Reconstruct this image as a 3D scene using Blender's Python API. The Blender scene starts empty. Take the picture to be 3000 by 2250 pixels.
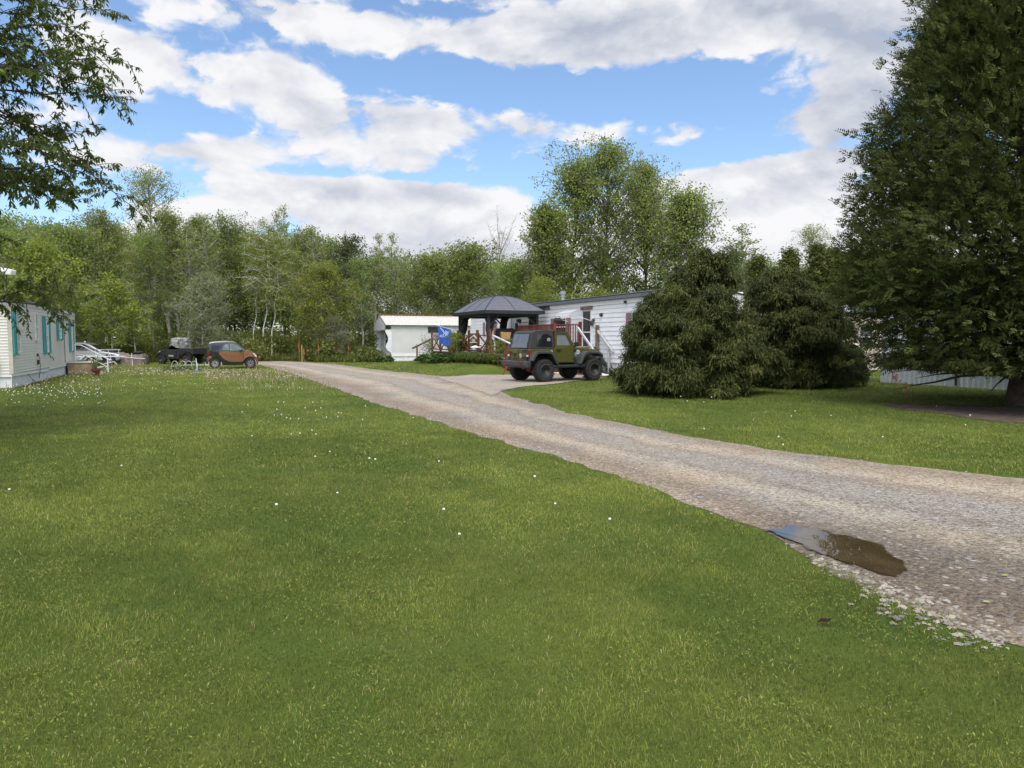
import bpy, bmesh, math, random
import numpy as np
from mathutils import Vector, Matrix

R = math.radians
rng = np.random.default_rng(7)
random.seed(7)
scene = bpy.context.scene
col = scene.collection

# ------------------------------------------------------------------ camera
F, CX, CY, HOR, CAMZ = 2100.0, 1500.0, 1125.0, 995.0, 1.65
TH = math.atan((CY - HOR) / F)
def ray(px, py):
    cx, cy = (px - CX) / F, (CY - py) / F
    return Vector((cx, math.cos(TH) + cy * math.sin(TH), -math.sin(TH) + cy * math.cos(TH)))
def at(px, py, Y):
    d = ray(px, py); t = Y / d.y
    return Vector((d.x * t, Y, CAMZ + d.z * t))
def gnd(px, py, z=0.0):
    d = ray(px, py); t = (z - CAMZ) / d.z
    return Vector((d.x * t, d.y * t, z))
def zy(py, Y):
    return at(CX, py, Y).z
def tx(px, C, d):            # distance along the ground line C + d t that is seen at column px
    r = (px - CX) / F
    return (C[0] - r * C[1]) / (r * d[1] - d[0])

cam_d = bpy.data.cameras.new('camera'); cam = bpy.data.objects.new('camera', cam_d); col.objects.link(cam)
cam.location = (0, 0, CAMZ); cam.rotation_euler = (math.pi / 2 - TH, 0, 0)
cam_d.sensor_fit = 'HORIZONTAL'; cam_d.sensor_width = 36; cam_d.lens = 36 * F / 3000
cam_d.clip_start = 0.05; cam_d.clip_end = 3000
scene.camera = cam

AX = R(23.5)
U = (-math.sin(AX), math.cos(AX)); V = (math.cos(AX), math.sin(AX))     # axes of the park's lots

# ------------------------------------------------------------------ object helpers
def tag(o, label=None, cat=None, group=None, kind=None):
    if label: o['label'] = label
    if cat: o['category'] = cat
    if group: o['group'] = group
    if kind: o['kind'] = kind
    return o
def empty(name, loc=(0, 0, 0), rz=0.0):
    o = bpy.data.objects.new(name, None); col.objects.link(o)
    o.location = loc; o.rotation_euler = (0, 0, rz); o.empty_display_size = 0.2
    return o
def thing(name, label, cat, loc=(0, 0, 0), rz=0.0, group=None):
    return tag(empty(name, loc, rz), label, cat, group)
def copy_tree(o, parent=None):
    c = o.copy(); col.objects.link(c)
    if parent: c.parent = parent
    for ch in list(o.children): copy_tree(ch, c)
    return c
def link_mesh(name, me, m, parent=None):
    o = bpy.data.objects.new(name, me); col.objects.link(o)
    if m is not None and not me.materials: me.materials.append(m)
    if parent: o.parent = parent
    return o
def mesh_np(name, V_, F_, m=None, tint=None, smooth=False):
    V_ = np.asarray(V_, dtype=np.float32); F_ = np.asarray(F_, dtype=np.int32)
    me = bpy.data.meshes.new(name)
    n, k = F_.shape
    me.vertices.add(len(V_)); me.vertices.foreach_set('co', V_.ravel())
    me.loops.add(n * k); me.loops.foreach_set('vertex_index', F_.ravel())
    me.polygons.add(n); me.polygons.foreach_set('loop_start', np.arange(0, n * k, k, dtype=np.int32))
    if smooth: me.polygons.foreach_set('use_smooth', np.ones(n, dtype=bool))
    if tint is not None:
        a = me.attributes.new('tint', 'FLOAT', 'POINT'); a.data.foreach_set('value', np.asarray(tint, dtype=np.float32))
    me.update(calc_edges=True)
    if m: me.materials.append(m)
    return me

class MB:
    """collects simple solids in one bmesh"""
    def __init__(s): s.bm = bmesh.new()
    def poly(s, pts): 
        vs = [s.bm.verts.new(p) for p in pts]; return s.bm.faces.new(vs)
    def box(s, x0, x1, y0, y1, z0, z1, rot=None):
        P = [(x, y, z) for z in (z0, z1) for y in (y0, y1) for x in (x0, x1)]
        if rot: P = [rot @ Vector(p) for p in P]
        v = [s.bm.verts.new(p) for p in P]
        for f in ((0, 2, 3, 1), (4, 5, 7, 6), (0, 1, 5, 4), (2, 6, 7, 3), (0, 4, 6, 2), (1, 3, 7, 5)):
            s.bm.faces.new([v[i] for i in f])
        return s
    def bar(s, a, b, w, h=None):
        a, b = Vector(a), Vector(b); h = h or w; d = (b - a); L = d.length; d.normalize()
        up = Vector((0, 0, 1)) if abs(d.z) < .95 else Vector((0, 1, 0))
        sd = d.cross(up).normalized(); up = sd.cross(d).normalized()
        v = [s.bm.verts.new(p + sd * (w / 2 * i) + up * (h / 2 * j)) for p in (a, b) for i, j in ((-1, -1), (1, -1), (1, 1), (-1, 1))]
        for f in ((3, 2, 1, 0), (4, 5, 6, 7), (0, 1, 5, 4), (1, 2, 6, 5), (2, 3, 7, 6), (3, 0, 4, 7)):
            s.bm.faces.new([v[i] for i in f])
        return s
    def tube(s, pts, rad, n=8, cap=True):
        pts = [Vector(p) for p in pts]
        rad = rad if isinstance(rad, (list, tuple)) else [rad] * len(pts)
        rings = []
        for i, p in enumerate(pts):
            d = (pts[min(i + 1, len(pts) - 1)] - pts[max(i - 1, 0)]).normalized()
            up = Vector((0, 0, 1)) if abs(d.z) < .9 else Vector((1, 0, 0))
            a = d.cross(up).normalized(); b = d.cross(a).normalized()
            rings.append([s.bm.verts.new(p + (a * math.cos(2 * math.pi * k / n) + b * math.sin(2 * math.pi * k / n)) * rad[i]) for k in range(n)])
        for r0, r1 in zip(rings, rings[1:]):
            for k in range(n): s.bm.faces.new((r0[k], r0[(k + 1) % n], r1[(k + 1) % n], r1[k]))
        if cap:
            s.bm.faces.new(rings[0][::-1]); s.bm.faces.new(rings[-1])
        return s
    def lathe(s, prof, axis_pt=(0, 0, 0), axis='z', n=24):
        """prof: (r, h) pairs revolved round the axis"""
        rings = []
        A = Vector(axis_pt)
        for r, h in prof:
            ring = []
            for k in range(n):
                c, q = math.cos(2 * math.pi * k / n) * r, math.sin(2 * math.pi * k / n) * r
                p = {'z': (c, q, h), 'y': (c, h, q), 'x': (h, c, q)}[axis]
                ring.append(s.bm.verts.new(A + Vector(p)))
            rings.append(ring)
        for r0, r1 in zip(rings, rings[1:]):
            for k in range(n): s.bm.faces.new((r0[k], r0[(k + 1) % n], r1[(k + 1) % n], r1[k]))
        if prof[0][0] > 1e-4: s.bm.faces.new(rings[0][::-1])
        if prof[-1][0] > 1e-4: s.bm.faces.new(rings[-1])
        return s
    def prism(s, prof, y0, y1, hw=None):
        """prof: (x, z) outline; extruded from y0 to y1; hw(x,z) scales the half width"""
        f = hw or (lambda x, z: 1.0)
        a = [s.bm.verts.new((x, y0 * f(x, z), z)) for x, z in prof]
        b = [s.bm.verts.new((x, y1 * f(x, z), z)) for x, z in prof]
        n = len(prof)
        s.bm.faces.new(a); s.bm.faces.new(b[::-1])
        for i in range(n): s.bm.faces.new((a[i], b[i], b[(i + 1) % n], a[(i + 1) % n]))
        return s
    def sheet(s, pts, z):
        s.poly([(p[0], p[1], z) for p in pts]); return s
    def sph(s, c, r, u=10, v=8, sc=(1, 1, 1)):
        m = Matrix.Translation(c) @ Matrix.Diagonal((sc[0] * r, sc[1] * r, sc[2] * r, 1))
        bmesh.ops.create_uvsphere(s.bm, u_segments=u, v_segments=v, radius=1, matrix=m); return s
    def build(s, name, m, parent=None, bevel=0, seg=2, smooth=False, tri=True):
        bmesh.ops.recalc_face_normals(s.bm, faces=s.bm.faces)
        big = [f for f in s.bm.faces if len(f.verts) > 4]
        if big and tri and not bevel: bmesh.ops.triangulate(s.bm, faces=big)
        me = bpy.data.meshes.new(name); s.bm.to_mesh(me); s.bm.free()
        o = link_mesh(name, me, m, parent)
        if smooth: me.polygons.foreach_set('use_smooth', np.ones(len(me.polygons), dtype=bool))
        if bevel:
            b = o.modifiers.new('bevel', 'BEVEL'); b.width = bevel; b.segments = seg; b.limit_method = 'ANGLE'; b.angle_limit = R(32)
            me.polygons.foreach_set('use_smooth', np.ones(len(me.polygons), dtype=bool))
            w = o.modifiers.new('normals', 'WEIGHTED_NORMAL'); w.keep_sharp = False
        return o
def text_mesh(name, txt, size, m, parent, loc, rot, depth=.004):
    c = bpy.data.curves.new(name, 'FONT'); c.body = txt; c.size = size; c.extrude = depth; c.align_x = 'CENTER'; c.align_y = 'CENTER'
    t = bpy.data.objects.new(name, c); col.objects.link(t)
    bpy.context.view_layer.update()
    me = bpy.data.meshes.new_from_object(t.evaluated_get(bpy.context.evaluated_depsgraph_get()))
    bpy.data.objects.remove(t); me.materials.clear()
    o = link_mesh(name, me, m, parent); o.location = loc; o.rotation_euler = rot
    return o

# ------------------------------------------------------------------ noise in numpy
def vnoise(x, y, seed=0):
    xi, yi = np.floor(x).astype(np.int64), np.floor(y).astype(np.int64)
    fx, fy = x - xi, y - yi; fx = fx * fx * (3 - 2 * fx); fy = fy * fy * (3 - 2 * fy)
    def h(a, b):
        n = (a * 374761393 + b * 668265263 + seed * 974711) & 0x7fffffff
        n = ((n ^ (n >> 13)) * 1274126177) & 0x7fffffff
        return ((n ^ (n >> 16)) & 0xffff) / 65535.0
    return (h(xi, yi) * (1 - fx) + h(xi + 1, yi) * fx) * (1 - fy) + (h(xi, yi + 1) * (1 - fx) + h(xi + 1, yi + 1) * fx) * fy
def fbm(x, y, seed=0, o=4):
    s = 0; a = .5; t = 0
    for i in range(o):
        s = s + a * vnoise(x * 2 ** i, y * 2 ** i, seed + i * 17); t += a; a *= .5
    return s / t
def inside(P, poly):
    x, y = P[:, 0], P[:, 1]; r = np.zeros(len(P), bool); n = len(poly)
    for i in range(n):
        x0, y0 = poly[i][0], poly[i][1]; x1, y1 = poly[(i + 1) % n][0], poly[(i + 1) % n][1]
        if y0 == y1: continue
        c = ((y0 > y) != (y1 > y)) & (x < (x1 - x0) * (y - y0) / (y1 - y0) + x0); r ^= c
    return r

# ------------------------------------------------------------------ materials
def new_mat(name):
    m = bpy.data.materials.new(name); m.use_nodes = True; nt = m.node_tree; nt.nodes.clear()
    out = nt.nodes.new('ShaderNodeOutputMaterial'); return m, nt, out
class N:
    """small node-tree writer"""
    def __init__(s, nt): s.nt = nt
    def add(s, t, **kw):
        n = s.nt.nodes.new(t)
        for k, v in kw.items(): setattr(n, k, v)
        return n
    def set(s, sock, v):
        if isinstance(v, bpy.types.NodeSocket): s.nt.links.new(v, sock)
        elif v is not None: sock.default_value = v
    def math(s, op, a, b=None, c=None, clamp=False):
        n = s.add('ShaderNodeMath', operation=op, use_clamp=clamp)
        for i, v in enumerate((a, b, c)):
            if v is not None: s.set(n.inputs[i], v)
        return n.outputs[0]
    def mix(s, f, a, b, blend='MIX'):
        n = s.add('ShaderNodeMix', data_type='RGBA', blend_type=blend)
        s.set(n.inputs[0], f)
        for i, v in ((6, a), (7, b)):
            if isinstance(v, (tuple, list)): v = tuple(v) + (1,) if len(v) == 3 else v
            s.set(n.inputs[i], v)
        return n.outputs[2]
    def noise(s, vec, scale, detail=4, rough=.55, dist=0):
        n = s.add('ShaderNodeTexNoise'); s.set(n.inputs['Vector'], vec)
        n.inputs['Scale'].default_value = scale; n.inputs['Detail'].default_value = detail
        n.inputs['Roughness'].default_value = rough; n.inputs['Distortion'].default_value = dist
        return n.outputs[0]
    def ramp(s, f, a, b):        # smooth step a..b
        n = s.add('ShaderNodeMapRange', interpolation_type='SMOOTHSTEP'); s.set(n.inputs[0], f)
        n.inputs[1].default_value = a; n.inputs[2].default_value = b
        return n.outputs[0]
    def bump(s, h, strength, dist=.02):
        n = s.add('ShaderNodeBump'); n.inputs['Strength'].default_value = strength; n.inputs['Distance'].default_value = dist
        s.set(n.inputs['Height'], h); return n.outputs[0]
MATS = {}
def M(name, c, rough=.6, metal=0.0, var=.12, scale=5.0, bump=0.0, bscale=60.0, coat=0.0, spec=.5, dirt=None, dirt_amt=.5):
    if name in MATS: return MATS[name]
    m, nt, out = new_mat(name); n = N(nt)
    tc = n.add('ShaderNodeTexCoord').outputs['Object']
    f = n.noise(tc, scale, 5)
    base = n.mix(n.ramp(f, .3, .7), [x * (1 - var) for x in c], [min(1, x * (1 + var)) for x in c])
    if dirt:
        f2 = n.noise(tc, scale * .35, 7, .65)
        base = n.mix(n.math('MULTIPLY', n.ramp(f2, .5, .72), dirt_amt), base, dirt)
    p = n.add('ShaderNodeBsdfPrincipled')
    n.set(p.inputs['Base Color'], base)
    n.set(p.inputs['Roughness'], n.math('MULTIPLY_ADD', f, rough * .3, rough * .85))
    p.inputs['Metallic'].default_value = metal; p.inputs['Coat Weight'].default_value = coat
    p.inputs['Coat Roughness'].default_value = .06; p.inputs['Specular IOR Level'].default_value = spec
    if bump: n.set(p.inputs['Normal'], n.bump(n.noise(tc, bscale, 4), bump, .01))
    nt.links.new(p.outputs[0], out.inputs[0]); MATS[name] = m; return m
def leaf_mat(name, dark, light, trans=.35, hue=.0, dry=None, dry_p=.0, rough=.55, spec=.25):
    m, nt, out = new_mat(name); n = N(nt)
    t = n.add('ShaderNodeAttribute', attribute_name='tint').outputs['Fac']
    c = n.mix(t, dark, light)
    if hue:
        r = n.add('ShaderNodeObjectInfo').outputs['Random']
        hs = n.add('ShaderNodeHueSaturation')
        n.set(hs.inputs['Hue'], n.math('MULTIPLY_ADD', r, hue, .5 - hue / 2))
        n.set(hs.inputs['Value'], n.math('MULTIPLY_ADD', r, .35, .82)); n.set(hs.inputs['Color'], c); c = hs.outputs[0]
    if dry: c = n.mix(n.math('GREATER_THAN', t, 1.0 + 1e-3), c, dry)
    p = n.add('ShaderNodeBsdfPrincipled'); n.set(p.inputs['Base Color'], c)
    p.inputs['Roughness'].default_value = rough; p.inputs['Specular IOR Level'].default_value = spec
    tr = n.add('ShaderNodeBsdfTranslucent'); n.set(tr.inputs[0], n.mix(.35, c, (c_ * 1.0 for c_ in ()) if False else light))
    mx = n.add('ShaderNodeMixShader'); mx.inputs[0].default_value = trans
    nt.links.new(p.outputs[0], mx.inputs[1]); nt.links.new(tr.outputs[0], mx.inputs[2]); nt.links.new(mx.outputs[0], out.inputs[0])
    return m
def glass_mat(name, c=(.03, .035, .04), rough=.04):
    m, nt, out = new_mat(name); n = N(nt)
    tc = n.add('ShaderNodeTexCoord').outputs['Object']
    p = n.add('ShaderNodeBsdfPrincipled'); n.set(p.inputs['Base Color'], n.mix(n.noise(tc, 3), [x * .7 for x in c], [x * 1.3 for x in c]))
    p.inputs['Roughness'].default_value = rough; p.inputs['Specular IOR Level'].default_value = .8
    n.set(p.inputs['Normal'], n.bump(n.noise(tc, 1.5, 2), .04, .05))
    nt.links.new(p.outputs[0], out.inputs[0]); return m

# ------------------------------------------------------------------ light and sky
SUN_AZ, SUN_EL = math.atan2(.06, -.9), R(60)         # towards the sun: behind the camera, to its left
SUN_DIR = S = Vector((math.sin(SUN_AZ) * math.cos(SUN_EL), math.cos(SUN_AZ) * math.cos(SUN_EL), math.sin(SUN_EL)))
sd = bpy.data.lights.new('sun', 'SUN'); sd.energy = 1.45; sd.angle = R(26); sd.color = (1, .95, .87)
so = bpy.data.objects.new('sun', sd); col.objects.link(so); so.rotation_euler = (-S).to_track_quat('-Z', 'Y').to_euler(); so.location = (-20, -10, 30)

w = bpy.data.worlds.new('World'); scene.world = w; w.use_nodes = True
nt = w.node_tree; nt.nodes.clear(); n = N(nt)
wo = n.add('ShaderNodeOutputWorld'); bg = n.add('ShaderNodeBackground'); bg.inputs[1].default_value = .1
w.cycles.sampling_method = 'MANUAL'; w.cycles.sample_map_resolution = 256
nt.links.new(bg.outputs[0], wo.inputs[0])
sky = n.add('ShaderNodeTexSky', sky_type='NISHITA'); sky.sun_disc = False
sky.sun_elevation = SUN_EL; sky.sun_rotation = SUN_AZ; sky.dust_density = .7; sky.ozone_density = 2.2; sky.air_density = 1.0
dirv = n.add('ShaderNodeTexCoord').outputs['Generated']
sx = n.add('ShaderNodeSeparateXYZ'); n.set(sx.inputs[0], dirv)
az = n.math('ARCTAN2', sx.outputs[0], sx.outputs[1]); el = n.math('ARCSINE', sx.outputs[2])
# sky colour: a little deeper blue than the clear-air model
skyc = n.mix(1.0, sky.outputs[0], (.95, 1.0, 1.04), 'MULTIPLY')
def P3(dx=0.0, de=0.0, k=1.0):
    cb = n.add('ShaderNodeCombineXYZ')
    n.set(cb.inputs[0], n.math('ADD', az, dx)); n.set(cb.inputs[1], n.math('MULTIPLY_ADD', el, 1.75, de * 1.75)); cb.inputs[2].default_value = k
    return cb.outputs[0]
p0, p1 = P3(), P3(.012, .022)
nA, nB = n.noise(p0, 5.2, 6, .56, .25), n.noise(p1, 5.2, 6, .56, .25)
nBig = n.noise(P3(3.3, 1.0), 2.1, 3, .5)
nFine = n.noise(p0, 15, 6, .62, .4)
wv = n.add('ShaderNodeVectorMath', operation='ADD'); n.set(wv.inputs[0], p0); cbw = n.add('ShaderNodeCombineXYZ'); n.set(cbw.inputs[0], n.math('MULTIPLY', n.math('SUBTRACT', nFine, .5), .10)); n.set(cbw.inputs[1], n.math('MULTIPLY', n.math('SUBTRACT', nA, .5), .16)); n.set(wv.inputs[1], cbw.outputs[0])
vor = n.add('ShaderNodeTexVoronoi', voronoi_dimensions='2D', feature='SMOOTH_F1'); n.set(vor.inputs['Vector'], wv.outputs[0]); vor.inputs['Scale'].default_value = 9.5; vor.inputs['Detail'].default_value = 3; vor.inputs['Roughness'].default_value = .55; vor.inputs['Smoothness'].default_value = .35
bill = n.math('SUBTRACT', .42, vor.outputs['Distance'])          # puffy heads
aec = n.add('ShaderNodeCombineXYZ'); n.set(aec.inputs[0], az); n.set(aec.inputs[1], el); AE = aec.outputs[0]
def aze(px, py):
    d = ray(px, py).normalized(); return math.atan2(d.x, d.y), math.asin(d.z)
def blobs(lst):
    tot = None
    for (px, py, rx, ry, wgt) in lst:
        a, e = aze(px, py); kx, ky = F / rx, F / ry
        v = n.add('ShaderNodeVectorMath', operation='MULTIPLY_ADD'); n.set(v.inputs[0], AE); v.inputs[1].default_value = (kx, ky, 0); v.inputs[2].default_value = (-a * kx, -e * ky, 0)
        d = n.add('ShaderNodeVectorMath', operation='DOT_PRODUCT'); n.set(d.inputs[0], v.outputs[0]); n.set(d.inputs[1], v.outputs[0])
        g = n.math('POWER', .36788, d.outputs['Value'])
        tot = n.math('MULTIPLY', g, wgt) if tot is None else n.math('MULTIPLY_ADD', g, wgt, tot)
    return tot
CLOUDS = [  # px, py, rx, ry, weight
    (760, 185, 120, 50, .5), (850, 260, 130, 90, .45), (960, 350, 300, 85, .5), (1230, 330, 90, 60, .4), (1050, 95, 160, 55, .55), (900, 60, 120, 40, .3),
    (640, 20, 220, 50, .4), (150, 300, 230, 200, .4), (470, 180, 90, 35, .45), (380, 110, 120, 60, .4), (590, 265, 90, 34, .45), (300, 200, 130, 60, .3),
    (520, 450, 250, 60, .55), (660, 430, 90, 60, .3), (1450, 150, 190, 60, .45), (1650, 90, 330, 95, .6), (2050, 60, 300, 95, .55), (2450, 130, 270, 170, .6), (2480, 330, 130, 140, .5), (2250, 10, 420, 90, .5),
    (1450, 370, 250, 55, .5), (1800, 390, 180, 34, .5), (1950, 410, 90, 32, .4), (1150, 450, 300, 50, .45), (1150, 550, 300, 50, .45), (850, 560, 230, 45, .5), (640, 600, 160, 40, .45), (1300, 640, 520, 70, .5),
    (2130, 520, 220, 50, .6), (2350, 600, 280, 110, .65), (2050, 620, 200, 90, .5), (2430, 495, 70, 40, .45), (2290, 497, 90, 14, .3), (2700, 620, 300, 120, .6), (2160, 365, 110, 34, .32), (2200, 720, 600, 70, .5),
    (1300, 780, 900, 90, .6), (400, 760, 500, 90, .5), (1700, 920, 1600, 90, .6),
    (1250, -220, 900, 120, .4), (300, -200, 400, 120, .3), (2600, -250, 600, 200, .4)]
HOLES = [(1720, 265, 520, 60, -.5), (2150, 280, 170, 110, -.4), (1130, 205, 160, 42, -.45), (700, 330, 110, 40, -.3), (560, 360, 240, 30, -.35), (640, 130, 110, 40, -.3),
    (1320, 220, 90, 50, -.4), (480, 560, 150, 26, -.4), (880, 500, 330, 18, -.35), (2060, 450, 300, 26, -.4), (420, 330, 120, 40, -.25), (1190, 520, 140, 16, -.35), (2500, 545, 70, 40, -.4), (380, 20, 50, 50, -.2), (1500, 520, 120, 18, -.2)]
GREY = [(1750, 150, 360, 60, .42), (2050, 60, 420, 60, .25), (2560, 190, 240, 130, .5), (2470, 370, 150, 100, .6), (2160, 365, 130, 50, .65), (1000, 385, 260, 60, .28), (1150, 570, 260, 36, .5), (1380, 590, 100, 26, .4), (760, 640, 300, 30, .25),
    (1150, 720, 350, 40, .25), (430, 480, 200, 26, .2), (1400, 400, 200, 24, .22), (1600, 60, 400, 50, .25), (1250, 500, 200, 30, .2), (1040, 120, 120, 26, .15)]
dens = n.math('ADD', n.math('MULTIPLY', blobs(CLOUDS + HOLES), 1.25), n.math('MULTIPLY', n.math('SUBTRACT', nA, .5), 1.7))
dens = n.math('MULTIPLY_ADD', bill, .75, dens)
dens = n.math('ADD', dens, n.math('MULTIPLY', n.math('SUBTRACT', nFine, .5), .62))
dens = n.math('ADD', dens, n.math('MULTIPLY', n.math('SUBTRACT', nBig, .5), .3))
dens = n.math('ADD', dens, n.math('MULTIPLY', n.math('MAXIMUM', n.ramp(el, .62, 1.0), n.ramp(n.math('ABSOLUTE', az), .9, 1.4)), .6))       # extra unseen cloud overhead and behind, added to whiten the soft light
dens = n.math('ADD', dens, .27)
alpha = n.ramp(dens, .16, .58)
lit = n.math('MULTIPLY_ADD', n.math('SUBTRACT', nA, nB), 3.2, .55, clamp=True)
thick = n.ramp(dens, .45, 1.2)
g = n.math('ADD', blobs(GREY), n.math('MULTIPLY', thick, .12))
g = n.math('ADD', g, n.math('MULTIPLY', n.math('SUBTRACT', .58, lit), .8))
g = n.math('ADD', g, n.math('MULTIPLY', n.math('SUBTRACT', nFine, .5), .45))
g = n.math('SUBTRACT', n.math('SUBTRACT', g, .15), n.math('MULTIPLY', bill, .5), clamp=True)
cl = n.mix(g, (4.75, 4.75, 4.85), (2.35, 2.6, 3.15))
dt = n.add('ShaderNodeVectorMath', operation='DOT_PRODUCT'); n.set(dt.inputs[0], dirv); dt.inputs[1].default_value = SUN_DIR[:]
glow = n.math('MULTIPLY_ADD', n.math('POWER', n.math('MAXIMUM', dt.outputs['Value'], 0.0), 2.5), 2.2, 1.0)     # cloud round the unseen sun boosted to add soft fill light
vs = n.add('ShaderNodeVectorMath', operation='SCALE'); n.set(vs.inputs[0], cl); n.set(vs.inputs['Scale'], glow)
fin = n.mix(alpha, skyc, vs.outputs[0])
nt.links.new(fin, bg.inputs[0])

scene.view_settings.view_transform = 'Standard'; scene.view_settings.look = 'None'
scene.view_settings.exposure = 1.0; scene.view_settings.gamma = 1.0
scene.render.engine = 'CYCLES'
cy = scene.cycles
cy.use_denoising = True; cy.max_bounces = 6; cy.diffuse_bounces = 3; cy.glossy_bounces = 3; cy.transmission_bounces = 4
cy.caustics_reflective = False; cy.caustics_refractive = False; cy.use_adaptive_sampling = True; cy.adaptive_threshold = .015
# ================================================================== ground, road, lawn
DA, DANG = Vector((-.91, 36.0, 0)), None          # near corner of the gazebo deck
def hgt(x, y):                                     # the lawn rises a little to the deck
    x, y = np.asarray(x, float), np.asarray(y, float)
    dx, dy = x - DA.x, y - DA.y
    t = np.clip(dx * U[0] + dy * U[1], 0, 9.5); px_, py_ = DA.x + U[0] * t, DA.y + U[1] * t
    d = np.hypot(x - px_, y - py_); q = np.clip(1 - (d - .4) / 2.6, 0, 1)
    return .42 * q * q * (3 - 2 * q)
def axis(fine0, fine1, step, far):
    a = list(np.arange(fine0, fine1 + 1e-6, step))
    g = step
    while a[-1] < far: g *= 1.35; a.append(a[-1] + g)
    g = step
    while a[0] > -far: g *= 1.35; a.insert(0, a[0] - g)
    return np.array(a)
gx, gy = axis(-16, 16, .5, 900), axis(0, 52, .5, 900)
GX, GY = np.meshgrid(gx, gy); GZ = hgt(GX, GY)
idx = np.arange(GX.size).reshape(GX.shape)
Fq = np.stack([idx[:-1, :-1], idx[:-1, 1:], idx[1:, 1:], idx[1:, :-1]], -1).reshape(-1, 4)

m, nt, out = new_mat('lawn_soil'); n = N(nt)
tc = n.add('ShaderNodeTexCoord').outputs['Object']
c = n.mix(n.ramp(n.noise(tc, .35, 4), .35, .65), (.060, .095, .016), (.090, .120, .022))
c = n.mix(n.math('MULTIPLY', n.ramp(n.noise(tc, 1.3, 6, .6), .52, .7), .6), c, (.13, .145, .03))
c = n.mix(n.math('MULTIPLY', n.ramp(n.noise(tc, 9, 6, .7), .5, .7), .55), c, (.05, .055, .018))
c = n.mix(n.math('MULTIPLY', n.ramp(n.noise(tc, 60, 4, .7), .55, .7), .5), c, (.17, .17, .05))
p = n.add('ShaderNodeBsdfPrincipled'); n.set(p.inputs[0], c); p.inputs['Roughness'].default_value = .9; p.inputs['Specular IOR Level'].default_value = .1
n.set(p.inputs['Normal'], n.bump(n.noise(tc, 25, 6, .7), .8, .04)); nt.links.new(p.outputs[0], out.inputs[0])
g_me = mesh_np('ground', np.stack([GX, GY, GZ], -1).reshape(-1, 3), Fq, m, smooth=True)
tag(link_mesh('ground', g_me, None), kind='structure')

# road strip between two measured edges
Lpx = [(600, 1072), (690, 1070), (765, 1070), (800, 1079), (850, 1093), (960, 1130), (1100, 1180), (1300, 1243), (1500, 1303), (1700, 1356), (1900, 1424), (2100, 1503), (2235, 1560), (2330, 1603), (2420, 1668), (2540, 1735), (2700, 1795), (2850, 1845), (3000, 1880)]
Rpx = [(600, 1061), (690, 1060), (830, 1058), (900, 1061), (980, 1067), (1100, 1083), (1200, 1093), (1300, 1103), (1390, 1128), (1470, 1152), (1550, 1176), (1700, 1217), (1900, 1257), (2100, 1294), (2300, 1322), (2500, 1348), (2700, 1372), (2850, 1388), (3000, 1402)]
def poly_g(px): return [gnd(*p).to_2d() for p in px]
def extend(P, d):
    v = (P[-1] - P[-2]).normalized(); return P + [P[-1] + v * d * .5, P[-1] + v * d]
def resample(P, n_):
    P = np.array([[p[0], p[1]] for p in P]); s = np.r_[0, np.cumsum(np.hypot(*(P[1:] - P[:-1]).T))]
    q = np.linspace(0, s[-1], n_); return np.stack([np.interp(q, s, P[:, 0]), np.interp(q, s, P[:, 1])], -1)
GL, GR = extend(poly_g(Lpx), 6), extend(poly_g(Rpx), 10)
NR = 500
EL, ER = resample(GL, NR), resample(GR, NR)
def ragged(E, amp, seed):
    s = np.arange(len(E)) * .2
    o = (fbm(s, s * 0, seed, 4) - .5) * 2 * amp
    d = np.gradient(E, axis=0); nrm = np.stack([-d[:, 1], d[:, 0]], -1); nrm /= np.linalg.norm(nrm, axis=1)[:, None] + 1e-9
    return E + nrm * o[:, None]
EL, ER = ragged(EL, .14, 3), ragged(ER, .17, 9)
NT = 14; ts = np.linspace(0, 1, NT)
RV = EL[:, None, :] * (1 - ts)[None, :, None] + ER[:, None, :] * ts[None, :, None]
RZ = np.where((ts > .001) & (ts < .999), .020, .004)[None, :] * np.ones((NR, 1))
RV = np.concatenate([RV, RZ[..., None]], -1).reshape(-1, 3)
ri = np.arange(NR * NT).reshape(NR, NT)
RF = np.stack([ri[:-1, :-1], ri[:-1, 1:], ri[1:, 1:], ri[1:, :-1]], -1).reshape(-1, 4)
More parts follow.
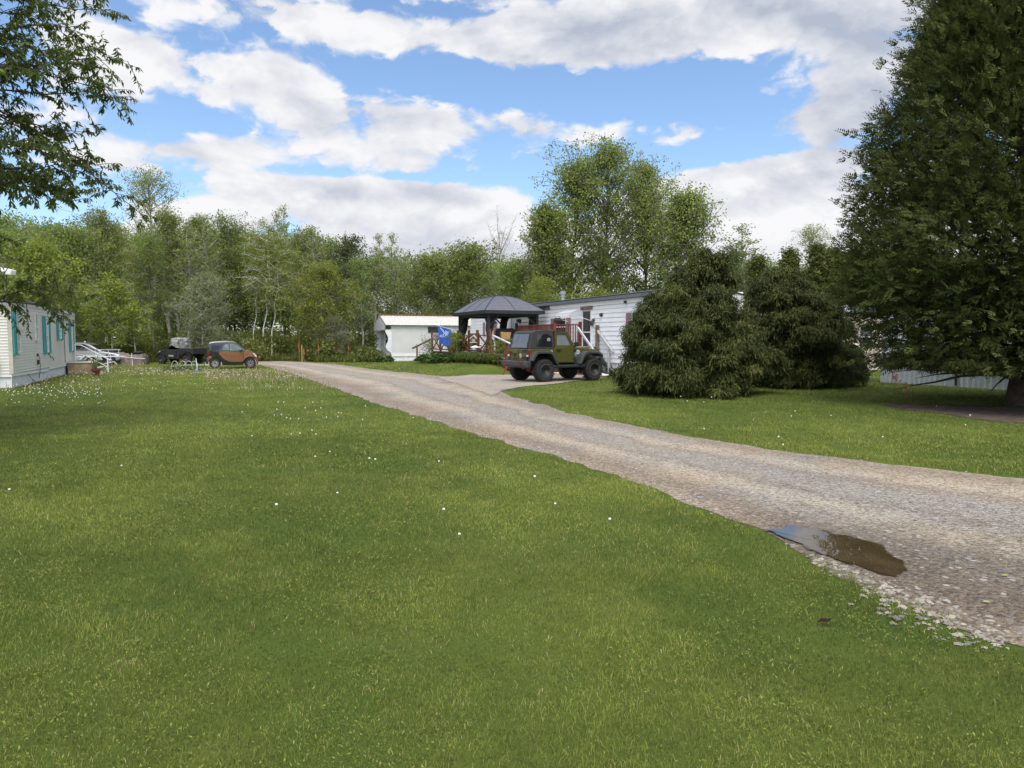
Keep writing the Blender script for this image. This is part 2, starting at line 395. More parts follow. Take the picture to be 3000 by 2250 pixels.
def road_mat(name, tracks=True, pale=0.0):
    m, nt, out = new_mat(name); n = N(nt)
    tc = n.add('ShaderNodeTexCoord').outputs['Object']
    t = n.add('ShaderNodeAttribute', attribute_name='tint').outputs['Fac']
    tan, grey, dirt, lite = (.375, .312, .243), (.300, .287, .272), (.195, .152, .112), (.49, .435, .345)
    big = n.noise(tc, .45, 6, .62, .3)
    c = n.mix(n.ramp(big, .38, .62), tan, grey)
    if tracks:
        wob = n.math('ADD', t, n.math('MULTIPLY', n.math('SUBTRACT', n.noise(tc, .5, 3), .5), .22))
        for ctr, wd, cc, amt in ((.10, .09, dirt, .6), (.30, .06, lite, .5), (.52, .12, grey, .7), (.72, .06, lite, .45), (.92, .08, dirt, .45), (.62, .03, dirt, .3), (.40, .025, dirt, .3)):
            d = n.math('MULTIPLY', n.math('SUBTRACT', wob, ctr), 1 / wd)
            g = n.math('EXPONENT', n.math('MULTIPLY', n.math('MULTIPLY', d, d), -1.0))
            c = n.mix(n.math('MULTIPLY', g, amt), c, cc)
    # damp, darker dirt in patches, most of it round the puddle
    c = n.mix(n.math('MULTIPLY', n.ramp(n.noise(tc, .9, 7, .65), .52, .72), .55), c, dirt)
    vm = n.add('ShaderNodeVectorMath', operation='DISTANCE'); n.set(vm.inputs[0], tc); pc = gnd(2560, 1670); vm.inputs[1].default_value = (pc.x, pc.y, 0)
    wet = n.math('MULTIPLY', n.math('SUBTRACT', 1.0, n.ramp(n.math('ADD', vm.outputs['Value'], n.math('MULTIPLY', n.math('SUBTRACT', n.noise(tc, 1.5, 6, .65), .5), 1.6)), .7, 2.1)), .6)
    c = n.mix(wet, c, (.125, .097, .072))
    vo = n.add('ShaderNodeTexVoronoi'); n.set(vo.inputs['Vector'], tc); vo.inputs['Scale'].default_value = 46
    vo2 = n.add('ShaderNodeTexVoronoi'); n.set(vo2.inputs['Vector'], tc); vo2.inputs['Scale'].default_value = 19
    st = n.add('ShaderNodeSeparateColor'); n.set(st.inputs[0], vo.outputs['Color'])
    c = n.mix(.75, c, n.mix(st.outputs[0], (.16, .15, .14), (.74, .71, .66)), 'OVERLAY')
    st2 = n.add('ShaderNodeSeparateColor'); n.set(st2.inputs[0], vo2.outputs['Color'])
    stone = n.math('MULTIPLY', n.math('GREATER_THAN', st2.outputs[1], .80), n.math('LESS_THAN', vo2.outputs['Distance'], .42))
    c = n.mix(n.math('MULTIPLY', stone, .7), c, n.mix(st2.outputs[0], (.17, .16, .155), (.52, .49, .44)))
    c = n.mix(n.math('MULTIPLY', n.ramp(n.noise(tc, 7, 6, .75), .6, .72), .35), c, (.36, .22, .10))     # last year's leaf bits
    if pale: c = n.mix(pale, c, (.47, .46, .44))
    p = n.add('ShaderNodeBsdfPrincipled'); n.set(p.inputs[0], c); n.set(p.inputs['Roughness'], n.math('MULTIPLY_ADD', wet, -.35, .92)); p.inputs['Specular IOR Level'].default_value = .25
    h = n.math('ADD', n.math('MULTIPLY', vo.outputs['Distance'], -.5), n.math('ADD', n.math('MULTIPLY', n.noise(tc, 14, 8, .7), 1.3), n.math('MULTIPLY', vo2.outputs['Distance'], -.5)))
    n.set(p.inputs['Normal'], n.bump(h, 1.0, .035)); nt.links.new(p.outputs[0], out.inputs[0]); return m
rm = road_mat('gravel')
tag(link_mesh('gravel_road', mesh_np('gravel_road', RV, RF, rm, tint=np.tile(ts, NR), smooth=True), None), kind='structure')
ROAD = [tuple(p) for p in EL[::4]] + [tuple(p) for p in ER[::-4]]

# driveway of pale crushed stone to the olive car
Dpx = [(1325, 1128), (1262, 1107), (1330, 1102), (1385, 1096), (1440, 1088), (1500, 1080), (1620, 1072), (1760, 1072), (1800, 1085), (1785, 1106), (1720, 1116), (1640, 1126), (1560, 1133), (1500, 1142), (1448, 1172), (1395, 1152)]
DP = resample([p for p in poly_g(Dpx)] + [gnd(*Dpx[0]).to_2d()], 160)[:-1]; DP = ragged(DP, .14, 31)
def soft_sheet(name, P, z, m, w1, w2, thr=(.2, .6), nscale=3):
    """a thin sheet whose rim breaks up into the ground below it"""
    st_ = .14; x0, y0 = P.min(0) - st_; x1, y1 = P.max(0) + st_; X_, Y_ = np.meshgrid(np.arange(x0, x1, st_), np.arange(y0, y1, st_)); Q_ = np.stack([X_.ravel(), Y_.ravel()], -1)
    Pd = resample([tuple(q) for q in P] + [tuple(P[0])], 700); ds_ = np.sqrt(((Q_[:, None, :] - Pd[None]) ** 2).sum(-1)).min(1); ins = inside(Q_, [tuple(q) for q in P]); e_ = np.clip(np.where(ins, ds_, -ds_) / w2, -.2, 1)
    id_ = np.arange(X_.size).reshape(X_.shape); q4 = np.stack([id_[:-1, :-1], id_[:-1, 1:], id_[1:, 1:], id_[1:, :-1]], -1).reshape(-1, 4); q4 = q4[(e_[q4] > .0).any(1)]
    us = np.unique(q4); mp = np.zeros(X_.size, int); mp[us] = np.arange(len(us))
    me = mesh_np(name, np.c_[Q_[us], np.full(len(us), z)], mp[q4]); a_ = me.attributes.new('edge', 'FLOAT', 'POINT'); a_.data.foreach_set('value', e_[us].astype(np.float32))
    nt_ = m.node_tree; n_ = N(nt_); o_ = [q for q in nt_.nodes if q.type == 'OUTPUT_MATERIAL'][0]; src = o_.inputs[0].links[0].from_socket
    tr = n_.add('ShaderNodeBsdfTransparent'); mx = n_.add('ShaderNodeMixShader'); tc_ = n_.add('ShaderNodeTexCoord').outputs['Object']
    n_.set(mx.inputs[0], n_.ramp(n_.math('ADD', n_.add('ShaderNodeAttribute', attribute_name='edge').outputs['Fac'], n_.math('MULTIPLY', n_.math('SUBTRACT', n_.noise(tc_, nscale, 7, .7), .5), 1.1)), *thr)); nt_.links.new(tr.outputs[0], mx.inputs[1]); nt_.links.new(src, mx.inputs[2]); nt_.links.new(mx.outputs[0], o_.inputs[0])
    return tag(link_mesh(name, me, m), kind='structure')
soft_sheet('driveway', DP, .0225, road_mat('crushed_stone', False, .10), .25, .6)
DRIVE = [tuple(p) for p in DP[::3]]

# puddle
Ppx = [(2228, 1556), (2280, 1552), (2300, 1543), (2345, 1548), (2400, 1556), (2450, 1566), (2520, 1584), (2600, 1606), (2622, 1634), (2668, 1664), (2662, 1688), (2630, 1701), (2580, 1694), (2520, 1672), (2460, 1652), (2400, 1630), (2340, 1604), (2280, 1580)]
PP = ragged(resample(poly_g(Ppx) + [gnd(*Ppx[0]).to_2d()], 140)[:-1], .05, 77)
m, nt, out = new_mat('puddle_water'); n = N(nt); tc = n.add('ShaderNodeTexCoord').outputs['Object']
p = n.add('ShaderNodeBsdfPrincipled')
cc = n.mix(n.ramp(n.noise(tc, 3, 5), .35, .65), (.040, .028, .014), (.062, .044, .023))
cc = n.mix(n.math('MULTIPLY', n.ramp(n.noise(tc, 30, 6, .7), .6, .7), .5), cc, (.09, .07, .045))
n.set(p.inputs[0], cc); p.inputs['Roughness'].default_value = .0; p.inputs['IOR'].default_value = 1.33; p.inputs['Specular IOR Level'].default_value = 1.0
n.set(p.inputs['Normal'], n.bump(n.noise(tc, 5, 2), .02, .02)); nt.links.new(p.outputs[0], out.inputs[0])
cen = PP.mean(0); kP = len(PP); rg = [PP, PP + (cen - PP) / np.linalg.norm(cen - PP, axis=1)[:, None] * .05, PP + (cen - PP) / np.linalg.norm(cen - PP, axis=1)[:, None] * np.minimum(.12, .45 * np.linalg.norm(cen - PP, axis=1))[:, None]]
pv_ = np.r_[rg[0], rg[1], rg[2], cen[None]]; pf = [(j * kP + i, j * kP + (i + 1) % kP, (j + 1) * kP + (i + 1) % kP, (j + 1) * kP + i) for j in range(2) for i in range(kP)] + [(2 * kP + i, 2 * kP + (i + 1) % kP, 3 * kP, 3 * kP) for i in range(kP)]
bmp = bmesh.new(); bv = [bmp.verts.new((x, y, .0225)) for x, y in pv_]
for f in pf: bmp.faces.new([bv[i] for i in dict.fromkeys(f)])
me = bpy.data.meshes.new('puddle'); bmp.to_mesh(me); bmp.free(); at_ = me.attributes.new('tint', 'FLOAT', 'POINT'); at_.data.foreach_set('value', np.r_[np.zeros(kP), np.full(kP, .55), np.ones(kP + 1)].astype(np.float32))
tr_ = n.add('ShaderNodeBsdfTransparent'); mxs = n.add('ShaderNodeMixShader'); ta = n.add('ShaderNodeAttribute', attribute_name='tint').outputs['Fac']
n.set(mxs.inputs[0], n.ramp(n.math('ADD', ta, n.math('MULTIPLY', n.math('SUBTRACT', n.noise(tc, 22, 4), .5), .9)), .15, .6)); nt.links.new(tr_.outputs[0], mxs.inputs[1]); nt.links.new(p.outputs[0], mxs.inputs[2]); nt.links.new(mxs.outputs[0], out.inputs[0])     # shallow film thins out over the mud
tag(link_mesh('puddle', me, m), kind='structure')
PUD = [tuple(q) for q in PP[::3]]

# bare earth under the big cedar
Epx = [(2545, 1188), (2640, 1180), (2740, 1184), (2830, 1187), (2960, 1190), (3120, 1185), (3250, 1215), (3150, 1255), (3000, 1243), (2900, 1240), (2810, 1228), (2730, 1212), (2640, 1204)]
EP = ragged(resample(poly_g(Epx) + [gnd(*Epx[0]).to_2d()], 120)[:-1], .25, 5)
soft_sheet('bare_soil', EP, .006, M('bare_soil', (.060, .042, .030), .95, var=.5, scale=6, bump=1, bscale=18, dirt=(.13, .095, .06), dirt_amt=.7), .3, .7, nscale=5)
SOIL = [tuple(q) for q in EP[::3]]

# loose stones: pale rubble along the near verge, finer stones over the road
def stones(n_, pts, smin, smax, seed):
    r = np.random.default_rng(seed); k = len(pts)
    base = np.array([(1, 0, 0), (-1, 0, 0), (0, 1, 0), (0, -1, 0), (0, 0, 1), (0, 0, -1), (.7, .7, .3), (-.6, .6, .5), (.5, -.7, .5), (-.7, -.5, .3)])
    tri = np.array([(0, 6, 4), (6, 2, 4), (2, 7, 4), (7, 1, 4), (1, 9, 4), (9, 3, 4), (3, 8, 4), (8, 0, 4)])
    s = smin + (smax - smin) * r.random(k) ** 2.5
    B = base[None] * (1 + .45 * (r.random((k, 10, 1)) - .5)) * s[:, None, None] * np.stack([.7 + .6 * r.random(k), .5 + .5 * r.random(k), .3 + .35 * r.random(k)], -1)[:, None, :]
    a = r.random(k) * 6.283; c_, s_ = np.cos(a)[:, None], np.sin(a)[:, None]
    X = B[..., 0] * c_ - B[..., 1] * s_; Y = B[..., 0] * s_ + B[..., 1] * c_
    Vv = np.stack([X + pts[:, 0:1], Y + pts[:, 1:2], B[..., 2] + pts[:, 2:3] + s[:, None] * .1], -1).reshape(-1, 3)
    Ff = (np.arange(k)[:, None, None] * 10 + tri[None]).reshape(-1, 3)
    return Vv, Ff, np.repeat(r.random(k), 10)
def scatter_px(k, line, sx_, sy_, seed):
    r = np.random.default_rng(seed); L = np.array(line); s = np.linspace(0, 1, len(L)); q = r.random(k)
    X, Y = np.interp(q, s, L[:, 0]) + r.normal(0, sx_, k), np.interp(q, s, L[:, 1]) + r.normal(0, sy_, k)
    return np.array([gnd(a, b_)[:] for a, b_ in zip(X, Y)])
st_pts = np.concatenate([scatter_px(850, [(2560, 1715), (2650, 1745), (2760, 1790), (2880, 1825), (3020, 1850)], 34, 15, 1),
                         scatter_px(260, [(2400, 1640), (2480, 1670), (2560, 1705)], 20, 9, 2),
                         scatter_px(240, [(2580, 1760), (2800, 1850), (2990, 1880)], 45, 16, 4)])
V1, F1, T1 = stones(0, st_pts, .006, .033, 5)
k = 11000; rr = np.random.default_rng(8); q = rr.random(k) ** 1.6; i0 = (NR - 1 - q * (NR * .62)).astype(int); tt = rr.random(k)
rp = EL[i0] * (1 - tt)[:, None] + ER[i0] * tt[:, None] + rr.normal(0, .08, (k, 2))
rp = np.c_[rp, .004 + .02 * np.sin(tt * math.pi)]; rp = rp[~inside(rp[:, :2], PUD)]
dq = rr.random((9000, 2)) * np.array([7.5, 8]) + np.array([-3, 24]); dq = dq[inside(dq, DRIVE)][:1500]; rp = np.r_[rp, np.c_[dq, np.full(len(dq), .028)]]
V2, F2, T2 = stones(0, rp, .006, .022, 6)
def simple_tint(name, a, b_, rough=.9):
    m, nt, out = new_mat(name); n = N(nt); t = n.add('ShaderNodeAttribute', attribute_name='tint').outputs['Fac']
    tc = n.add('ShaderNodeTexCoord').outputs['Object']
    c = n.mix(n.math('MULTIPLY_ADD', n.noise(tc, 90, 3), .35, n.math('MULTIPLY', t, .8), clamp=True), a, b_)
    p = n.add('ShaderNodeBsdfPrincipled'); n.set(p.inputs[0], c); p.inputs['Roughness'].default_value = rough; nt.links.new(p.outputs[0], out.inputs[0]); return m
sm = simple_tint('stone', (.09, .078, .065), (.34, .305, .255))
gs = link_mesh('loose_gravel', mesh_np('loose_gravel', np.r_[V1, V2], np.r_[F1, F2 + len(V1)], sm, np.r_[T1, T2]), None)
tag(gs, 'loose pale gravel scattered over the road and along its verge', 'gravel', kind='stuff')

# ------------------------------------------------------------------ grass
MASKS = [ROAD, DRIVE, SOIL]
def lawn_points(y0, y1, dens, r, xpad=1.2):
    A = (y1 - y0) * ((y0 + y1) * .74 + 2 * xpad); k = int(A * dens)
    Y = np.sqrt(y0 ** 2 + r.random(k) * (y1 ** 2 - y0 ** 2)); X = (r.random(k) * 2 - 1) * (Y * .74 + xpad)
    P = np.stack([X, Y], -1)
    J = P + np.stack([fbm(X * 3, Y * 3, 5, 3) - .5, fbm(X * 3, Y * 3, 6, 3) - .5], -1) * .5 + r.normal(0, .05, P.shape)
    ok = np.ones(k, bool)
    for poly in MASKS: ok &= ~inside(J + r.normal(0, .30 if poly is DRIVE else .06, P.shape), poly)
    ok &= ~inside(P, PUD)
    bare = inside(P + r.normal(0, .12, P.shape), ROAD); ok &= ~(bare & (r.random(k) < .93))
    return P[ok]
VV, FF, TT = [], [], []; off = 0
def push(v, f, t):
    global off
    VV.append(v); FF.append(f + off); TT.append(t); off += len(v)
r = np.random.default_rng(21)
for y0, y1, dens, w_, h_, bend in ((2.1, 3.6, 12000, .0022, .027, 1), (3.6, 5.5, 7500, .0028, .028, 1), (5.5, 8.5, 4000, .0039, .030, 1), (8.5, 13, 1500, .0062, .034, 1), (13, 21, 520, .011, .048, 0), (21, 34, 190, .018, .056, 0), (34, 62, 60, .032, .075, 0)):
    P = lawn_points(y0, y1, dens, r); k = len(P); X, Y = P[:, 0], P[:, 1]
    clump = fbm(X * 1.6, Y * 1.6, 40, 4); patch = fbm(X * .38, Y * .38, 50, 4); hp = fbm(X * 5, Y * 5, 60, 2)
    H = h_ * (.45 + 1.1 * r.random(k)) * (.55 + .9 * clump) * (.75 + .5 * hp)
    # ragged taller grass where the mower does not reach: by the road and by walls
    E = inside(P + r.normal(0, .30, P.shape), ROAD); H = np.where(E, H * (1.15 + .7 * r.random(k)), H)
    Wd = w_ * (.6 + .8 * r.random(k)); a = r.random(k) * 6.283; lean = (.2 + .8 * r.random(k)) * H; la = r.random(k) * 6.283
    z0 = hgt(X, Y); base = np.stack([X, Y, z0 - .004], -1)
    sd_ = np.stack([np.cos(a), np.sin(a), a * 0], -1) * Wd[:, None] * .5
    ld = np.stack([np.cos(la), np.sin(la), a * 0], -1) * lean[:, None]
    tip = base + ld + np.stack([a * 0, a * 0, H * (.9 - .3 * r.random(k))], -1)
    stripe = np.sin((X * V[0] + Y * V[1]) * 2 * math.pi / 1.05 + 1.2 * fbm(X * .5, Y * .5, 33, 2))
    mott = fbm(X * 4.2, Y * 4.2, 66, 3)
    t = np.clip(.40 + .06 * stripe + .75 * (patch - .5) * 2 + .45 * (clump - .5) * 2 + .30 * (mott - .5) * 2 + r.normal(0, .21, k), 0, 1)
    dry = r.random(k) < (.018 + .10 * np.clip(mott - .62, 0, 1) * 3 + .05 * np.clip(patch - .55, 0, 1) + .10 * np.clip(fbm(X * .9, Y * .9, 71, 3) - .62, 0, 1) * 3); t = np.where(dry, 1.5, t)
    if bend:
        mid = base + ld * .32 + np.stack([a * 0, a * 0, H * .62], -1)
        v = np.stack([base - sd_, base + sd_, mid - sd_ * .8, mid + sd_ * .8, tip], 1).reshape(-1, 3)
        f = (np.arange(k)[:, None, None] * 5 + np.array([(0, 1, 3), (0, 3, 2), (2, 3, 4)])[None]).reshape(-1, 3); push(v, f, np.repeat(t, 5))
    else:
        v = np.stack([base - sd_, base + sd_, tip], 1).reshape(-1, 3); push(v, np.arange(3 * k).reshape(-1, 3), np.repeat(t, 3))
# broad-leaved weeds and clover low in the turf
for y0, y1, dens, s_ in ((2.1, 5, 1300, .0062), (5, 9, 520, .009), (9, 16, 150, .016)):
    P = lawn_points(y0, y1, dens, r); X, Y = P[:, 0], P[:, 1]
    keep = (fbm(X * .9, Y * .9, 90, 4) + .25 * fbm(X * 4, Y * 4, 91, 2) + r.normal(0, .05, len(P))) > .66; P = P[keep]; k = len(P); X, Y = P[:, 0], P[:, 1]
    a = r.random(k) * 6.283; L = s_ * (.6 + .9 * r.random(k)); d = np.stack([np.cos(a), np.sin(a), r.random(k) * .9 - .1], -1) * L[:, None]; s2 = np.stack([-np.sin(a), np.cos(a), r.normal(0, .3, k)], -1) * (L * .42)[:, None]
    b0 = np.stack([X, Y, hgt(X, Y) + .018 + .03 * r.random(k)], -1)
    v = np.stack([b0 - d, b0 + s2, b0 + d, b0 - s2], 1).reshape(-1, 3)
    f = (np.arange(k)[:, None, None] * 4 + np.array([(0, 1, 2), (0, 2, 3)])[None]).reshape(-1, 3)
    push(v, f, np.repeat(np.clip(.56 + r.normal(0, .15, k), 0, 1), 4))
gm = leaf_mat('grass_blade', (.066, .096, .020), (.290, .322, .068), .30, dry=(.46, .37, .20), rough=.6, spec=.2)
tag(link_mesh('grass', mesh_np('grass', np.concatenate(VV), np.concatenate(FF), gm, np.concatenate(TT)), None), 'short green mown grass with yellowish patches', 'grass', kind='stuff')

# dry seed stalks in the unmown strip before the small car
VV, FF, TT = [], [], []; off = 0
def stalk_pts(k, boxes, seed):
    r = np.random.default_rng(seed); o = []
    for (xa, xb, ya, yb, share) in boxes:
        m_ = int(k * share); o += [gnd(a, b_)[:2] for a, b_ in zip(r.uniform(xa, xb, m_), r.uniform(ya, yb, m_))]
    o = np.array(o); ok = ~inside(o, ROAD) & ~inside(o, DRIVE); return o[ok]
P = stalk_pts(2100, [(300, 600, 1082, 1104, .22), (600, 880, 1086, 1118, .45), (700, 1000, 1092, 1150, .12), (0, 330, 1105, 1150, .08), (300, 420, 1064, 1076, .13)], 3)
k = len(P); r = np.random.default_rng(5); a = r.random(k) * 6.283; H = .10 + .18 * r.random(k); W_ = .010 + .010 * r.random(k)
base = np.c_[P, np.zeros(k)]; sd_ = np.stack([np.cos(a), np.sin(a), a * 0], -1) * W_[:, None] / 2; tip = base + np.stack([r.normal(0, .04, k), r.normal(0, .04, k), H], -1)
v = np.stack([base - sd_, base + sd_, tip + sd_ * .8, tip - sd_ * .8], 1).reshape(-1, 3)
ds = link_mesh('seed_stalks', mesh_np('seed_stalks', v, np.arange(4 * k).reshape(-1, 4), leaf_mat('dry_stalk', (.20, .17, .08), (.46, .38, .23), .3), np.repeat(r.random(k), 4)), None)
tag(ds, 'dry tan grass seed stalks standing in the uncut strip', 'seed stalks', kind='stuff')

# dandelion clocks
dm_s = M('dandelion_stalk', (.13, .17, .05)); dm_h = M('dandelion_head', (.72, .71, .66), .9)
def dandelion_mesh(h, rr_, seed):
    r_ = random.Random(seed); b = MB(); b.tube([(0, 0, 0), (.01, 0, h * .5), (.015 * r_.uniform(-1, 1), .01, h)], .0028, 5); b.bm.faces.ensure_lookup_table(); nf = len(b.bm.faces)
    b.sph((.0, .01, h + rr_ * .6), rr_, 8, 6, (1, 1, .85))
    b.bm.faces.ensure_lookup_table()
    for f in b.bm.faces[nf:]: f.material_index = 1
    me = bpy.data.meshes.new('dandelion'); b.bm.to_mesh(me); b.bm.free(); me.materials.append(dm_s); me.materials.append(dm_h); return me
dmes = [dandelion_mesh(.10, .020, 1), dandelion_mesh(.15, .023, 2), dandelion_mesh(.20, .021, 3), dandelion_mesh(.08, .019, 4)]
rd = np.random.default_rng(17)
def dscatter(k, box):
    xa, xb, ya, yb = box; return [(rd.uniform(xa, xb), rd.uniform(ya, yb)) for _ in range(k)]
near_px = [(355, 1378), (812, 1505), (1300, 1528), (988, 1457), (925, 1060 + 290), (1082, 1362), (1285, 1378), (1625, 1490), (855, 1282), (880, 1285), (925, 1293), (965, 1333), (1210, 1232), (1100, 1365), (915, 1280), (738, 1285), (30, 1450), (1568, 1418), (1785, 1560), (1345, 1582)]
far_px = dscatter(85, (20, 330, 1112, 1200)) + dscatter(95, (60, 620, 1086, 1108)) + dscatter(60, (330, 900, 1100, 1150)) + dscatter(30, (700, 1080, 1130, 1240)) + dscatter(16, (1900, 2900, 1170, 1330)) + dscatter(14, (1050, 1500, 1060, 1092))
lab_n = 'white dandelion clock standing alone in the mown foreground lawn'; lab_f = 'white dandelion clock among many in the uncut grass before the homes and cars'
cnt = 0
for lst, lab, grp in ((near_px, lab_n, 'dandelion clocks in the foreground lawn'), (far_px, lab_f, 'dandelion clocks in the uncut grass')):
    for (a, b_) in lst:
        g_ = gnd(a, b_)
        if inside(np.array([[g_.x, g_.y]]), ROAD)[0] or inside(np.array([[g_.x, g_.y]]), DRIVE)[0]: continue
        o = bpy.data.objects.new('dandelion', dmes[cnt % 4]); col.objects.link(o); cnt += 1
        o.location = (g_.x, g_.y, float(hgt(g_.x, g_.y))); o.rotation_euler = (0, 0, rd.uniform(0, 6)); tag(o, lab, 'dandelion', grp)
        o.scale = (.62, .62, .55) if lst is near_px else (.62, .62, .75)
P = stalk_pts(520, [(60, 620, 1084, 1106, .5), (600, 900, 1088, 1120, .3), (0, 300, 1105, 1180, .2)], 44); k = len(P)
bs = np.array([(1, 0, 0), (0, 1, 0), (-1, 0, 0), (0, -1, 0), (0, 0, 1), (0, 0, -1)]) * .02
ft = np.array([(0, 1, 4), (1, 2, 4), (2, 3, 4), (3, 0, 4), (1, 0, 5), (2, 1, 5), (3, 2, 5), (0, 3, 5)])
v = (np.c_[P, .1 + .12 * rd.random(k)][:, None, :] + bs[None]).reshape(-1, 3)
tag(link_mesh('dandelions', mesh_np('dandelions', v, (np.arange(k)[:, None, None] * 6 + ft[None]).reshape(-1, 3), dm_h), None), 'countless far white dandelion heads in the uncut strip', 'dandelions', kind='stuff')
# ================================================================== buildings
def lap(mb, x0, x1, z0, z1, course, prot=.014, y=0.0):
    """lap siding on the wall plane y, facing +y"""
    z = z0
    while z < z1 - 1e-4:
        zt = min(z + course, z1)
        mb.poly([(x0, y + prot, z), (x1, y + prot, z), (x1, y, zt), (x0, y, zt)][::-1])
        mb.poly([(x0, y, z), (x1, y, z), (x1, y + prot, z), (x0, y + prot, z)][::-1])
        z += course
def lap_end(mb, y0, y1, z0, z1, course, x, sgn, prot=.014):
    z = z0
    while z < z1 - 1e-4:
        zt = min(z + course, z1); q = x + sgn * prot
        mb.poly([(q, y0, z), (q, y1, z), (x, y1, zt), (x, y0, zt)]); mb.poly([(x, y0, z), (x, y1, z), (q, y1, z), (q, y0, z)])
        z += course
def corrugated(mb, xs, y0, z0, y1, z1, amp, flip=False):
    a = [mb.bm.verts.new((x, y0, z0 + (amp if i % 3 == 0 else 0))) for i, x in enumerate(xs)]
    b = [mb.bm.verts.new((x, y1, z1 + (amp if i % 3 == 0 else 0))) for i, x in enumerate(xs)]
    for i in range(len(xs) - 1): mb.bm.faces.new((a[i], a[i + 1], b[i + 1], b[i]))
def window(parent, x0, x1, z0, z1, y, glass, frame_m, mull=True, fw=.05, name='window', bars=0):
    mb = MB(); 
    for (a, b_, c, d) in ((x0, x1, z0, z0 + fw), (x0, x1, z1 - fw, z1), (x0, x0 + fw, z0 + fw, z1 - fw), (x1 - fw, x1, z0 + fw, z1 - fw)): mb.box(a, b_, y - .05, y + .035, c, d)
    zm = (z0 + z1) / 2
    if mull: mb.box(x0 + fw, x1 - fw, y - .03, y + .025, zm - .025, zm + .025)
    for k in range(bars):
        q = z0 + (z1 - z0) * (k + 1) / (bars + 1)
        if abs(q - zm) > .08: mb.box(x0 + fw, x1 - fw, y - .03, y + .012, q - .01, q + .01)
    wd = mb.build(name, frame_m, parent)
    MB().box(x0 + fw * .9, x1 - fw * .9, y - .045, y - .004, z0 + fw * .9, z1 - fw * .9).build('pane', glass, wd)
    return wd
def shutter(parent, x0, x1, z0, z1, y, m, louvre=True):
    mb = MB(); mb.box(x0, x1, y, y + .022, z0, z1); f = .05
    for (a, b_, c, d) in ((x0, x1, z0, z0 + f), (x0, x1, z1 - f, z1), (x0, x0 + f, z0 + f, z1 - f), (x1 - f, x1, z0 + f, z1 - f), (x0 + f, x1 - f, (z0 + z1) / 2 - .04, (z0 + z1) / 2 + .04)): mb.box(a, b_, y + .024, y + .042, c, d)
    if louvre:
        z = z0 + f + .02
        while z < z1 - f - .03:
            if abs(z - (z0 + z1) / 2) > .07: mb.poly([(x0 + f, y + .040, z), (x1 - f, y + .040, z), (x1 - f, y + .024, z + .04), (x0 + f, y + .024, z + .04)][::-1])
            z += .055
    return mb.build('shutter', m, parent)
GLASS = glass_mat('window_glass', (.035, .038, .042)); GLASS_P = glass_mat('curtained_glass', (.30, .31, .33), .1)
white_trim = M('white_trim', (.74, .74, .74), .5, var=.04)
dark_metal = M('dark_metal', (.025, .026, .028), .5)

# ---------------- cream mobile home at the left edge
C1 = gnd(40, 1137); C1 = Vector((C1.x, C1.y, 0)); DU = U
rzA = math.atan2(-U[1], -U[0])
home1 = thing('mobile_home', 'cream sided mobile home with turquoise shutters at the left edge', 'mobile home', C1, rzA)
vinyl = M('cream_vinyl', (.63, .62, .575), .55, var=.035, scale=1.2, dirt=(.42, .41, .34), dirt_amt=.35)
skirt_w = M('white_skirting', (.66, .67, .70), .6, var=.05, dirt=(.36, .37, .35), dirt_amt=.4, scale=2)
turq = M('turquoise_paint', (.055, .33, .33), .5, var=.1)
L1, W1, zs, ze = 13.6, 4.2, .50, 3.0
mb = MB(); lap(mb, -L1, 0, zs, ze - .12, .102, .022); lap_end(mb, -W1, 0, zs, ze + .12, .102, 0, 1, .022)
mb.box(-L1, -.0, -W1, -.03, zs, ze - .1); mb.build('wall', vinyl, home1)
mb = MB(); mb.box(-.10, .022, -.10, .022, zs - .02, ze - .1); mb.build('corner_trim', M('beige_trim', (.47, .44, .38), .6), home1)
mb = MB(); mb.box(-L1, -.10, -.02, .028, ze - .12, ze + .02)
for i in range(9): mb.box(-.2 - i * 1.5, -.185 - i * 1.5, .028, .031, ze - .12, ze + .02)
mb.build('fascia', white_trim, home1)
mb = MB(); xs = np.arange(-L1 - .15, .25, .06)
mb.box(-L1 - .12, .16, .05, .12, ze + .02, ze + .055)
corrugated(mb, xs, .13, ze + .05, -W1 / 2, ze + .50, .012); corrugated(mb, xs, -W1 / 2, ze + .50, -W1 - .1, ze + .05, .012)
mb.prism([(0.02, 0), (0.02, 0)] if False else [(.0, ze), (.012, ze), (.012, ze + .01), (.0, ze + .01)], -W1, 0)
mb.build('roof', M('grey_metal_roof', (.16, .165, .17), .5, .3), home1)
mb = MB(); v_ = [(.0, -W1, ze + .1), (.0, 0, ze + .02), (.0, -W1 / 2, ze + .47)]; mb.poly(v_); mb.build('gable', vinyl, home1)
mb = MB()
for i in range(28): mb.box(-.5 * i - .49, -.5 * i, -.06, -.045 + .004 * (i % 2), -.02, zs - .02); 
for i in range(9): mb.box(-.062, -.045 + .004 * (i % 2), -.5 * i - .55, -.5 * i - .06, -.02, zs - .02)
mb.build('skirting', skirt_w, home1)
mb = MB(); mb.bar((-.05, -.02, zs - .06), (-6.2, -.01, zs - .11), .05, .10); mb.bar((-6.3, -.012, zs - .05), (-L1, -.012, zs - .05), .05, .10); mb.bar((-.02, -.03, zs - .06), (-.02, -W1, zs - .06), .05, .12); mb.build('skirting_rail', white_trim, home1)
def xl(px): return -tx(px, C1, U)
def D1(x): return C1.y + U[1] * -x
def z1(y, x): return zy(y, D1(x))
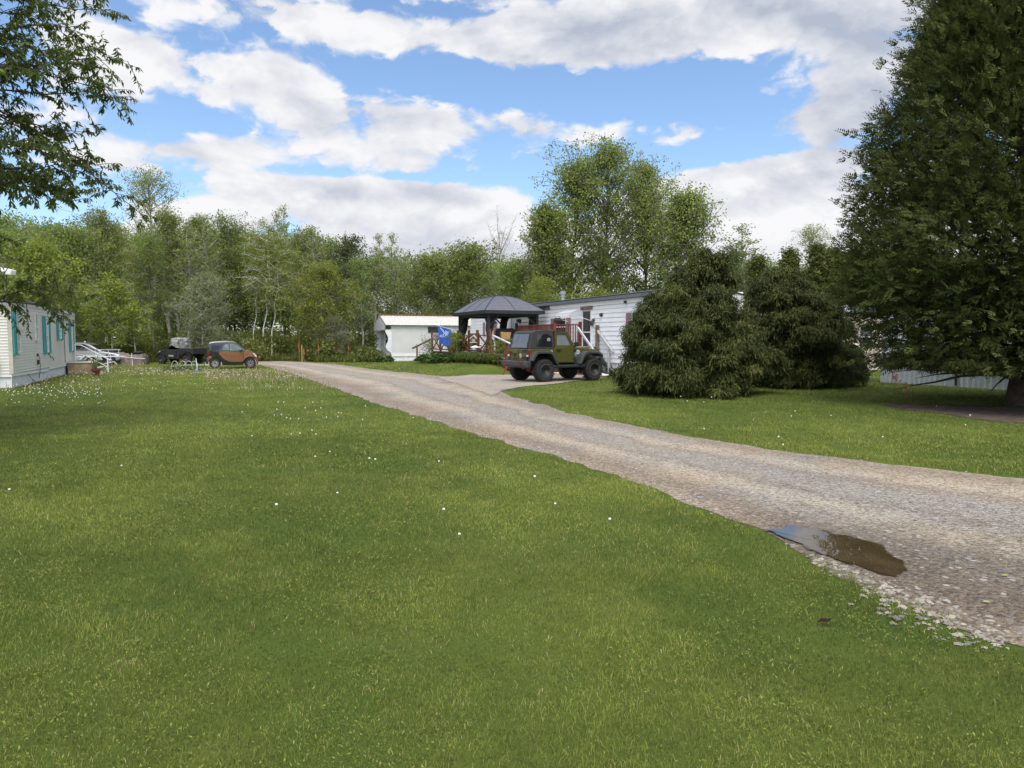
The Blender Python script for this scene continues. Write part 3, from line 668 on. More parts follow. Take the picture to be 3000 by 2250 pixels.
for (a, b_, yt, yb, sl, sr, bars) in ((47, 57.5, 905, 1035, (35.5, 47), None, 3), (104, 110.5, 917, 998, None, None, 0), (134, 140, 930, 1033, (126.8, 133.6), (140.5, 147), 3), (172.5, 178.5, 937, 993, (167.8, 172), (179, 184), 3), (208, 212, 947, 1028, (203, 207.6), (212.6, 216.3), 3)):
    xa, xb = xl(b_), xl(a); xc = (xa + xb) / 2
    window(home1, xa, xb, z1(yb, xc), z1(yt, xc), .038, GLASS_P if sl else GLASS, white_trim, bars=bars)
    for s_ in (sl, sr):
        if s_: shutter(home1, xl(s_[1]), min(xl(s_[0]), -.02), z1(yb + 3, xc), z1(yt - 3, xc), .026, turq, False)
xd0, xd1 = xl(195), xl(188); zb = .62
dmb = MB(); dmb.box(xd0, xd1, -.02, .035, zb, 2.98); door = dmb.build('door', M('white_door', (.64, .64, .62), .5), home1)
MB().box(xd1 - .09, xd1 + .01, .036, .05, zb, 2.98).build('door_jamb', M('rusty_wood', (.20, .12, .07), .8, var=.4, scale=8, dirt=(.4, .4, .4)), door)
MB().sph((xd1 - .16, .06, 1.95), .04).build('handle', dark_metal, door)
mb = MB(); x_ = xl(197); mb.box(x_ - .05, x_ + .05, .012, .05, 2.30, 2.44); mb.bar((x_, .04, 2.38), (x_ - .02, .26, 2.40), .05); mb.lathe([(.05, 2.28), (.09, 2.36), (.03, 2.46)], (x_, .27, 0)); mb.build('porch_lamp', dark_metal, home1)
mb = MB(); mb.bar((xl(180), .10, ze - .04), (xl(208), .10, ze - .08), .10, .10); mb.build('gutter_piece', white_trim, home1)
# window air conditioner low on the end wall, cables, vent hood on the roof
mb = MB(); mb.box(.0, .22, -1.55, -.42, .64, 1.05)
for i in range(9): mb.box(.222, .228, -1.5, -.47, .69 + i * .036, .71 + i * .036)
mb.build('air_conditioner', M('weathered_aluminium', (.36, .36, .36), .5, .4), home1)
xq = xl(108)
MB().box(xq - .05, xq + .05, .012, .07, 1.0, 1.1).build('outlet_box', dark_metal, home1); MB().box(xq - .09, xq + .06, .012, .08, .68, .86).build('meter_box', dark_metal, home1)
for pts in ([(xq, .05, 1.05), (xq - .25, .06, .95), (xq - .3, .06, .62), (xq - .15, .06, .36), (xq - .1, .03, .1)], [(xq + 1.9, .05, .38), (xq + 1.1, .05, .12), (xq + .6, .04, .05)], [(xl(143), .03, 1.03), (xl(147), .03, .92), (xl(153), .03, .90), (xl(155), .03, .75)]): MB().tube(pts, .012, 6).build('cable', dark_metal, home1)
pv = at(14, 800, 23.6)
vh = thing('roof_vent', 'white vent hood on a dark pipe above the cream mobile home', 'vent', (pv.x, pv.y, 2.9))
MB().tube([(0, 0, .3), (0, 0, pv.z - 2.9)], .05, 8).build('pipe', dark_metal, vh)
MB().prism([(-.35, pv.z - 2.92), (.28, pv.z - 2.98), (.30, pv.z - 2.80), (-.3, pv.z - 2.68)], -.13, .13).build('hood', white_trim, vh, bevel=.03)

# wooden porch steps and white rail by its door
sx0 = xl(193); stp = thing('porch_steps', 'brown plywood porch steps below the cream mobile home door', 'steps', C1, rzA)
ply = M('weathered_plywood', (.30, .215, .145), .85, var=.25, scale=4, dirt=(.16, .13, .10), dirt_amt=.6)
MB().box(xl(212), sx0 + .0, .06, 1.05, -.02, .53).build('platform', ply, stp)
MB().box(xl(212) - .03, sx0 + .03, .05, 1.12, .532, .565).build('platform_top', M('bare_board', (.46, .42, .35), .8), stp)
for i in range(1):
    MB().box(xl(212), sx0, 1.13 + i * .26, 1.38 + i * .26, -.02, .27 - i * .30).build('step', ply, stp)
    MB().box(xl(212) - .03, sx0 + .03, 1.13 + i * .26, 1.40 + i * .26, .272 - i * .30, .30 - i * .30).build('tread', M('bare_board', (.46, .42, .35)), stp)
rl = thing('handrail', 'white metal handrail slanting down beside the brown porch steps', 'handrail', C1, rzA)
white_pipe = M('white_pipe', (.68, .68, .69), .5, var=.06)
xr = xl(212) + .05
MB().tube([(xr, .1, 1.38), (xr, .40, 1.38), (xr, 1.62, .64), (xr, 1.72, .63)], .024, 8).build('rail', white_pipe, rl)
MB().tube([(xr, .15, .57), (xr, .15, 1.38)], .022, 8).build('post', white_pipe, rl); MB().tube([(xr, 1.55, .0), (xr, 1.55, .68)], .032, 8).build('post', white_pipe, rl)
MB().tube([(xr, .2, .95), (xr, .6, .85), (xr, 1.55, .25)], .02, 6).build('lower_rail', white_pipe, rl)

# ---------------- white mobile home with dark roof in the middle
C2 = Vector((6.33, 28.0, 0)); rzB = math.atan2(U[1], U[0])
home2 = thing('mobile_home', 'long white mobile home with dark metal roof behind the gazebo', 'mobile home', C2, rzB)
L2, W2, zs2, ze2 = 22.9, 3.35, .62, 3.33
alu = M('white_aluminium_siding', (.79, .80, .83), .45, var=.025, scale=.8, dirt=(.52, .53, .53), dirt_amt=.25)
mb = MB(); lap(mb, 0, L2, zs2, ze2 - .04, .203, .021); lap_end(mb, -W2, 0, zs2, ze2 + .25, .203, 0, -1, .016); lap_end(mb, -W2, 0, zs2, ze2, .203, L2, 1, .016)
mb.box(.02, L2 - .02, -W2 + .01, -.03, zs2, ze2)
mb.build('wall', alu, home2)
def xh(px): return tx(px, C2, U)
def D2(x): return C2.y + U[1] * x
def z2(y, x): return zy(y, D2(x))
mb = MB(); mb.box(-.05, xh(1613), -.02, .05, ze2 - .10, ze2 + .10); mb.box(xh(1565), L2, -.02, .05, ze2 - .10, ze2 + .10); mb.box(-.06, -.018, -W2 - .05, .05, ze2 - .10, ze2 + .08)
mb.poly([(-.05, .05, ze2 + .08), (-.05, -W2 - .05, ze2 + .08), (-.05, -W2 / 2, ze2 + .40)]); mb.build('fascia', white_trim, home2)
MB().box(xh(1613), xh(1565), -.04, .02, ze2 - .13, ze2 + .10).build('bare_sheathing', M('bare_sheathing', (.10, .085, .075), .9, var=.5, scale=3, dirt=(.3, .28, .26)), home2)
mb = MB(); xs = np.arange(-.12, L2 + .1, .078)
corrugated(mb, xs, .16, ze2 + .10, -W2 / 2, ze2 + .46, .020); corrugated(mb, xs, -W2 / 2, ze2 + .46, -W2 - .15, ze2 + .10, .020)
mb.build('roof', M('charcoal_metal_roof', (.035, .036, .040), .45, .25, var=.2, scale=2, dirt=(.08, .08, .085), dirt_amt=.5), home2)
MB().prism([(-.14, ze2 + .49), (L2 + .1, ze2 + .49), (L2 + .1, ze2 + .52), (-.14, ze2 + .52)], -W2 / 2 - .13, -W2 / 2 + .13).build('ridge_cap', M('galvanised', (.42, .43, .44), .4, .6), home2)
mb = MB()
for i in range(56): mb.box(.41 * i, .41 * i + .405, -.05, -.03 + .006 * (i % 2), -.02, zs2)
for i in range(8): mb.box(-.0, .02 + .006 * (i % 2), -.41 * i - .45, -.41 * i - .05, -.02, zs2)
mb.build('skirting', skirt_w, home2)
mauve = M('mauve_shutter_paint', (.30, .185, .195), .6, var=.1)
x0, x1 = xh(1735), xh(1707.5); zt = z2(912, (x0 + x1) / 2); zb2 = 1.30
mb = MB(); mb.box(x0, x0 + .10, -.02, .06, zb2, zt); mb.box(x1 - .06, x1, -.02, .06, zb2, zt); mb.box(x0, x1, -.02, .06, zt, zt + .07); frm = mb.build('door_frame', white_trim, home2)
dd = MB().box(x0 + .105, x1 - .065, -.02, .04, zb2, zt - .005).build('door', M('dark_screen_door', (.050, .054, .054), .4, var=.2), home2)
MB().box(x0 + .105, x1 - .065, .041, .06, z2(973, x0) - .025, z2(973, x0) + .025).build('push_bar', white_trim, dd)
mb = MB(); mb.box(x0 + .3, x0 + .33, .041, .05, zb2 + .3, zt - .1); mb.build('frame_bar', dark_metal, dd)
MB().box(x0 - .02, x1 + .04, .0, .14, zt + .075, zt + .24).build('door_header', M('rotten_wood', (.13, .10, .085), .9, var=.4, scale=5), home2)
# awning frame without its cover
mb = MB(); zA, zB_ = zt + .18, zt - .35; xa, xb = x0 + .0, x0 + 2.35
for i in range(9):
    q = xa + 1.05 + (xb - xa - 1.05) * i / 8
    mb.tube([(q, .04, zA - .05), (q, .62, zA - .22), (q, .78, zA - .42)], .007, 5)
mb.tube([(xa, .06, zA), (xb, .06, zA - .04)], .016, 6); mb.tube([(xa + 1, .62, zA - .22), (xb, .62, zA - .22)], .016, 6); mb.tube([(xa, .80, zA - .42), (xb, .80, zA - .42)], .018, 6)
mb.tube([(xa + .1, .05, zB_ - .1), (xa + .1, .80, zA - .42)], .015, 6); mb.tube([(xb, .05, zB_ - .1), (xb, .80, zA - .42)], .015, 6)
mb.build('awning_frame', white_trim, home2)
for (a, b_, yt, yb, sl, sr) in ((1628, 1661, 931, 985, (1616, 1626.5), (1661, 1673)), (1853, 1905, 913, 985, (1836, 1850), (1908, 1922)), (1425, 1447, 943, 985, (1417.5, 1424), (1448, 1457))):
    xa, xb = xh(b_), xh(a); xc = (xa + xb) / 2
    window(home2, xa, xb, z2(yb, xc), z2(yt, xc), .04, GLASS, white_trim)
    for s_ in (sl, sr): shutter(home2, xh(s_[1]), xh(s_[0]), z2(yb, xc), z2(yt + 1, xc), .026, mauve)
dd = MB().box(xh(1508), xh(1490), -.02, .04, .8, 2.95).build('side_door', M('pale_blue_door', (.56, .63, .70), .5, var=.03), home2)
MB().box(xh(1500.6), xh(1499.6), .041, .05, .8, 2.90).build('door_gap', dark_metal, dd)
for (px_, py_, rr_) in ((1763.5, 922, .09),):
    x_ = xh(px_); mb = MB(); mb.lathe([(.02, .018), (rr_, .03), (rr_ * .8, .12), (.02, .16)], (x_, 0, z2(py_, x_)), 'y', 12); mb.build('wall_lamp', dark_metal, home2)
x_ = xh(1739); zc = z2(945, x_); mb = MB()
mb.sph((x_ + .05, .08, zc + .05), .08); mb.tube([(x_ - .12, .06, zc + .16), (x_ - .05, .1, zc + .03), (x_ - .1, .08, zc - .22)], [.05, .05, .01], 7); mb.box(x_ + .08, x_ + .26, .03, .08, zc - .14, zc + .06); mb.sph((x_ - .1, .1, zc + .14), .06)
mb.build('wall_ornament', M('pewter', (.12, .125, .125), .4, .5), home2)
mb = MB(); x_ = xh(1562); mb.tube([(x_, -W2 * .55, ze2 + .3), (x_, -W2 * .55, ze2 + .95)], .12, 12); mb.tube([(x_, -W2 * .55, ze2 + .72), (x_, -W2 * .55, ze2 + .76)], .16, 12); mb.tube([(x_, -W2 * .55, ze2 + .86), (x_, -W2 * .55, ze2 + 1.03)], .17, 12); mb.build('chimney', M('galvanised', (.42, .43, .44)), home2)
mb = MB(); x_ = xh(1927); mb.lathe([(.16, ze2 + .22), (.07, ze2 + .30), (.05, ze2 + .36), (.05, ze2 + .5)], (x_, -.75, 0)); mb.build('vent_pipe', dark_metal, home2)
mb = MB(); x_ = xh(1835); mb.box(x_ - .06, x_ + .06, .05, .13, ze2 - .12, ze2 - .0); mb.build('flood_lamp', dark_metal, home2)

# ---------------- pale old trailer with a ribbed tin roof, left of the gazebo
C3 = Vector((at(1147, 995, 55).x, 55.0, 0)); rzC = math.atan2(-V[1], -V[0])
home3 = thing('old_trailer', 'pale grey old trailer with ribbed tin roof and scalloped end', 'trailer', C3, rzC)
L3, W3, ze3, zr3 = 12.0, 3.5, 2.80, 3.56
sheet_m = M('pale_sheet_metal', (.61, .615, .61), .5, .1, var=.04, scale=.8, dirt=(.42, .43, .40), dirt_amt=.35)
blue_w = M('cool_white_panel', (.60, .62, .66), .55, var=.04)
mb = MB(); xs = np.arange(-L3, 0.001, .10)
for i in range(len(xs) - 1):                                                     # fine vertical ribs
    a, b_ = xs[i], xs[i + 1]; mb.box(a + .003, b_ - .003, -.02, .0 + .006 * (i % 2), .50, ze3 - .02)
mb.box(-L3, -.01, -W3 + .02, -.021, .0, ze3); mb.build('wall', sheet_m, home3)
MB().box(-.012, .0, -W3, 0, .3, ze3).build('end_panel', blue_w, home3)
mb = MB(); mb.box(-L3, .06, .008, .05, .36, .56); mb.box(.002, .06, -W3 - .04, .008, .36, .56); mb.build('belt_trim', white_trim, home3)
mb = MB()
for i in range(40): mb.box(-.3 * i - .295, -.3 * i, -.018, -.004 + .006 * (i % 2), -.02, .36)
mb.box(-.01, .012, -W3, -.02, -.02, .36); mb.build('skirting', M('white_skirt_panel', (.70, .71, .74), .5), home3)
mb = MB(); xs = np.arange(-L3, .58, .085)
corrugated(mb, xs, .22, ze3 - .04, -W3 / 2, zr3, .022); corrugated(mb, xs, -W3 / 2, zr3, -W3 - .2, ze3 - .04, .022)
mb.build('roof', M('pale_tin_roof', (.58, .56, .52), .45, .3, var=.06, dirt=(.42, .38, .32), dirt_amt=.3), home3)
MB().box(-L3, .56, -W3 / 2 - .12, -W3 / 2 + .12, zr3 + .024, zr3 + .075).build('ridge_cap', M('rust', (.22, .085, .05), .85, var=.3, scale=2), home3)
mb = MB(); q = .52
mb.poly([(q, .18, ze3 - .08), (q, .18, ze3 - .42), (q, -W3 - .16, ze3 - .42), (q, -W3 - .16, ze3 - .08), (q, -W3 / 2, zr3 - .03)]); mb.poly([(q - .02, .18, ze3 - .08), (q - .02, .18, ze3 - .42), (q - .02, -W3 - .16, ze3 - .42), (q - .02, -W3 - .16, ze3 - .08), (q - .02, -W3 / 2, zr3 - .03)][::-1])
mb.box(.002, q, .0, .04, ze3 - .42, ze3 - .38); mb.build('pediment', blue_w, home3)
for yy in (.03, -W3 - .03):                                                      # wavy side fins
    pts = [(.005, ze3 - .42)] + [(.50 - .24 * math.sin((k / 14) * math.pi * 1.25) ** 2 - .30 * max(0, (k - 9) / 5) ** 2, ze3 - .42 - 1.72 * k / 14) for k in range(15)] + [(.005, ze3 - 2.3)]
    MB().prism(pts, yy - .03, yy + .03).build('scalloped_fin', M('white_fin', (.66, .68, .72)), home3)
yw0, yw1 = -W3 * .34, -W3 * .05
wv = MB(); wv.box(.002, .05, -W3 * .62, -W3 * .60, 1.05, 2.3); wv.build('window_trim', white_trim, home3)
fr = MB()
for (a, b_, c, d) in ((-1.85, -.95, 1.02, 1.07), (-1.85, -.95, 2.35, 2.40), (-1.85, -1.80, 1.07, 2.35), (-1.0, -.95, 1.07, 2.35), (-1.8, -1.0, 1.68, 1.73)): fr.box(.001, .05, a, b_, c, d)
fr = fr.build('window', white_trim, home3); MB().box(.0015, .03, -1.8, -1.0, 1.07, 2.35).build('pane', GLASS, fr)
MB().box(-4.7, -4.1, .0, .03, 1.9, 2.55).build('wall_patch', sheet_m, home3)
fr = MB()
for (a, b_, c, d) in ((-4.3, -2.9, 2.18, 2.24), (-4.3, -2.9, 2.58, 2.64), (-4.3, -4.24, 2.24, 2.58), (-2.96, -2.9, 2.24, 2.58)): fr.box(a, b_, .0, .04, c, d)
fr = fr.build('window', dark_metal, home3); MB().box(-4.24, -2.96, .0, .02, 2.24, 2.58).build('pane', GLASS, fr)

# ---------------- white home behind the cedar, right
C4b = Vector((at(2583, 995, 27.7).x, 27.7, 0)); C4 = C4b - Vector((U[0], U[1], 0)) * 12
home4 = thing('mobile_home', 'white mobile home with corrugated skirting seen under the big cedar', 'mobile home', C4, rzB)
L4, W4 = 12.0, 4.0
mb = MB(); lap(mb, 0, L4, .70, 3.0, .203, .014); lap_end(mb, -W4, 0, .7, 3.2, .203, L4, 1, .014); mb.box(.02, L4 - .02, -W4, -.03, .7, 3.0); mb.build('wall', M('cool_white_siding', (.66, .68, .73), .5, var=.03), home4)
mb = MB(); xs = np.arange(0, L4 + .001, .05); a = []
for i, x in enumerate(xs): a.append((x, -.03 + (.025 if i % 4 in (0, 1) else 0)))
for (xa, ya), (xb, yb) in zip(a, a[1:]): mb.poly([(xa, ya, -.02), (xb, yb, -.02), (xb, yb, .69), (xa, ya, .69)])
mb.box(L4 - .03, L4, -W4, -.04, -.02, .69); mb.box(0, L4 + .01, -.02, .015, .68, .72); mb.build('skirting', M('corrugated_skirting', (.56, .60, .66), .4, .35, var=.05, dirt=(.40, .43, .46), dirt_amt=.3), home4)
MB().box(C4b.y * 0 + L4 - 3.05, L4 - 3.0, -.02, .04, .05, .62).build('skirting_joint', dark_metal, home4)
window(home4, L4 - 3.4, L4 - 2.2, 1.6, 2.6, .035, GLASS, white_trim)
mb = MB(); corrugated(mb, np.arange(-.2, L4 + .2, .08), .15, 3.0, -W4 / 2, 3.45, .015); corrugated(mb, np.arange(-.2, L4 + .2, .08), -W4 / 2, 3.45, -W4 - .15, 3.0, .015); mb.build('roof', M('grey_metal_roof', (.16, .165, .17)), home4)
mb = MB(); mb.poly([(L4, 0, 3.0), (L4, -W4, 3.0), (L4, -W4 / 2, 3.43)]); mb.build('gable', M('cool_white_siding', (.66, .68, .73)), home4)

# ---------------- beige home further back on the right
C5 = Vector((at(2366, 995, 37).x, 37.0, 0))
home5 = thing('mobile_home', 'beige mobile home with grey roof edge glimpsed between bush and cedar', 'mobile home', C5, rzC)
mb = MB(); lap(mb, -14, 0, .0, 3.15, .22, .018); lap_end(mb, -4, 0, 0, 3.2, .22, 0, 1, .018); mb.box(-13.9, -.02, -4, -.03, 0, 3.1); mb.build('wall', M('beige_siding', (.58, .50, .42), .6, var=.05), home5)
mb = MB(); corrugated(mb, np.arange(-14.2, .25, .09), .2, 3.15, -2, 3.6, .015); corrugated(mb, np.arange(-14.2, .25, .09), -2, 3.6, -4.2, 3.15, .015); mb.poly([(.01, 0, 3.15), (.01, -4, 3.15), (.01, -2, 3.58)]); mb.build('roof', M('grey_blue_roof', (.26, .28, .32), .5), home5)
MB().box(-14.2, .25, .2, .24, 3.04, 3.18).build('gutter', M('pale_gutter', (.5, .52, .55)), home5)
window(home5, -4.6, -3.6, 1.2, 2.4, .04, GLASS, white_trim)

# ================================================================== gazebo, decks, rails
redm = M('red_stained_wood', (.145, .036, .024), .75, var=.3, scale=6, dirt=(.07, .03, .025), dirt_amt=.5)
reddark = M('red_brown_board', (.075, .036, .030), .85, var=.3, scale=3, dirt=(.12, .08, .07), dirt_amt=.5)
grey_board = M('grey_deck_board', (.27, .255, .24), .85, var=.2, scale=3)
white_rail = M('white_painted_rail', (.55, .55, .56), .6, var=.1)
DZ = .94
deck = thing('deck', 'red brown wooden deck with cross braced railing carrying the gazebo', 'deck', (DA.x, DA.y, 0), rzB)     # local x = u (away), y = -v
LD, WD = 10.3, 3.35
mb = MB()
for i in range(24): mb.box(0, LD, -WD + i * .14, -WD + i * .14 + .132, DZ - .04, DZ)
mb.build('floor', grey_board, deck)
mb = MB(); mb.box(-.02, LD, -.01, .03, DZ - .50, DZ - .03); mb.box(-.05, -.01, -WD, .03, DZ - .50, DZ - .03); mb.build('rim_board', reddark, deck)
mb = MB(); 
for x in (.0, 2.5, 5, 7.5, 10.2):
    for y in (-.05, -1.6, -3.2): mb.box(x + .01, x + .10, y - .1, y - .02, 0, DZ - .5)
mb.build('pier', reddark, deck)
MB().box(.02, LD, -.30, -.28, .1, DZ - .4).build('under_shade_sheet', M('deck_shade_black', (.02, .017, .015), .9), deck)  # near-black sheet standing in for the shade beneath the deck
pxs = [1446, 1407, 1377, 1348.5, 1320, 1295, 1270.5]
xp = [tx(p_, DA, U) for p_ in pxs]; xp[0] = .0
leanz = [.10, .05, -.04, .02, .0, .0, .0]
for i, x in enumerate(xp):
    MB().bar((x, .085, DZ - .30), (x + leanz[i] * .4, .10 + leanz[i], DZ + 1.22 - (.12 if i == 4 else 0)), .11, .11).build('post', redm, deck)
for x0_, x1_ in zip(xp, xp[1:]):
    MB().bar((x0_ + .05, .08, DZ + .93), (x1_ - .05, .08, DZ + .93), .05, .05).build('top_rail', reddark, deck)
    MB().bar((x0_ + .07, .05, DZ + .12), (x1_ - .07, .05, DZ + .12), .04, .07).build('bottom_rail', redm, deck)
    MB().bar((x0_ + .06, .100, DZ + .92), (x1_ - .06, .100, DZ + .08), .035, .09).build('brace', redm, deck)
    MB().bar((x0_ + .06, .062, DZ + .08), (x1_ - .06, .062, DZ + .92), .035, .09).build('brace', redm, deck)
MB().bar((xp[-1] + .1, .09, DZ + .75), (xp[-1] + .15, 1.35, DZ + .15), .05, .10).build('stair_rail', reddark, deck); MB().box(xp[-1] + .1, xp[-1] + .18, 1.0, 1.08, 0, DZ + .3).build('stair_post', redm, deck)
for k in range(3): MB().box(xp[-1] - .1, xp[-1] + .9, .1 + k * .3, .4 + k * .3, DZ - .3 - k * .22, DZ - .26 - k * .22).build('stair_tread', reddark, deck)
# ramp running towards the road
mb = MB(); mb.bar((-.03, -.55, DZ - .02), (-4.2, -.55, .22), 1.1, .05); mb.build('ramp_floor', grey_board, deck)
for y in (.0, -1.12): MB().bar((-.03, y, DZ - .22), (-4.2, y, .06), .05, .34).build('ramp_side', reddark, deck)
MB().bar((-.02, .07, DZ + .93), (-4.1, .07, .22 + .90), .09, .05).build('ramp_rail', white_rail, deck)
for x, zz in ((-1.75, .64), (-3.9, .27)): MB().box(x - .05, x + .05, .02, .12, 0, zz + .88).build('ramp_post', redm, deck)

# gazebo
NG = Vector((at(1431, 995, 37).x, 37.0, 0)); ga, gb = 4.40, 2.76
gaz = thing('gazebo', 'black metal gazebo with curved slatted hardtop and tied curtains', 'gazebo', (NG.x, NG.y, DZ), rzB)
char = M('charcoal_paint', (.020, .021, .024), .55, var=.15); zt_ = 3.02 - DZ
for (x, y) in ((0, 0), (ga, 0), (0, -gb), (ga, -gb)):
    MB().box(x - .07, x + .07, y - .07, y + .07, .01, zt_).build('post', char, gaz)
mb = MB(); 
for y in (0, -gb): mb.box(.07, ga - .07, y - .035, y + .035, zt_ - .16, zt_)
for x in (0, ga): mb.box(x - .035, x + .035, -gb + .07, -.07, zt_ - .16, zt_)
mb.build('beam', char, gaz)
for (x, y, sx_, sy_) in ((0, 0, 1, -1), (ga, 0, -1, -1), (0, -gb, 1, 1), (ga, -gb, -1, 1)):
    MB().bar((x + sx_ * .05, y, zt_ - .65), (x + sx_ * .62, y, zt_ - .08), .05, .07).build('brace', char, gaz)
    MB().bar((x, y + sy_ * .05, zt_ - .65), (x, y + sy_ * .62, zt_ - .08), .05, .07).build('brace', char, gaz)
ov = .30; X0, X1, Y0, Y1 = -ov, ga + ov, -gb - ov, ov; ccx, ccy = ga / 2, -gb / 2; zE = 3.16 - DZ; rise = .86
mb = MB()
for (a, b_) in (((X0, Y1), (X1, Y1)), ((X0, Y0), (X1, Y0)), ((X0, Y0), (X0, Y1)), ((X1, Y0), (X1, Y1))): mb.bar((a[0], a[1], zE - .09), (b_[0], b_[1], zE - .09), .05, .17)
mb.build('eave_band', char, gaz)
NS = 15; mb = MB(); rings = []
for i in range(NS + 1):
    f = i / NS; z = zE + rise * math.sin(f * math.pi / 2 * 1.02) ** 1.02 / math.sin(math.pi / 2 * 1.02); s_ = 1 - f
    hx, hy = (X1 - X0) / 2 * s_ + .28 * f, (Y1 - Y0) / 2 * s_ + .03 * f
    rings.append((hx, hy, z))
for i in range(NS):
    (ax, ay, az_), (bx_, by_, bz) = rings[i], rings[i + 1]
    for (p_, q_, r_, t_) in ((( -1, 1), (1, 1), (1, 1), (-1, 1)), ((1, -1), (-1, -1), (-1, -1), (1, -1)), ((1, 1), (1, -1), (1, -1), (1, 1)), ((-1, -1), (-1, 1), (-1, 1), (-1, -1))):
        lo0 = (ccx + p_[0] * ax, ccy + p_[1] * ay, az_ + .012); lo1 = (ccx + q_[0] * ax, ccy + q_[1] * ay, az_ + .012)
        up1 = (ccx + r_[0] * bx_, ccy + r_[1] * by_, bz); up0 = (ccx + t_[0] * bx_, ccy + t_[1] * by_, bz)
        mb.poly([lo0, lo1, up1, up0]); 
        mb.poly([(lo0[0], lo0[1], lo0[2] - .018), (lo1[0], lo1[1], lo1[2] - .018), lo1, lo0])
mb.build('roof', M('slate_metal_roof', (.15, .155, .175), .42, .45, var=.08), gaz)
mb = MB()
for (sx_, sy_) in ((1, 1), (1, -1), (-1, 1), (-1, -1)): mb.tube([(ccx + sx_ * hx, ccy + sy_ * hy, z + .014) for hx, hy, z in rings], .022, 5)
for k in (1 / 3, 2 / 3):
    for sgn in (1, -1):
        mb.tube([(ccx - hx + 2 * hx * k, ccy + sgn * hy, z + .012) for hx, hy, z in rings[:-1]], .015, 5); 
for k in (1 / 2,):
    for sgn in (1, -1): mb.tube([(ccx + sgn * hx, ccy - hy + 2 * hy * k, z + .012) for hx, hy, z in rings[:-1]], .015, 5)
mb.build('roof_seam', char, gaz)
def drape(x, y, seed):
    r_ = random.Random(seed); mb = MB(); pts = []; rads = []
    for k in range(13):
        f = k / 12; tie = math.exp(-((f - .55) / .10) ** 2); rads.append(.20 * (1 - .68 * tie) + .02 * r_.random()); pts.append((x + .10 * math.sin(f * 5), y - .05 * math.cos(f * 4), .06 + (zt_ - .22) * (1 - f)))
    mb.tube(pts, rads, 12)
    for i, v_ in enumerate(mb.bm.verts):
        a = math.atan2(v_.co.y - y, v_.co.x - x); v_.co.x += .025 * math.cos(7 * a) ; v_.co.y += .025 * math.sin(6 * a)
    return mb
cur = M('black_net_curtain', (.012, .013, .014), .8, var=.3)
for i, (x, y) in enumerate(((.20, -.16), (ga - .2, -.16), (.22, -gb + .16), (ga - .2, -gb + .16))): drape(x, y, i).build('curtain', cur, gaz, smooth=True)

# entry deck with red balusters and its steps
wq = tx(1703, C2, U); Q = Vector((C2.x + U[0] * wq - V[0] * 1.45, C2.y + U[1] * wq - V[1] * 1.45, 0)); EZ, RZ_ = 1.33, 2.40
ed = thing('entry_deck', 'raised entry deck with dark red baluster railing behind the olive car', 'deck', Q, rzB)
mb = MB()
for i in range(11): mb.box(-1.6, 4.5, -1.42 + i * .13, -1.42 + i * .13 + .122, EZ - .04, EZ)
mb.build('floor', grey_board, ed)
mb = MB(); mb.box(-1.6, 4.5, -.01, .03, EZ - .3, EZ - .03); mb.box(-1.62, -1.58, -1.42, .03, EZ - .3, EZ - .03); mb.box(-.02, .02, -1.4, -.02, EZ - .28, EZ - .05); mb.build('rim_board', reddark, ed)
for (x, y) in ((0, 0), (4.5, 0), (0, -1.38), (2.25, 0)): MB().box(x - .06, x + .06, y - .06, y + .06, 0, RZ_ + (.12 if (x, y) in ((0, 0), (0, -1.38), (4.5, 0)) else 0)).build('post', redm, ed)
MB().box(.06, 4.44, -.07, .07, RZ_ - .06, RZ_ - .01).build('top_rail', redm, ed); MB().box(-.07, .07, -1.32, -.06, RZ_ - .06, RZ_ - .01).build('top_rail', redm, ed)
MB().box(.06, 4.44, -.02, .02, EZ + .08, EZ + .16).build('bottom_rail', redm, ed); MB().box(-.02, .02, -1.32, -.06, EZ + .08, EZ + .16).build('bottom_rail', redm, ed)
for i in range(33):
    x = .16 + i * .13; MB().box(x - .019, x + .019, .022, .06, EZ + .02, RZ_ - .06).build('baluster', redm, ed)
for i in range(9):
    y = -.19 - i * .13; MB().box(-.06, -.022, y - .019, y + .019, EZ + .02, RZ_ - .06).build('baluster', redm, ed)
for k in range(5):
    MB().box(-1.88 - k * .28, -1.6 - k * .28, -1.38, -.42, EZ - .25 - k * .24, EZ - .21 - k * .24).build('stair_tread', M('dark_stair_board', (.055, .06, .065), .8), ed)
for y in (-.42, -1.36): MB().bar((-1.6, y, EZ - .2), (-3.05, y, .02), .04, .22).build('stringer', M('dark_stair_board', (.055, .06, .065)), ed)
gal = M('grey_painted_rail', (.42, .43, .45), .55)
for y in (-.42, -1.34):
    MB().bar((-1.5, y, 2.20), (-3.1, y, 1.08), .07, .09).build('handrail', gal, ed)
    MB().box(-2.75, -2.68, y - .035, y + .035, 0, 1.34).build('rail_post', gal, ed)
MB().box(-1.74, -1.62, -1.40, -1.28, 0, 2.32).build('newel_post', M('weathered_brown_post', (.15, .11, .085), .85, var=.3), ed)

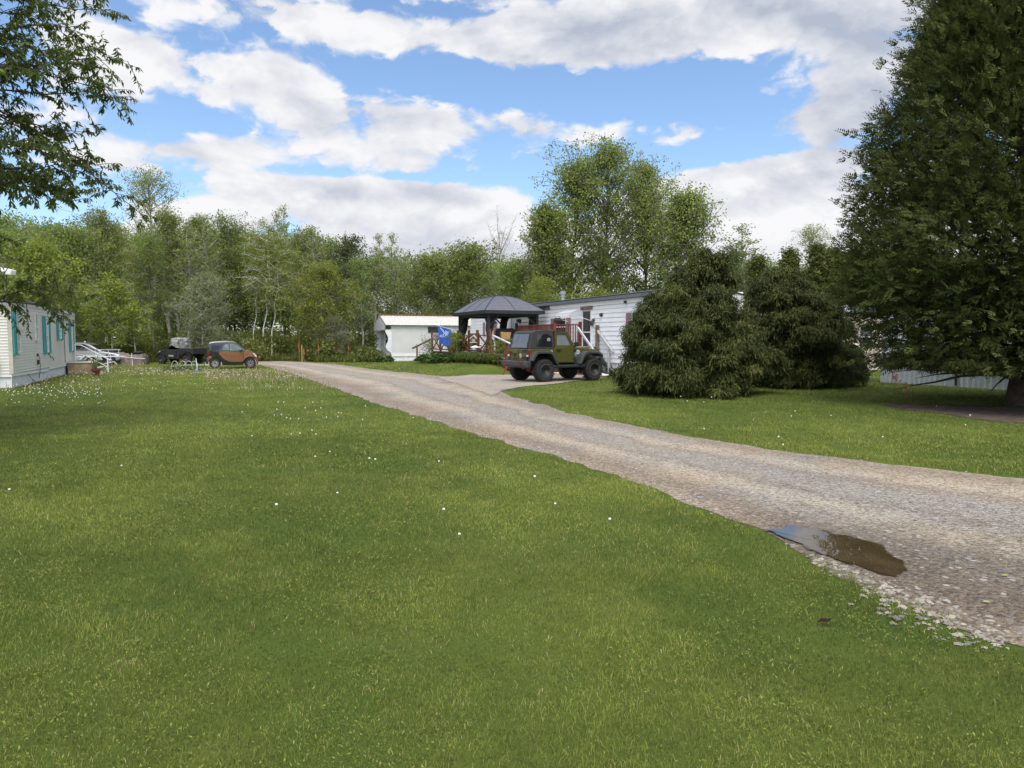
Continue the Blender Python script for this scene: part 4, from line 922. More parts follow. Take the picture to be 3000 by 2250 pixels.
# things standing on the decks
def deckpt(px, D): return Vector((at(px, 995, D).x, D, DZ))
gp = deckpt(1480, 39.0)
gr = thing('grill', 'barbecue grill under a black cover on the gazebo deck', 'grill', gp, R(8))
MB().prism([(-.56, .60), (-.56, 1.12), (-.45, 1.32), (.42, 1.32), (.58, 1.12), (.60, .60)], -.30, .30).build('cover', M('black_vinyl_cover', (.012, .013, .016), .45, bump=.3, bscale=6), gr, bevel=.04)
MB().box(-.5, .5, -.26, .26, .06, .60).build('cart', M('black_cart', (.015, .015, .015)), gr)
for x in (-.42, .42): MB().lathe([(.02, -.03), (.08, -.03), (.08, .03), (.02, .03)], (x, -.2, .085), 'y', 14).build('wheel', dark_metal, gr)
bp = deckpt(1481, 36.7)
bxp = thing('planter_box', 'tan wooden planter box on a black stand before the grill', 'planter', bp, R(10))
MB().prism([(-.22, .72), (.20, .70), (.27, 1.08), (-.27, 1.10)], -.16, .16).build('box', M('tan_wood', (.34, .20, .075), .6, var=.15, scale=8), bxp, bevel=.01)
mb = MB(); [mb.box(x - .02, x + .02, y - .02, y + .02, 0, .70) for x in (-.18, .16) for y in (-.12, .12)]; mb.build('stand', dark_metal, bxp)
cp = deckpt(1393, 38.6)
ch = thing('deck_chair', 'grey mesh chair standing behind the cross braced rail', 'chair', cp, R(15))
chm = M('grey_mesh_fabric', (.10, .098, .09), .8)
MB().box(-.27, .27, .16, .20, .42, 1.06).build('backrest', chm, ch, bevel=.03); MB().box(-.27, .27, -.28, .18, .38, .42).build('seat', chm, ch)
for x in (-.26, .26): 
    for y in (-.26, .17): MB().box(x - .018, x + .018, y - .018, y + .018, 0, .38).build('leg', dark_metal, ch)
pt = deckpt(1396, 37.9)
tb = thing('patio_table', 'small white topped table with curled iron legs on deck', 'table', pt)
MB().lathe([(.02, .28), (.30, .26), (.33, .30), (.30, .33), (.12, .40), (.02, .42)]).build('top', white_trim, tb)
for k in range(4):
    a = k * math.pi / 2 + .4; MB().tube([(.05 * math.cos(a), .05 * math.sin(a), .25), (.22 * math.cos(a), .22 * math.sin(a), .16), (.10 * math.cos(a), .10 * math.sin(a), .08), (.26 * math.cos(a), .26 * math.sin(a), .01)], .014, 6).build('leg', dark_metal, tb)
fp = deckpt(1444, 37.35)
fn = thing('fan', 'round black caged fan hanging beside the gazebo front post', 'fan', (fp.x, fp.y, 2.55), R(5))
mb = MB(); 
for rr_ in (.30, .22, .14, .06): mb.tube([(rr_ * .8 * math.cos(k * .3927), -.06 * (1 - rr_ / .3), rr_ * math.sin(k * .3927)) for k in range(17)], .010, 5, False)
for k in range(12): mb.tube([(.02 * math.cos(k * .5236), -.07, .02 * math.sin(k * .5236)), (.24 * math.cos(k * .5236), 0, .30 * math.sin(k * .5236))], .006, 4)
mb.build('cage', dark_metal, fn)
mb = MB(); mb.lathe([(.03, -.02), (.07, .0), (.07, .14), (.03, .16)], (0, 0, 0), 'y', 12); mb.bar((0, .1, 0), (-.15, .1, .32), .03); mb.build('motor', dark_metal, fn)
mb = MB()
for k in range(3):
    a = k * 2.094; mb.poly([(.03 * math.cos(a), .02, .03 * math.sin(a)), (.2 * math.cos(a - .4), .0, .22 * math.sin(a - .4)), (.2 * math.cos(a + .4), .04, .22 * math.sin(a + .4))])
mb.build('blade', M('grey_blade', (.2, .2, .2)), fn)
fd = at(1389.5, 993, 38.0)
bf = thing('bird_feeder', 'small house shaped bird feeder hanging from the deck rail', 'bird feeder', fd - Vector((0, .15, 0)), R(-20))
MB().prism([(-.22, .02), (0, .20), (.22, .02), (.20, -.01), (0, .15), (-.20, -.01)], -.13, .13).build('roof', M('pale_wood', (.50, .49, .40)), bf)
MB().box(-.20, .20, -.13, .13, -.20, -.165).build('tray', M('pale_wood', (.50, .49, .40)), bf); MB().box(-.10, .10, -.07, .07, -.16, .02).build('seed_hopper', glass_mat('feeder_glass', (.25, .27, .22)), bf)
MB().tube([(0, 0, .18), (0, 0, .40)], .008, 5).build('hanger', white_trim, bf)
ln = at(1277, 986, 44.4)
lt = thing('wall_plaque', 'round grey disc hung on the far deck post', 'plaque', ln, R(25))
MB().lathe([(.01, -.03), (.20, -.03), (.24, 0), (.20, .03), (.01, .03)], (0, 0, 0), 'y', 18).build('disc', M('grey_disc', (.20, .19, .17), .8, var=.3), lt)
MB().bar((.04, 0, -.2), (.45, .1, -.75), .03).build('stick', M('pale_stick', (.4, .36, .3)), lt)
bk = at(1507, 949, 38.6)
sp = thing('security_lamp', 'black spotlight head fixed above the red entry railing', 'lamp', (bk.x + .3, bk.y, RZ_ + .02), R(0))
MB().prism([(-.25, .22), (.05, .10), (.1, .28), (-.05, .34)], -.08, .08).build('head', dark_metal, sp, bevel=.02); MB().tube([(0, 0, -.03), (0, 0, .2)], .02, 6).build('stem', dark_metal, sp)
pb = Vector((Q.x, Q.y, RZ_ + .12))
tl = thing('tool_box', 'black box sitting on the corner post of the red railing', 'box', pb, R(10))
mb = MB(); mb.box(-.04, .34, -.12, .12, .0, .12); mb.box(.0, .28, -.09, .09, .12, .17); mb.build('case', dark_metal, tl, bevel=.02); MB().tube([(.02, 0, .16), (.04, 0, .23), (.24, 0, .23), (.26, 0, .16)], .015, 6).build('handle', dark_metal, tl)
for i, (px_, D, kind) in enumerate(((1442, 37.1, 0), (1330, 42, 1), (1318, 42.5, 1), (1424, 37.5, 2), (1458, 36.6, 3))):
    q = deckpt(px_, D)
    if kind == 1:
        o = thing('flower_pot', ('dark flower pot standing behind the flag on deck', 'dark flower pot beside the first one left of it')[i - 1], 'pot', q); MB().lathe([(.10, 0), (.17, .30), (.19, .30), (.19, .36), (.15, .36), (.13, .28)]).build('pot', M('dark_pot', (.05, .045, .04)), o); 
        MB().sph((0, 0, .46), .16, 8, 6).build('foliage', M('pot_foliage', (.06, .11, .03), .9, var=.6, scale=25), o)
    elif kind == 2:
        o = thing('clay_pot', 'rounded tan clay pot by the gazebo front post', 'pot', q); MB().lathe([(.08, 0), (.17, .12), (.16, .26), (.10, .33), (.02, .33)]).build('body', M('tan_clay', (.30, .22, .17)), o); MB().lathe([(.10, .33), (.13, .35), (.13, .37), (.02, .37)]).build('rim', M('tan_clay', (.30, .22, .17)), o)
# flag on a staff from the gazebo
fa, fb = at(1352, 974, 40.9), at(1276, 952, 41.3)
flag = thing('flag', 'blue flag with white winged emblem hanging from a slanting staff', 'flag', fb)
MB().tube([(0, 0, 0), fa - fb], .016, 8).build('staff', M('silver_staff', (.5, .5, .5), .4, .5), flag); MB().sph((0, 0, 0), .05).build('finial', white_trim, flag)
fdir = (fa - fb); p_tl = fdir * ((1281 - 1276) / 76); p_tr = fdir * ((1322 - 1276) / 76)
def flag_pt(u, v, off=0.0):
    top = p_tl.lerp(p_tr, u) + Vector((0, 0, -.02))
    hang = 1.07 - .05 * math.sin(u * 9) - .17 * max(0, .35 - u) - .10 * u
    wave = .045 * math.sin(u * 8 + v * 1.5) * (.3 + v) + .02 * math.sin(u * 21)
    return top + Vector((.10 * v * (1 - u * .6) + .03 * math.sin(v * 3) * (1 - u), -.04 - wave * .9 - off, -hang * v))
nu, nv = 32, 28; Vv = [flag_pt(i / nu, j / nv)[:] for j in range(nv + 1) for i in range(nu + 1)]
Fv = [(j * (nu + 1) + i, j * (nu + 1) + i + 1, (j + 1) * (nu + 1) + i + 1, (j + 1) * (nu + 1) + i) for j in range(nv) for i in range(nu)]
link_mesh('cloth', mesh_np('cloth', Vv, Fv, M('blue_flag_cloth', (.012, .085, .46), .7, var=.08, scale=4), smooth=True), None, flag)
def fuv(x, y): return (min(1, max(0, (x - 325) / 325)), (y - 115 - (x - 325) * .2) / 440)
def strip(mb, pts, w_):
    for a, b_ in zip(pts, pts[1:]):
        L = math.hypot(b_[0] - a[0], b_[1] - a[1]); nn = max(1, int(L / 14)); ex, ey = -(b_[1] - a[1]) / L * w_ / 2, (b_[0] - a[0]) / L * w_ / 2
        for k in range(nn):
            p0_ = (a[0] + (b_[0] - a[0]) * k / nn, a[1] + (b_[1] - a[1]) * k / nn); p1_ = (a[0] + (b_[0] - a[0]) * (k + 1) / nn, a[1] + (b_[1] - a[1]) * (k + 1) / nn)
            mb.poly([flag_pt(*fuv(p[0] + s_ * ex, p[1] + s_ * ey), .008) for p, s_ in ((p0_, 1), (p1_, 1), (p1_, -1), (p0_, -1))])
mb = MB()
strip(mb, [(390, 155), (432, 182), (486, 250), (505, 268)], 9); strip(mb, [(390, 155), (425, 222), (470, 275), (505, 290)], 9); strip(mb, [(432, 182), (440, 235)], 6); strip(mb, [(458, 215), (462, 265)], 6)
strip(mb, [(355, 378), (395, 345), (446, 325), (478, 285), (505, 285)], 9); strip(mb, [(355, 378), (380, 392), (440, 376), (490, 345), (512, 300)], 9); strip(mb, [(395, 345), (400, 385)], 6); strip(mb, [(446, 325), (455, 368)], 6)
strip(mb, [(508, 212), (545, 232), (580, 272), (545, 330), (512, 318), (538, 272), (508, 212)], 9); strip(mb, [(505, 232), (520, 268), (505, 300)], 9); strip(mb, [(530, 225), (512, 262)], 6); strip(mb, [(565, 255), (545, 292)], 6); strip(mb, [(512, 285), (545, 330)], 6); strip(mb, [(538, 272), (580, 272)], 6)
mb.build('emblem', M('white_print', (.72, .76, .80), .7), flag)
mb = MB()
for k, chh in enumerate('U.S. AIR FORCE'):
    if chh in ' .': continue
    y = 222 + k * 19.5; x = 622 + math.sin(k * .6) * 6 + k * .6
    seg = {'U': [[(0, 0), (0, 12), (9, 12), (9, 0)]], 'S': [[(9, 0), (0, 0), (0, 6), (9, 6), (9, 12), (0, 12)]], 'A': [[(0, 12), (4.5, 0), (9, 12)], [(2, 8), (7, 8)]], 'I': [[(4.5, 0), (4.5, 12)]], 'R': [[(0, 12), (0, 0), (9, 0), (9, 6), (0, 6), (9, 12)]], 'F': [[(0, 12), (0, 0), (9, 0)], [(0, 6), (7, 6)]], 'O': [[(0, 0), (9, 0), (9, 12), (0, 12), (0, 0)]], 'C': [[(9, 0), (0, 0), (0, 12), (9, 12)]], 'E': [[(9, 0), (0, 0), (0, 12), (9, 12)], [(0, 6), (7, 6)]]}[chh]
    for s_ in seg: strip(mb, [(x + (12 - b_) - 6, y + a) for a, b_ in s_], 3)
mb.build('lettering', M('white_print', (.72, .76, .80)), flag)
# ================================================================== trees and plants
def nrm(a): return a / (np.linalg.norm(a, axis=-1, keepdims=True) + 1e-9)
def tubes_np(paths, rads, n_=5):
    """paths (B,K,3), rads (B,K) -> quads"""
    paths = np.asarray(paths, float); rads = np.asarray(rads, float); B, K, _ = paths.shape
    d = nrm(np.gradient(paths, axis=1)); ref = np.where(np.abs(d[..., 2:3]) < .9, np.array([0, 0, 1.0]), np.array([1.0, 0, 0]))
    a = nrm(np.cross(d, ref)); b = np.cross(d, a)
    ang = np.arange(n_) * 2 * math.pi / n_
    ring = paths[:, :, None, :] + rads[..., None, None] * (a[:, :, None, :] * np.cos(ang)[None, None, :, None] + b[:, :, None, :] * np.sin(ang)[None, None, :, None])
    v = ring.reshape(-1, 3); i = np.arange(B * K * n_).reshape(B, K, n_)
    i0, i1 = i[:, :-1], i[:, 1:]
    f = np.stack([i0, np.roll(i0, -1, 2), np.roll(i1, -1, 2), i1], -1).reshape(-1, 4)
    return v, f
def leaf_quads(C, Dv, L, Wd, r, tint, fold=.25):
    k = len(C); Dv = nrm(Dv); q = nrm(r.normal(size=(k, 3))); s_ = nrm(np.cross(Dv, q)); nn = np.cross(Dv, s_)
    L = np.broadcast_to(L, (k,))[:, None]; Wd = np.broadcast_to(Wd, (k,))[:, None]
    v = np.stack([C, C + Dv * L * .45 + s_ * Wd * .5 + nn * Wd * fold * .5, C + Dv * L, C + Dv * L * .45 - s_ * Wd * .5 + nn * Wd * fold * .5], 1).reshape(-1, 3)
    return v, np.arange(4 * k).reshape(-1, 4), np.repeat(tint, 4)
def make_tree(seed, H, Rm, cb, shape='oval', nb=46, leaf=.2, lw=.6, per=24, sub=7, sig=.35, up=.5, trunk_r=None, lean=(0, 0), csp=.8, droop=0.0, lobes=.35, thin=1.0, stems=1, tintlo=.0, updir=.3):
    """returns trunk (v,f) and crown (v,f,tint); H height, Rm crown radius, cb crown base"""
    r = np.random.default_rng(seed); TV, TF, CV, CF, CT = [], [], [], [], []; to = co = 0
    for st in range(stems):
        ofs = np.array([r.normal(0, .35), r.normal(0, .35), 0]) * (stems > 1); ln = np.array([lean[0] + (r.normal(0, .12) if stems > 1 else 0), lean[1] + (r.normal(0, .1) if stems > 1 else 0)])
        Hs = H * (1 - .18 * r.random() * (st > 0)); K = 9; s = np.linspace(0, 1, K)
        wob = np.cumsum(r.normal(0, .012 * Hs, (K, 2)), 0); wob -= wob[0]
        trunk = np.stack([ofs[0] + ln[0] * Hs * s ** 1.3 + wob[:, 0], ofs[1] + ln[1] * Hs * s ** 1.3 + wob[:, 1], Hs * s * .97], -1)
        tr = trunk_r or H * .012; rad = tr * (1 - s * .9)
        v, f = tubes_np(trunk[None], rad[None], 7); TV.append(v); TF.append(f + to); to += len(v)
        B = nb // stems; zf = cb + (1 - cb) * np.sort(r.random(B)) ** .9
        t = (zf - cb) / (1 - cb + 1e-9)
        prof = {'oval': np.sin(np.clip(.10 + .88 * t, 0, 1) * math.pi) ** .6, 'poplar': (1 - t) ** .55 * np.clip(t * 5 + .4, 0, 1), 'round': np.sqrt(np.clip(1 - (t * 1.75 - .75) ** 2, .05, 1)), 'cone': np.clip(1.02 - t, .05, 1), 'vase': np.clip(.35 + .8 * t, 0, 1) * np.clip((1.02 - t) * 4, 0.15, 1)}[shape]
        phi = np.arange(B) * 2.399 + r.normal(0, .4, B); lob = 1 + lobes * (r.random(B) - .5) * 2
        Rb = Rm * prof * lob; z = zf * Hs
        base = np.stack([np.interp(z, trunk[:, 2], trunk[:, 0]), np.interp(z, trunk[:, 2], trunk[:, 1]), z], -1)
        hd = np.stack([np.cos(phi), np.sin(phi), phi * 0], -1); u_ = up * (.6 + .8 * r.random(B))
        kk = np.linspace(0, 1, 5)
        zz = np.outer(Rb * u_, kk) - np.outer(Rb * droop, kk ** 2.2)
        P = base[:, None, :] + hd[:, None, :] * (Rb[:, None] * kk[None])[..., None] + np.array([0, 0, 1.0]) * zz[..., None] + np.cumsum(r.normal(0, .03, (B, 5, 3)), 1) * Rb[:, None, None]
        P[:, 0] = base
        br = tr * (.42 - .22 * t); v, f = tubes_np(P, br[:, None] * (1 - .82 * kk)[None], 4); TV.append(v); TF.append(f + to); to += len(v)
        # twigs with leaf clusters along each branch and up the leader
        Sg = sub; q = .30 + .72 * (np.arange(Sg) + r.random((B, Sg))) / Sg
        iq = np.clip(q * 4, 0, 3.999); i0 = iq.astype(int); fr = (iq - i0)[..., None]; bi = np.arange(B)[:, None]
        tip = P[bi, i0] * (1 - fr) + P[bi, i0 + 1] * fr
        off_ = r.normal(size=(B, Sg, 3)) * np.array([1, 1, .8]) * (sig * (.35 + .55 * Rb / Rm))[:, None, None]; off_[..., 2] += updir * sig * r.random((B, Sg))
        cc = (tip + off_).reshape(-1, 3); v, f = tubes_np(np.stack([tip.reshape(-1, 3), cc], 1), np.full((len(cc), 2), tr * .05 + .006), 3); TV.append(v); TF.append(f + to); to += len(v)
        top = trunk[-3:].repeat(4, 0) + r.normal(0, .22 * sig, (12, 3)); cc = np.r_[cc, top]
        cc = cc[r.random(len(cc)) < thin]
        kq = len(cc); cl = np.repeat(cc, per, 0); spread = sig * .55 * csp * (.6 + .8 * r.random(kq)); 
        pos = cl + r.normal(size=cl.shape) * np.repeat(spread, per)[:, None] * np.array([1, 1, .8])
        dv = nrm(pos - cl) * .5 + r.normal(size=pos.shape) * .6 + np.array([0, 0, -.35])
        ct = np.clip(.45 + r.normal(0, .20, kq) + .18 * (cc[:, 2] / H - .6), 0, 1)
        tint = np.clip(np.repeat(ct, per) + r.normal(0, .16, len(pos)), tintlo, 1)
        LL = leaf * (.65 + .7 * r.random(len(pos)))
        v, f, t_ = leaf_quads(pos, dv, LL, LL * lw, r, tint); CV.append(v); CF.append(f + co); CT.append(t_); co += len(v)
    return (np.concatenate(TV), np.concatenate(TF)), (np.concatenate(CV), np.concatenate(CF), np.concatenate(CT))
bark = M('grey_bark', (.13, .115, .095), .9, var=.35, scale=6, bump=.6, bscale=12); pale_bark = M('pale_bark', (.33, .31, .27), .85, var=.3, scale=5)
birch = M('white_birch_bark', (.62, .60, .55), .8, var=.12, scale=3, dirt=(.10, .09, .08), dirt_amt=.5); brown_bark = M('brown_bark', (.075, .055, .042), .95, var=.4, scale=8, bump=.8, bscale=15)
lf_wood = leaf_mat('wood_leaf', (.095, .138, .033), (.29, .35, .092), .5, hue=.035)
lf_bright = leaf_mat('bright_leaf', (.100, .140, .022), (.300, .330, .055), .42, hue=.02)
lf_pop = leaf_mat('poplar_leaf', (.11, .158, .033), (.32, .38, .09), .5, hue=.02, rough=.45, spec=.4)
lf_grey = leaf_mat('grey_green_leaf', (.12, .145, .065), (.28, .30, .15), .4, hue=.02)
lf_dark = leaf_mat('dark_leaf', (.045, .070, .020), (.14, .18, .045), .36, hue=.02)
lf_hedge = leaf_mat('hedge_spray', (.060, .085, .020), (.185, .215, .055), .35, hue=.02)
PROTO = {}
def proto(key, bk_, lf_, **kw):
    (tv, tf), (cv, cf, ct) = make_tree(**kw)
    PROTO[key] = (mesh_np('trunk', tv, tf, bk_, smooth=True), mesh_np('crown', cv, cf, lf_, ct), kw['H'], kw['Rm'])
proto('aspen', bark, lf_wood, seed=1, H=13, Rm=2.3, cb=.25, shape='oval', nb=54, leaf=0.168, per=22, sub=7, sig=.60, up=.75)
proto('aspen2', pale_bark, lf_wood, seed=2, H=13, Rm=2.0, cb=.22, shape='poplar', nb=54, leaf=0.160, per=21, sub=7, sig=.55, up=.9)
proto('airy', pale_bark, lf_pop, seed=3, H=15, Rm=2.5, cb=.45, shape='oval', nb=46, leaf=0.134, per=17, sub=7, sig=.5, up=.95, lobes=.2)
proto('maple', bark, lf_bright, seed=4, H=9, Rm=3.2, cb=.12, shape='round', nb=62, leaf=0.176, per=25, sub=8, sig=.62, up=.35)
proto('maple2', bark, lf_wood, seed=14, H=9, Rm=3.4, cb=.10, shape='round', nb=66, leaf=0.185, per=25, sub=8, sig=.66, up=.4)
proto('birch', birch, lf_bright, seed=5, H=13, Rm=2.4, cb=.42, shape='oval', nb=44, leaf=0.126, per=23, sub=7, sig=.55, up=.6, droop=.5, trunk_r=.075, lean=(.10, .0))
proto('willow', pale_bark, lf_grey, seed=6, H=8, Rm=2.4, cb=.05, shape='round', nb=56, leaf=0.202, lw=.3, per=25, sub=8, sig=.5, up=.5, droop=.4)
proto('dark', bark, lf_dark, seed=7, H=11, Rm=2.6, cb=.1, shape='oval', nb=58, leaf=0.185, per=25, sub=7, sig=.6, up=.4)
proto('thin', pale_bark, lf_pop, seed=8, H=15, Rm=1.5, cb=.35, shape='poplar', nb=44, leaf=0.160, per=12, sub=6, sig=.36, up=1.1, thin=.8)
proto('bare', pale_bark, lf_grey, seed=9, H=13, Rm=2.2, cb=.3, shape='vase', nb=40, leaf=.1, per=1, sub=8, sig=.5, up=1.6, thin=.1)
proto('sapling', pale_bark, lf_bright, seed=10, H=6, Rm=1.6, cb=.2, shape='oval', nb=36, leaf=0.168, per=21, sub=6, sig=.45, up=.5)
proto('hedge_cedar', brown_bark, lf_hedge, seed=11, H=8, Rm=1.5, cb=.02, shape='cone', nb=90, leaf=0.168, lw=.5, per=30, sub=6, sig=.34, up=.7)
def tree(key, name, label, px, top, D, rz=0, cat='tree', group=None, wid=1.0):
    tm, cm, H, Rm = PROTO[key]
    X = (px - CX) / F * D; h = zy(top, D); k = h / H
    o = thing(name, label, cat, (X, D, -.02), rz, group); o.scale = (k * wid, k * wid, k)
    a = bpy.data.objects.new('trunk', tm); b = bpy.data.objects.new('crown', cm)
    for c_ in (a, b): col.objects.link(c_); c_.parent = o
    return o
G = 'trees along the wood edge'
TREES = [
 ('thin', 'poplar_tree', 'slender poplar with bare pale lower stem above the silver car', 262, 668, 57, 1, 1.5),
 ('thin', 'poplar_tree', 'slender poplar spire just right of the tallest airy tree', 497, 612, 62, 2, 1.3),
 ('thin', 'poplar_tree', 'slender poplar spire over the gap left of the birches', 640, 640, 60, 4, 1.4),
 ('thin', 'poplar_tree', 'slender pale stemmed poplar above the grey green willow', 560, 668, 56, 5, 1.5),
 ('birch', 'birch_tree', 'single pale birch stem standing left of the covered utility vehicle', 395, 720, 56, 2, .8),
 ('thin', 'poplar_tree', 'slender poplar spire between the birches and the dark tree', 955, 672, 62, 3, 1.4),
 ('maple', 'maple_tree', 'bright lime green bushy tree rising behind the cream mobile home', 95, 735, 45, 0, 1.1),
 ('maple2', 'maple_tree', 'full green tree reaching over the roof end of the cream mobile home', 215, 690, 56, 2, .9),
 ('airy', 'aspen_tree', 'tallest airy grey green tree with thin crown above the left wood', 437, 525, 66, 1, .95),
 ('aspen', 'aspen_tree', 'green aspen with a pale slanting stem right of the overhanging branch', 300, 640, 60, .5, 1),
 ('aspen2', 'aspen_tree', 'narrow green aspen at the foot of the tallest airy tree', 520, 625, 60, 1.5, 1),
 ('aspen', 'aspen_tree', 'broad pale green aspen behind the covered utility vehicle', 455, 700, 56, 4, .85),
 ('sapling', 'sapling', 'yellow green sapling standing behind the silver car hood', 335, 830, 52, 2, 1.2),
 ('sapling', 'sapling', 'bright low sapling between the camouflage tarp and utility vehicle', 395, 900, 51, 5, 1.2),
 ('aspen2', 'aspen_tree', 'light green aspen above the black utility vehicle bed', 590, 640, 62, 3, 1),
 ('willow', 'willow_tree', 'grey green willow bush behind the small copper car rear', 585, 810, 53, 0, 1.0),
 ('aspen', 'aspen_tree', 'dense olive green tree left of the white birches', 665, 655, 66, 2.2, 1),
 ('birch', 'birch_tree', 'white stemmed birch leaning right behind the copper car, leftmost', 742, 690, 57, .1, .8),
 ('birch', 'birch_tree', 'white stemmed birch with the tallest crown of the three birches', 770, 660, 56.5, -.15, 1.0),
 ('birch', 'birch_tree', 'white birch slanting most to the right, beside the copper hood', 795, 700, 56, .35, .95),
 ('thin', 'poplar_tree', 'slim dark poplar tip poking above the birch crowns', 797, 625, 75, 0, .9),
 ('thin', 'poplar_tree', 'slim poplar tip right of the other tip above the birches', 845, 606, 75, 2, .9),
 ('maple', 'maple_tree', 'bright green rounded maple right of the birches near the ribbon stakes', 925, 790, 54, 1, .95),
 ('aspen', 'aspen_tree', 'olive aspen behind the bright rounded maple', 905, 690, 66, 5, 1),
 ('dark', 'aspen_tree', 'dark green tree between the bright maple and the tin roofed trailer', 1010, 705, 64, 3, 1),
 ('thin', 'poplar_tree', 'pale thin poplar standing above the wood left of tin roof', 1098, 688, 70, 1, 1.2),
 ('thin', 'poplar_tree', 'pointed green poplar straight above the tin roofed trailer end', 1180, 690, 68, 3, 1.3),
 ('aspen2', 'aspen_tree', 'green aspen with drooping boughs behind the trailer scalloped end', 1060, 760, 58, 1, 1),
 ('maple2', 'maple_tree', 'rounded green tree rising over the pale tin roof', 1265, 765, 64, 1, 1.0),
 ('maple2', 'maple_tree', 'largest rounded green tree above the gazebo', 1385, 742, 66, 3, 1.05),
 ('maple2', 'maple_tree', 'rounded green tree at right of the gazebo peak', 1500, 785, 62, 5, .95),
 ('bare', 'bare_tree', 'leafless grey tree with upright twigs against the cloud', 1452, 690, 74, 0, .8),
 ('willow', 'willow_tree', 'grey green shrub tree behind the orange ribbon stakes', 985, 930, 53, 2, 1.1),
 ('maple', 'maple_tree', 'bright green bush tree between gazebo roof and big poplar', 1580, 830, 50, 2, .8),
 ('sapling', 'sapling', 'small green tree directly above the dark roof of white home', 1745, 860, 50, 2, 1.5),
 ('thin', 'poplar_tree', 'green poplar behind the two round cypress bushes', 2205, 658, 58, 2, 2.0),
 ('airy', 'aspen_tree', 'thin pale tree above the cedar hedge at right', 2365, 680, 64, 2, .9),
 ('dark', 'broadleaf_tree', 'dark green tree just right of the big poplar above roof', 2125, 735, 54, 1, .75),
 ('hedge_cedar', 'cedar_tree', 'green cedar between the two cypress bush tops', 2230, 760, 48, 1, 1.2),
 ('hedge_cedar', 'cedar_tree', 'hedge cedar left of the pale thin tree', 2312, 742, 46, 2, 1.2),
 ('hedge_cedar', 'cedar_tree', 'hedge cedar below the pale thin tree', 2368, 728, 45, 4, 1.25),
 ('hedge_cedar', 'cedar_tree', 'hedge cedar right of the pale thin tree', 2425, 735, 45, 5, 1.2),
 ('hedge_cedar', 'cedar_tree', 'hedge cedar touching the edge of the giant cedar', 2480, 745, 44, 3, 1.2),
]
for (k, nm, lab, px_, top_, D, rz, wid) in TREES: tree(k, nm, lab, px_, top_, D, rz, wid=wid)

# the big poplar group behind the white home, each tree its own mesh
POP = [(11, 1795, 414, 63, 3.3, 'tallest poplar with upright leafy boughs behind the white home', 0), (12, 1680, 478, 64, 2.7, 'tall poplar at the left of the big poplar group', 0),
       (13, 1882, 470, 66, 2.7, 'tall poplar right of the tallest one over the home roof', .02), (15, 1950, 575, 62, 2.5, 'lower poplar with spreading boughs at the right of its group', .05), (16, 1612, 610, 60, 1.5, 'shorter light green poplar at the left foot of its group', -.02)]
for (sd_, px_, top_, D, Rm, lab, ln) in POP:
    H = zy(top_, D) * .94
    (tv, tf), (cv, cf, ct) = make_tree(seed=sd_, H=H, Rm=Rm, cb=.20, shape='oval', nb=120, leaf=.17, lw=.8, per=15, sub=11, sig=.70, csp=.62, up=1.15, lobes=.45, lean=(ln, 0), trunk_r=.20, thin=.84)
    o = thing('poplar_tree', lab, 'tree', ((px_ - CX) / F * D, D, 0), 0, 'poplars behind the white home')
    link_mesh('trunk', mesh_np('trunk', tv, tf, bark, smooth=True), None, o); link_mesh('crown', mesh_np('crown', cv, cf, lf_pop, ct), None, o)

# the wood behind: one mass
def baked(key, X, Y, h, wid, rz, take=1.0):
    tm, cm, H, Rm = PROTO[key]; res = []
    for me in (tm, cm):
        v = np.empty(len(me.vertices) * 3, np.float32); me.vertices.foreach_get('co', v); v = v.reshape(-1, 3)
        c_, s_ = math.cos(rz), math.sin(rz); k = h / H
        w_ = np.stack([(v[:, 0] * c_ - v[:, 1] * s_) * k * wid + X, (v[:, 0] * s_ + v[:, 1] * c_) * k * wid + Y, v[:, 2] * k], -1); res.append(w_)
    return res
r = np.random.default_rng(99); VV, FF, TT = [], [], []; off = 0; TVs, TFs, toff = [], [], 0
WOOD = []
for i in range(46):
    px_ = -120 + i * 37 + r.normal(0, 14); D = r.uniform(67, 84); top = np.interp(px_, [-100, 200, 420, 650, 850, 1100, 1300, 1600], [640, 690, 705, 720, 735, 770, 800, 820]) + r.normal(0, 18)
    WOOD.append((r.choice(['aspen', 'aspen2', 'maple2', 'dark', 'aspen']), px_, top, D, r.uniform(.9, 1.25)))
for i in range(16):
    px_ = 2020 + i * 60 + r.normal(0, 15); WOOD.append((r.choice(['aspen', 'maple2', 'dark']), px_, np.interp(px_, [2000, 2300, 3000], [770, 790, 760]) + r.normal(0, 20), r.uniform(62, 80), r.uniform(1, 1.3)))
for (k, px_, top, D, wid) in WOOD:
    tm, cm, H, Rm = PROTO[k]; a, b = baked(k, (px_ - CX) / F * D, D, zy(top, D), wid, r.random() * 6)
    n_ = len(cm.vertices); t_ = np.empty(n_, np.float32); cm.attributes['tint'].data.foreach_get('value', t_)
    q = r.random(n_ // 4) < .75; m4 = np.repeat(q, 4); bb = b[m4]; VV.append(bb); FF.append(np.arange(len(bb)).reshape(-1, 4) + off); TT.append(np.clip(t_[m4] + r.normal(0, .12), 0, 1)); off += len(bb)
    ff = np.empty(len(tm.polygons) * 4, np.int32); tm.polygons.foreach_get('vertices', ff); TVs.append(a); TFs.append(ff.reshape(-1, 4) + toff); toff += len(a)
wd = link_mesh('woodland', mesh_np('woodland', np.concatenate(VV), np.concatenate(FF), lf_wood, np.concatenate(TT)), None); tag(wd, 'deep mixed green woodland filling the background', 'woodland', kind='stuff')
link_mesh('trunks', mesh_np('trunks', np.concatenate(TVs), np.concatenate(TFs), bark), None, wd)['kind'] = 'stuff'
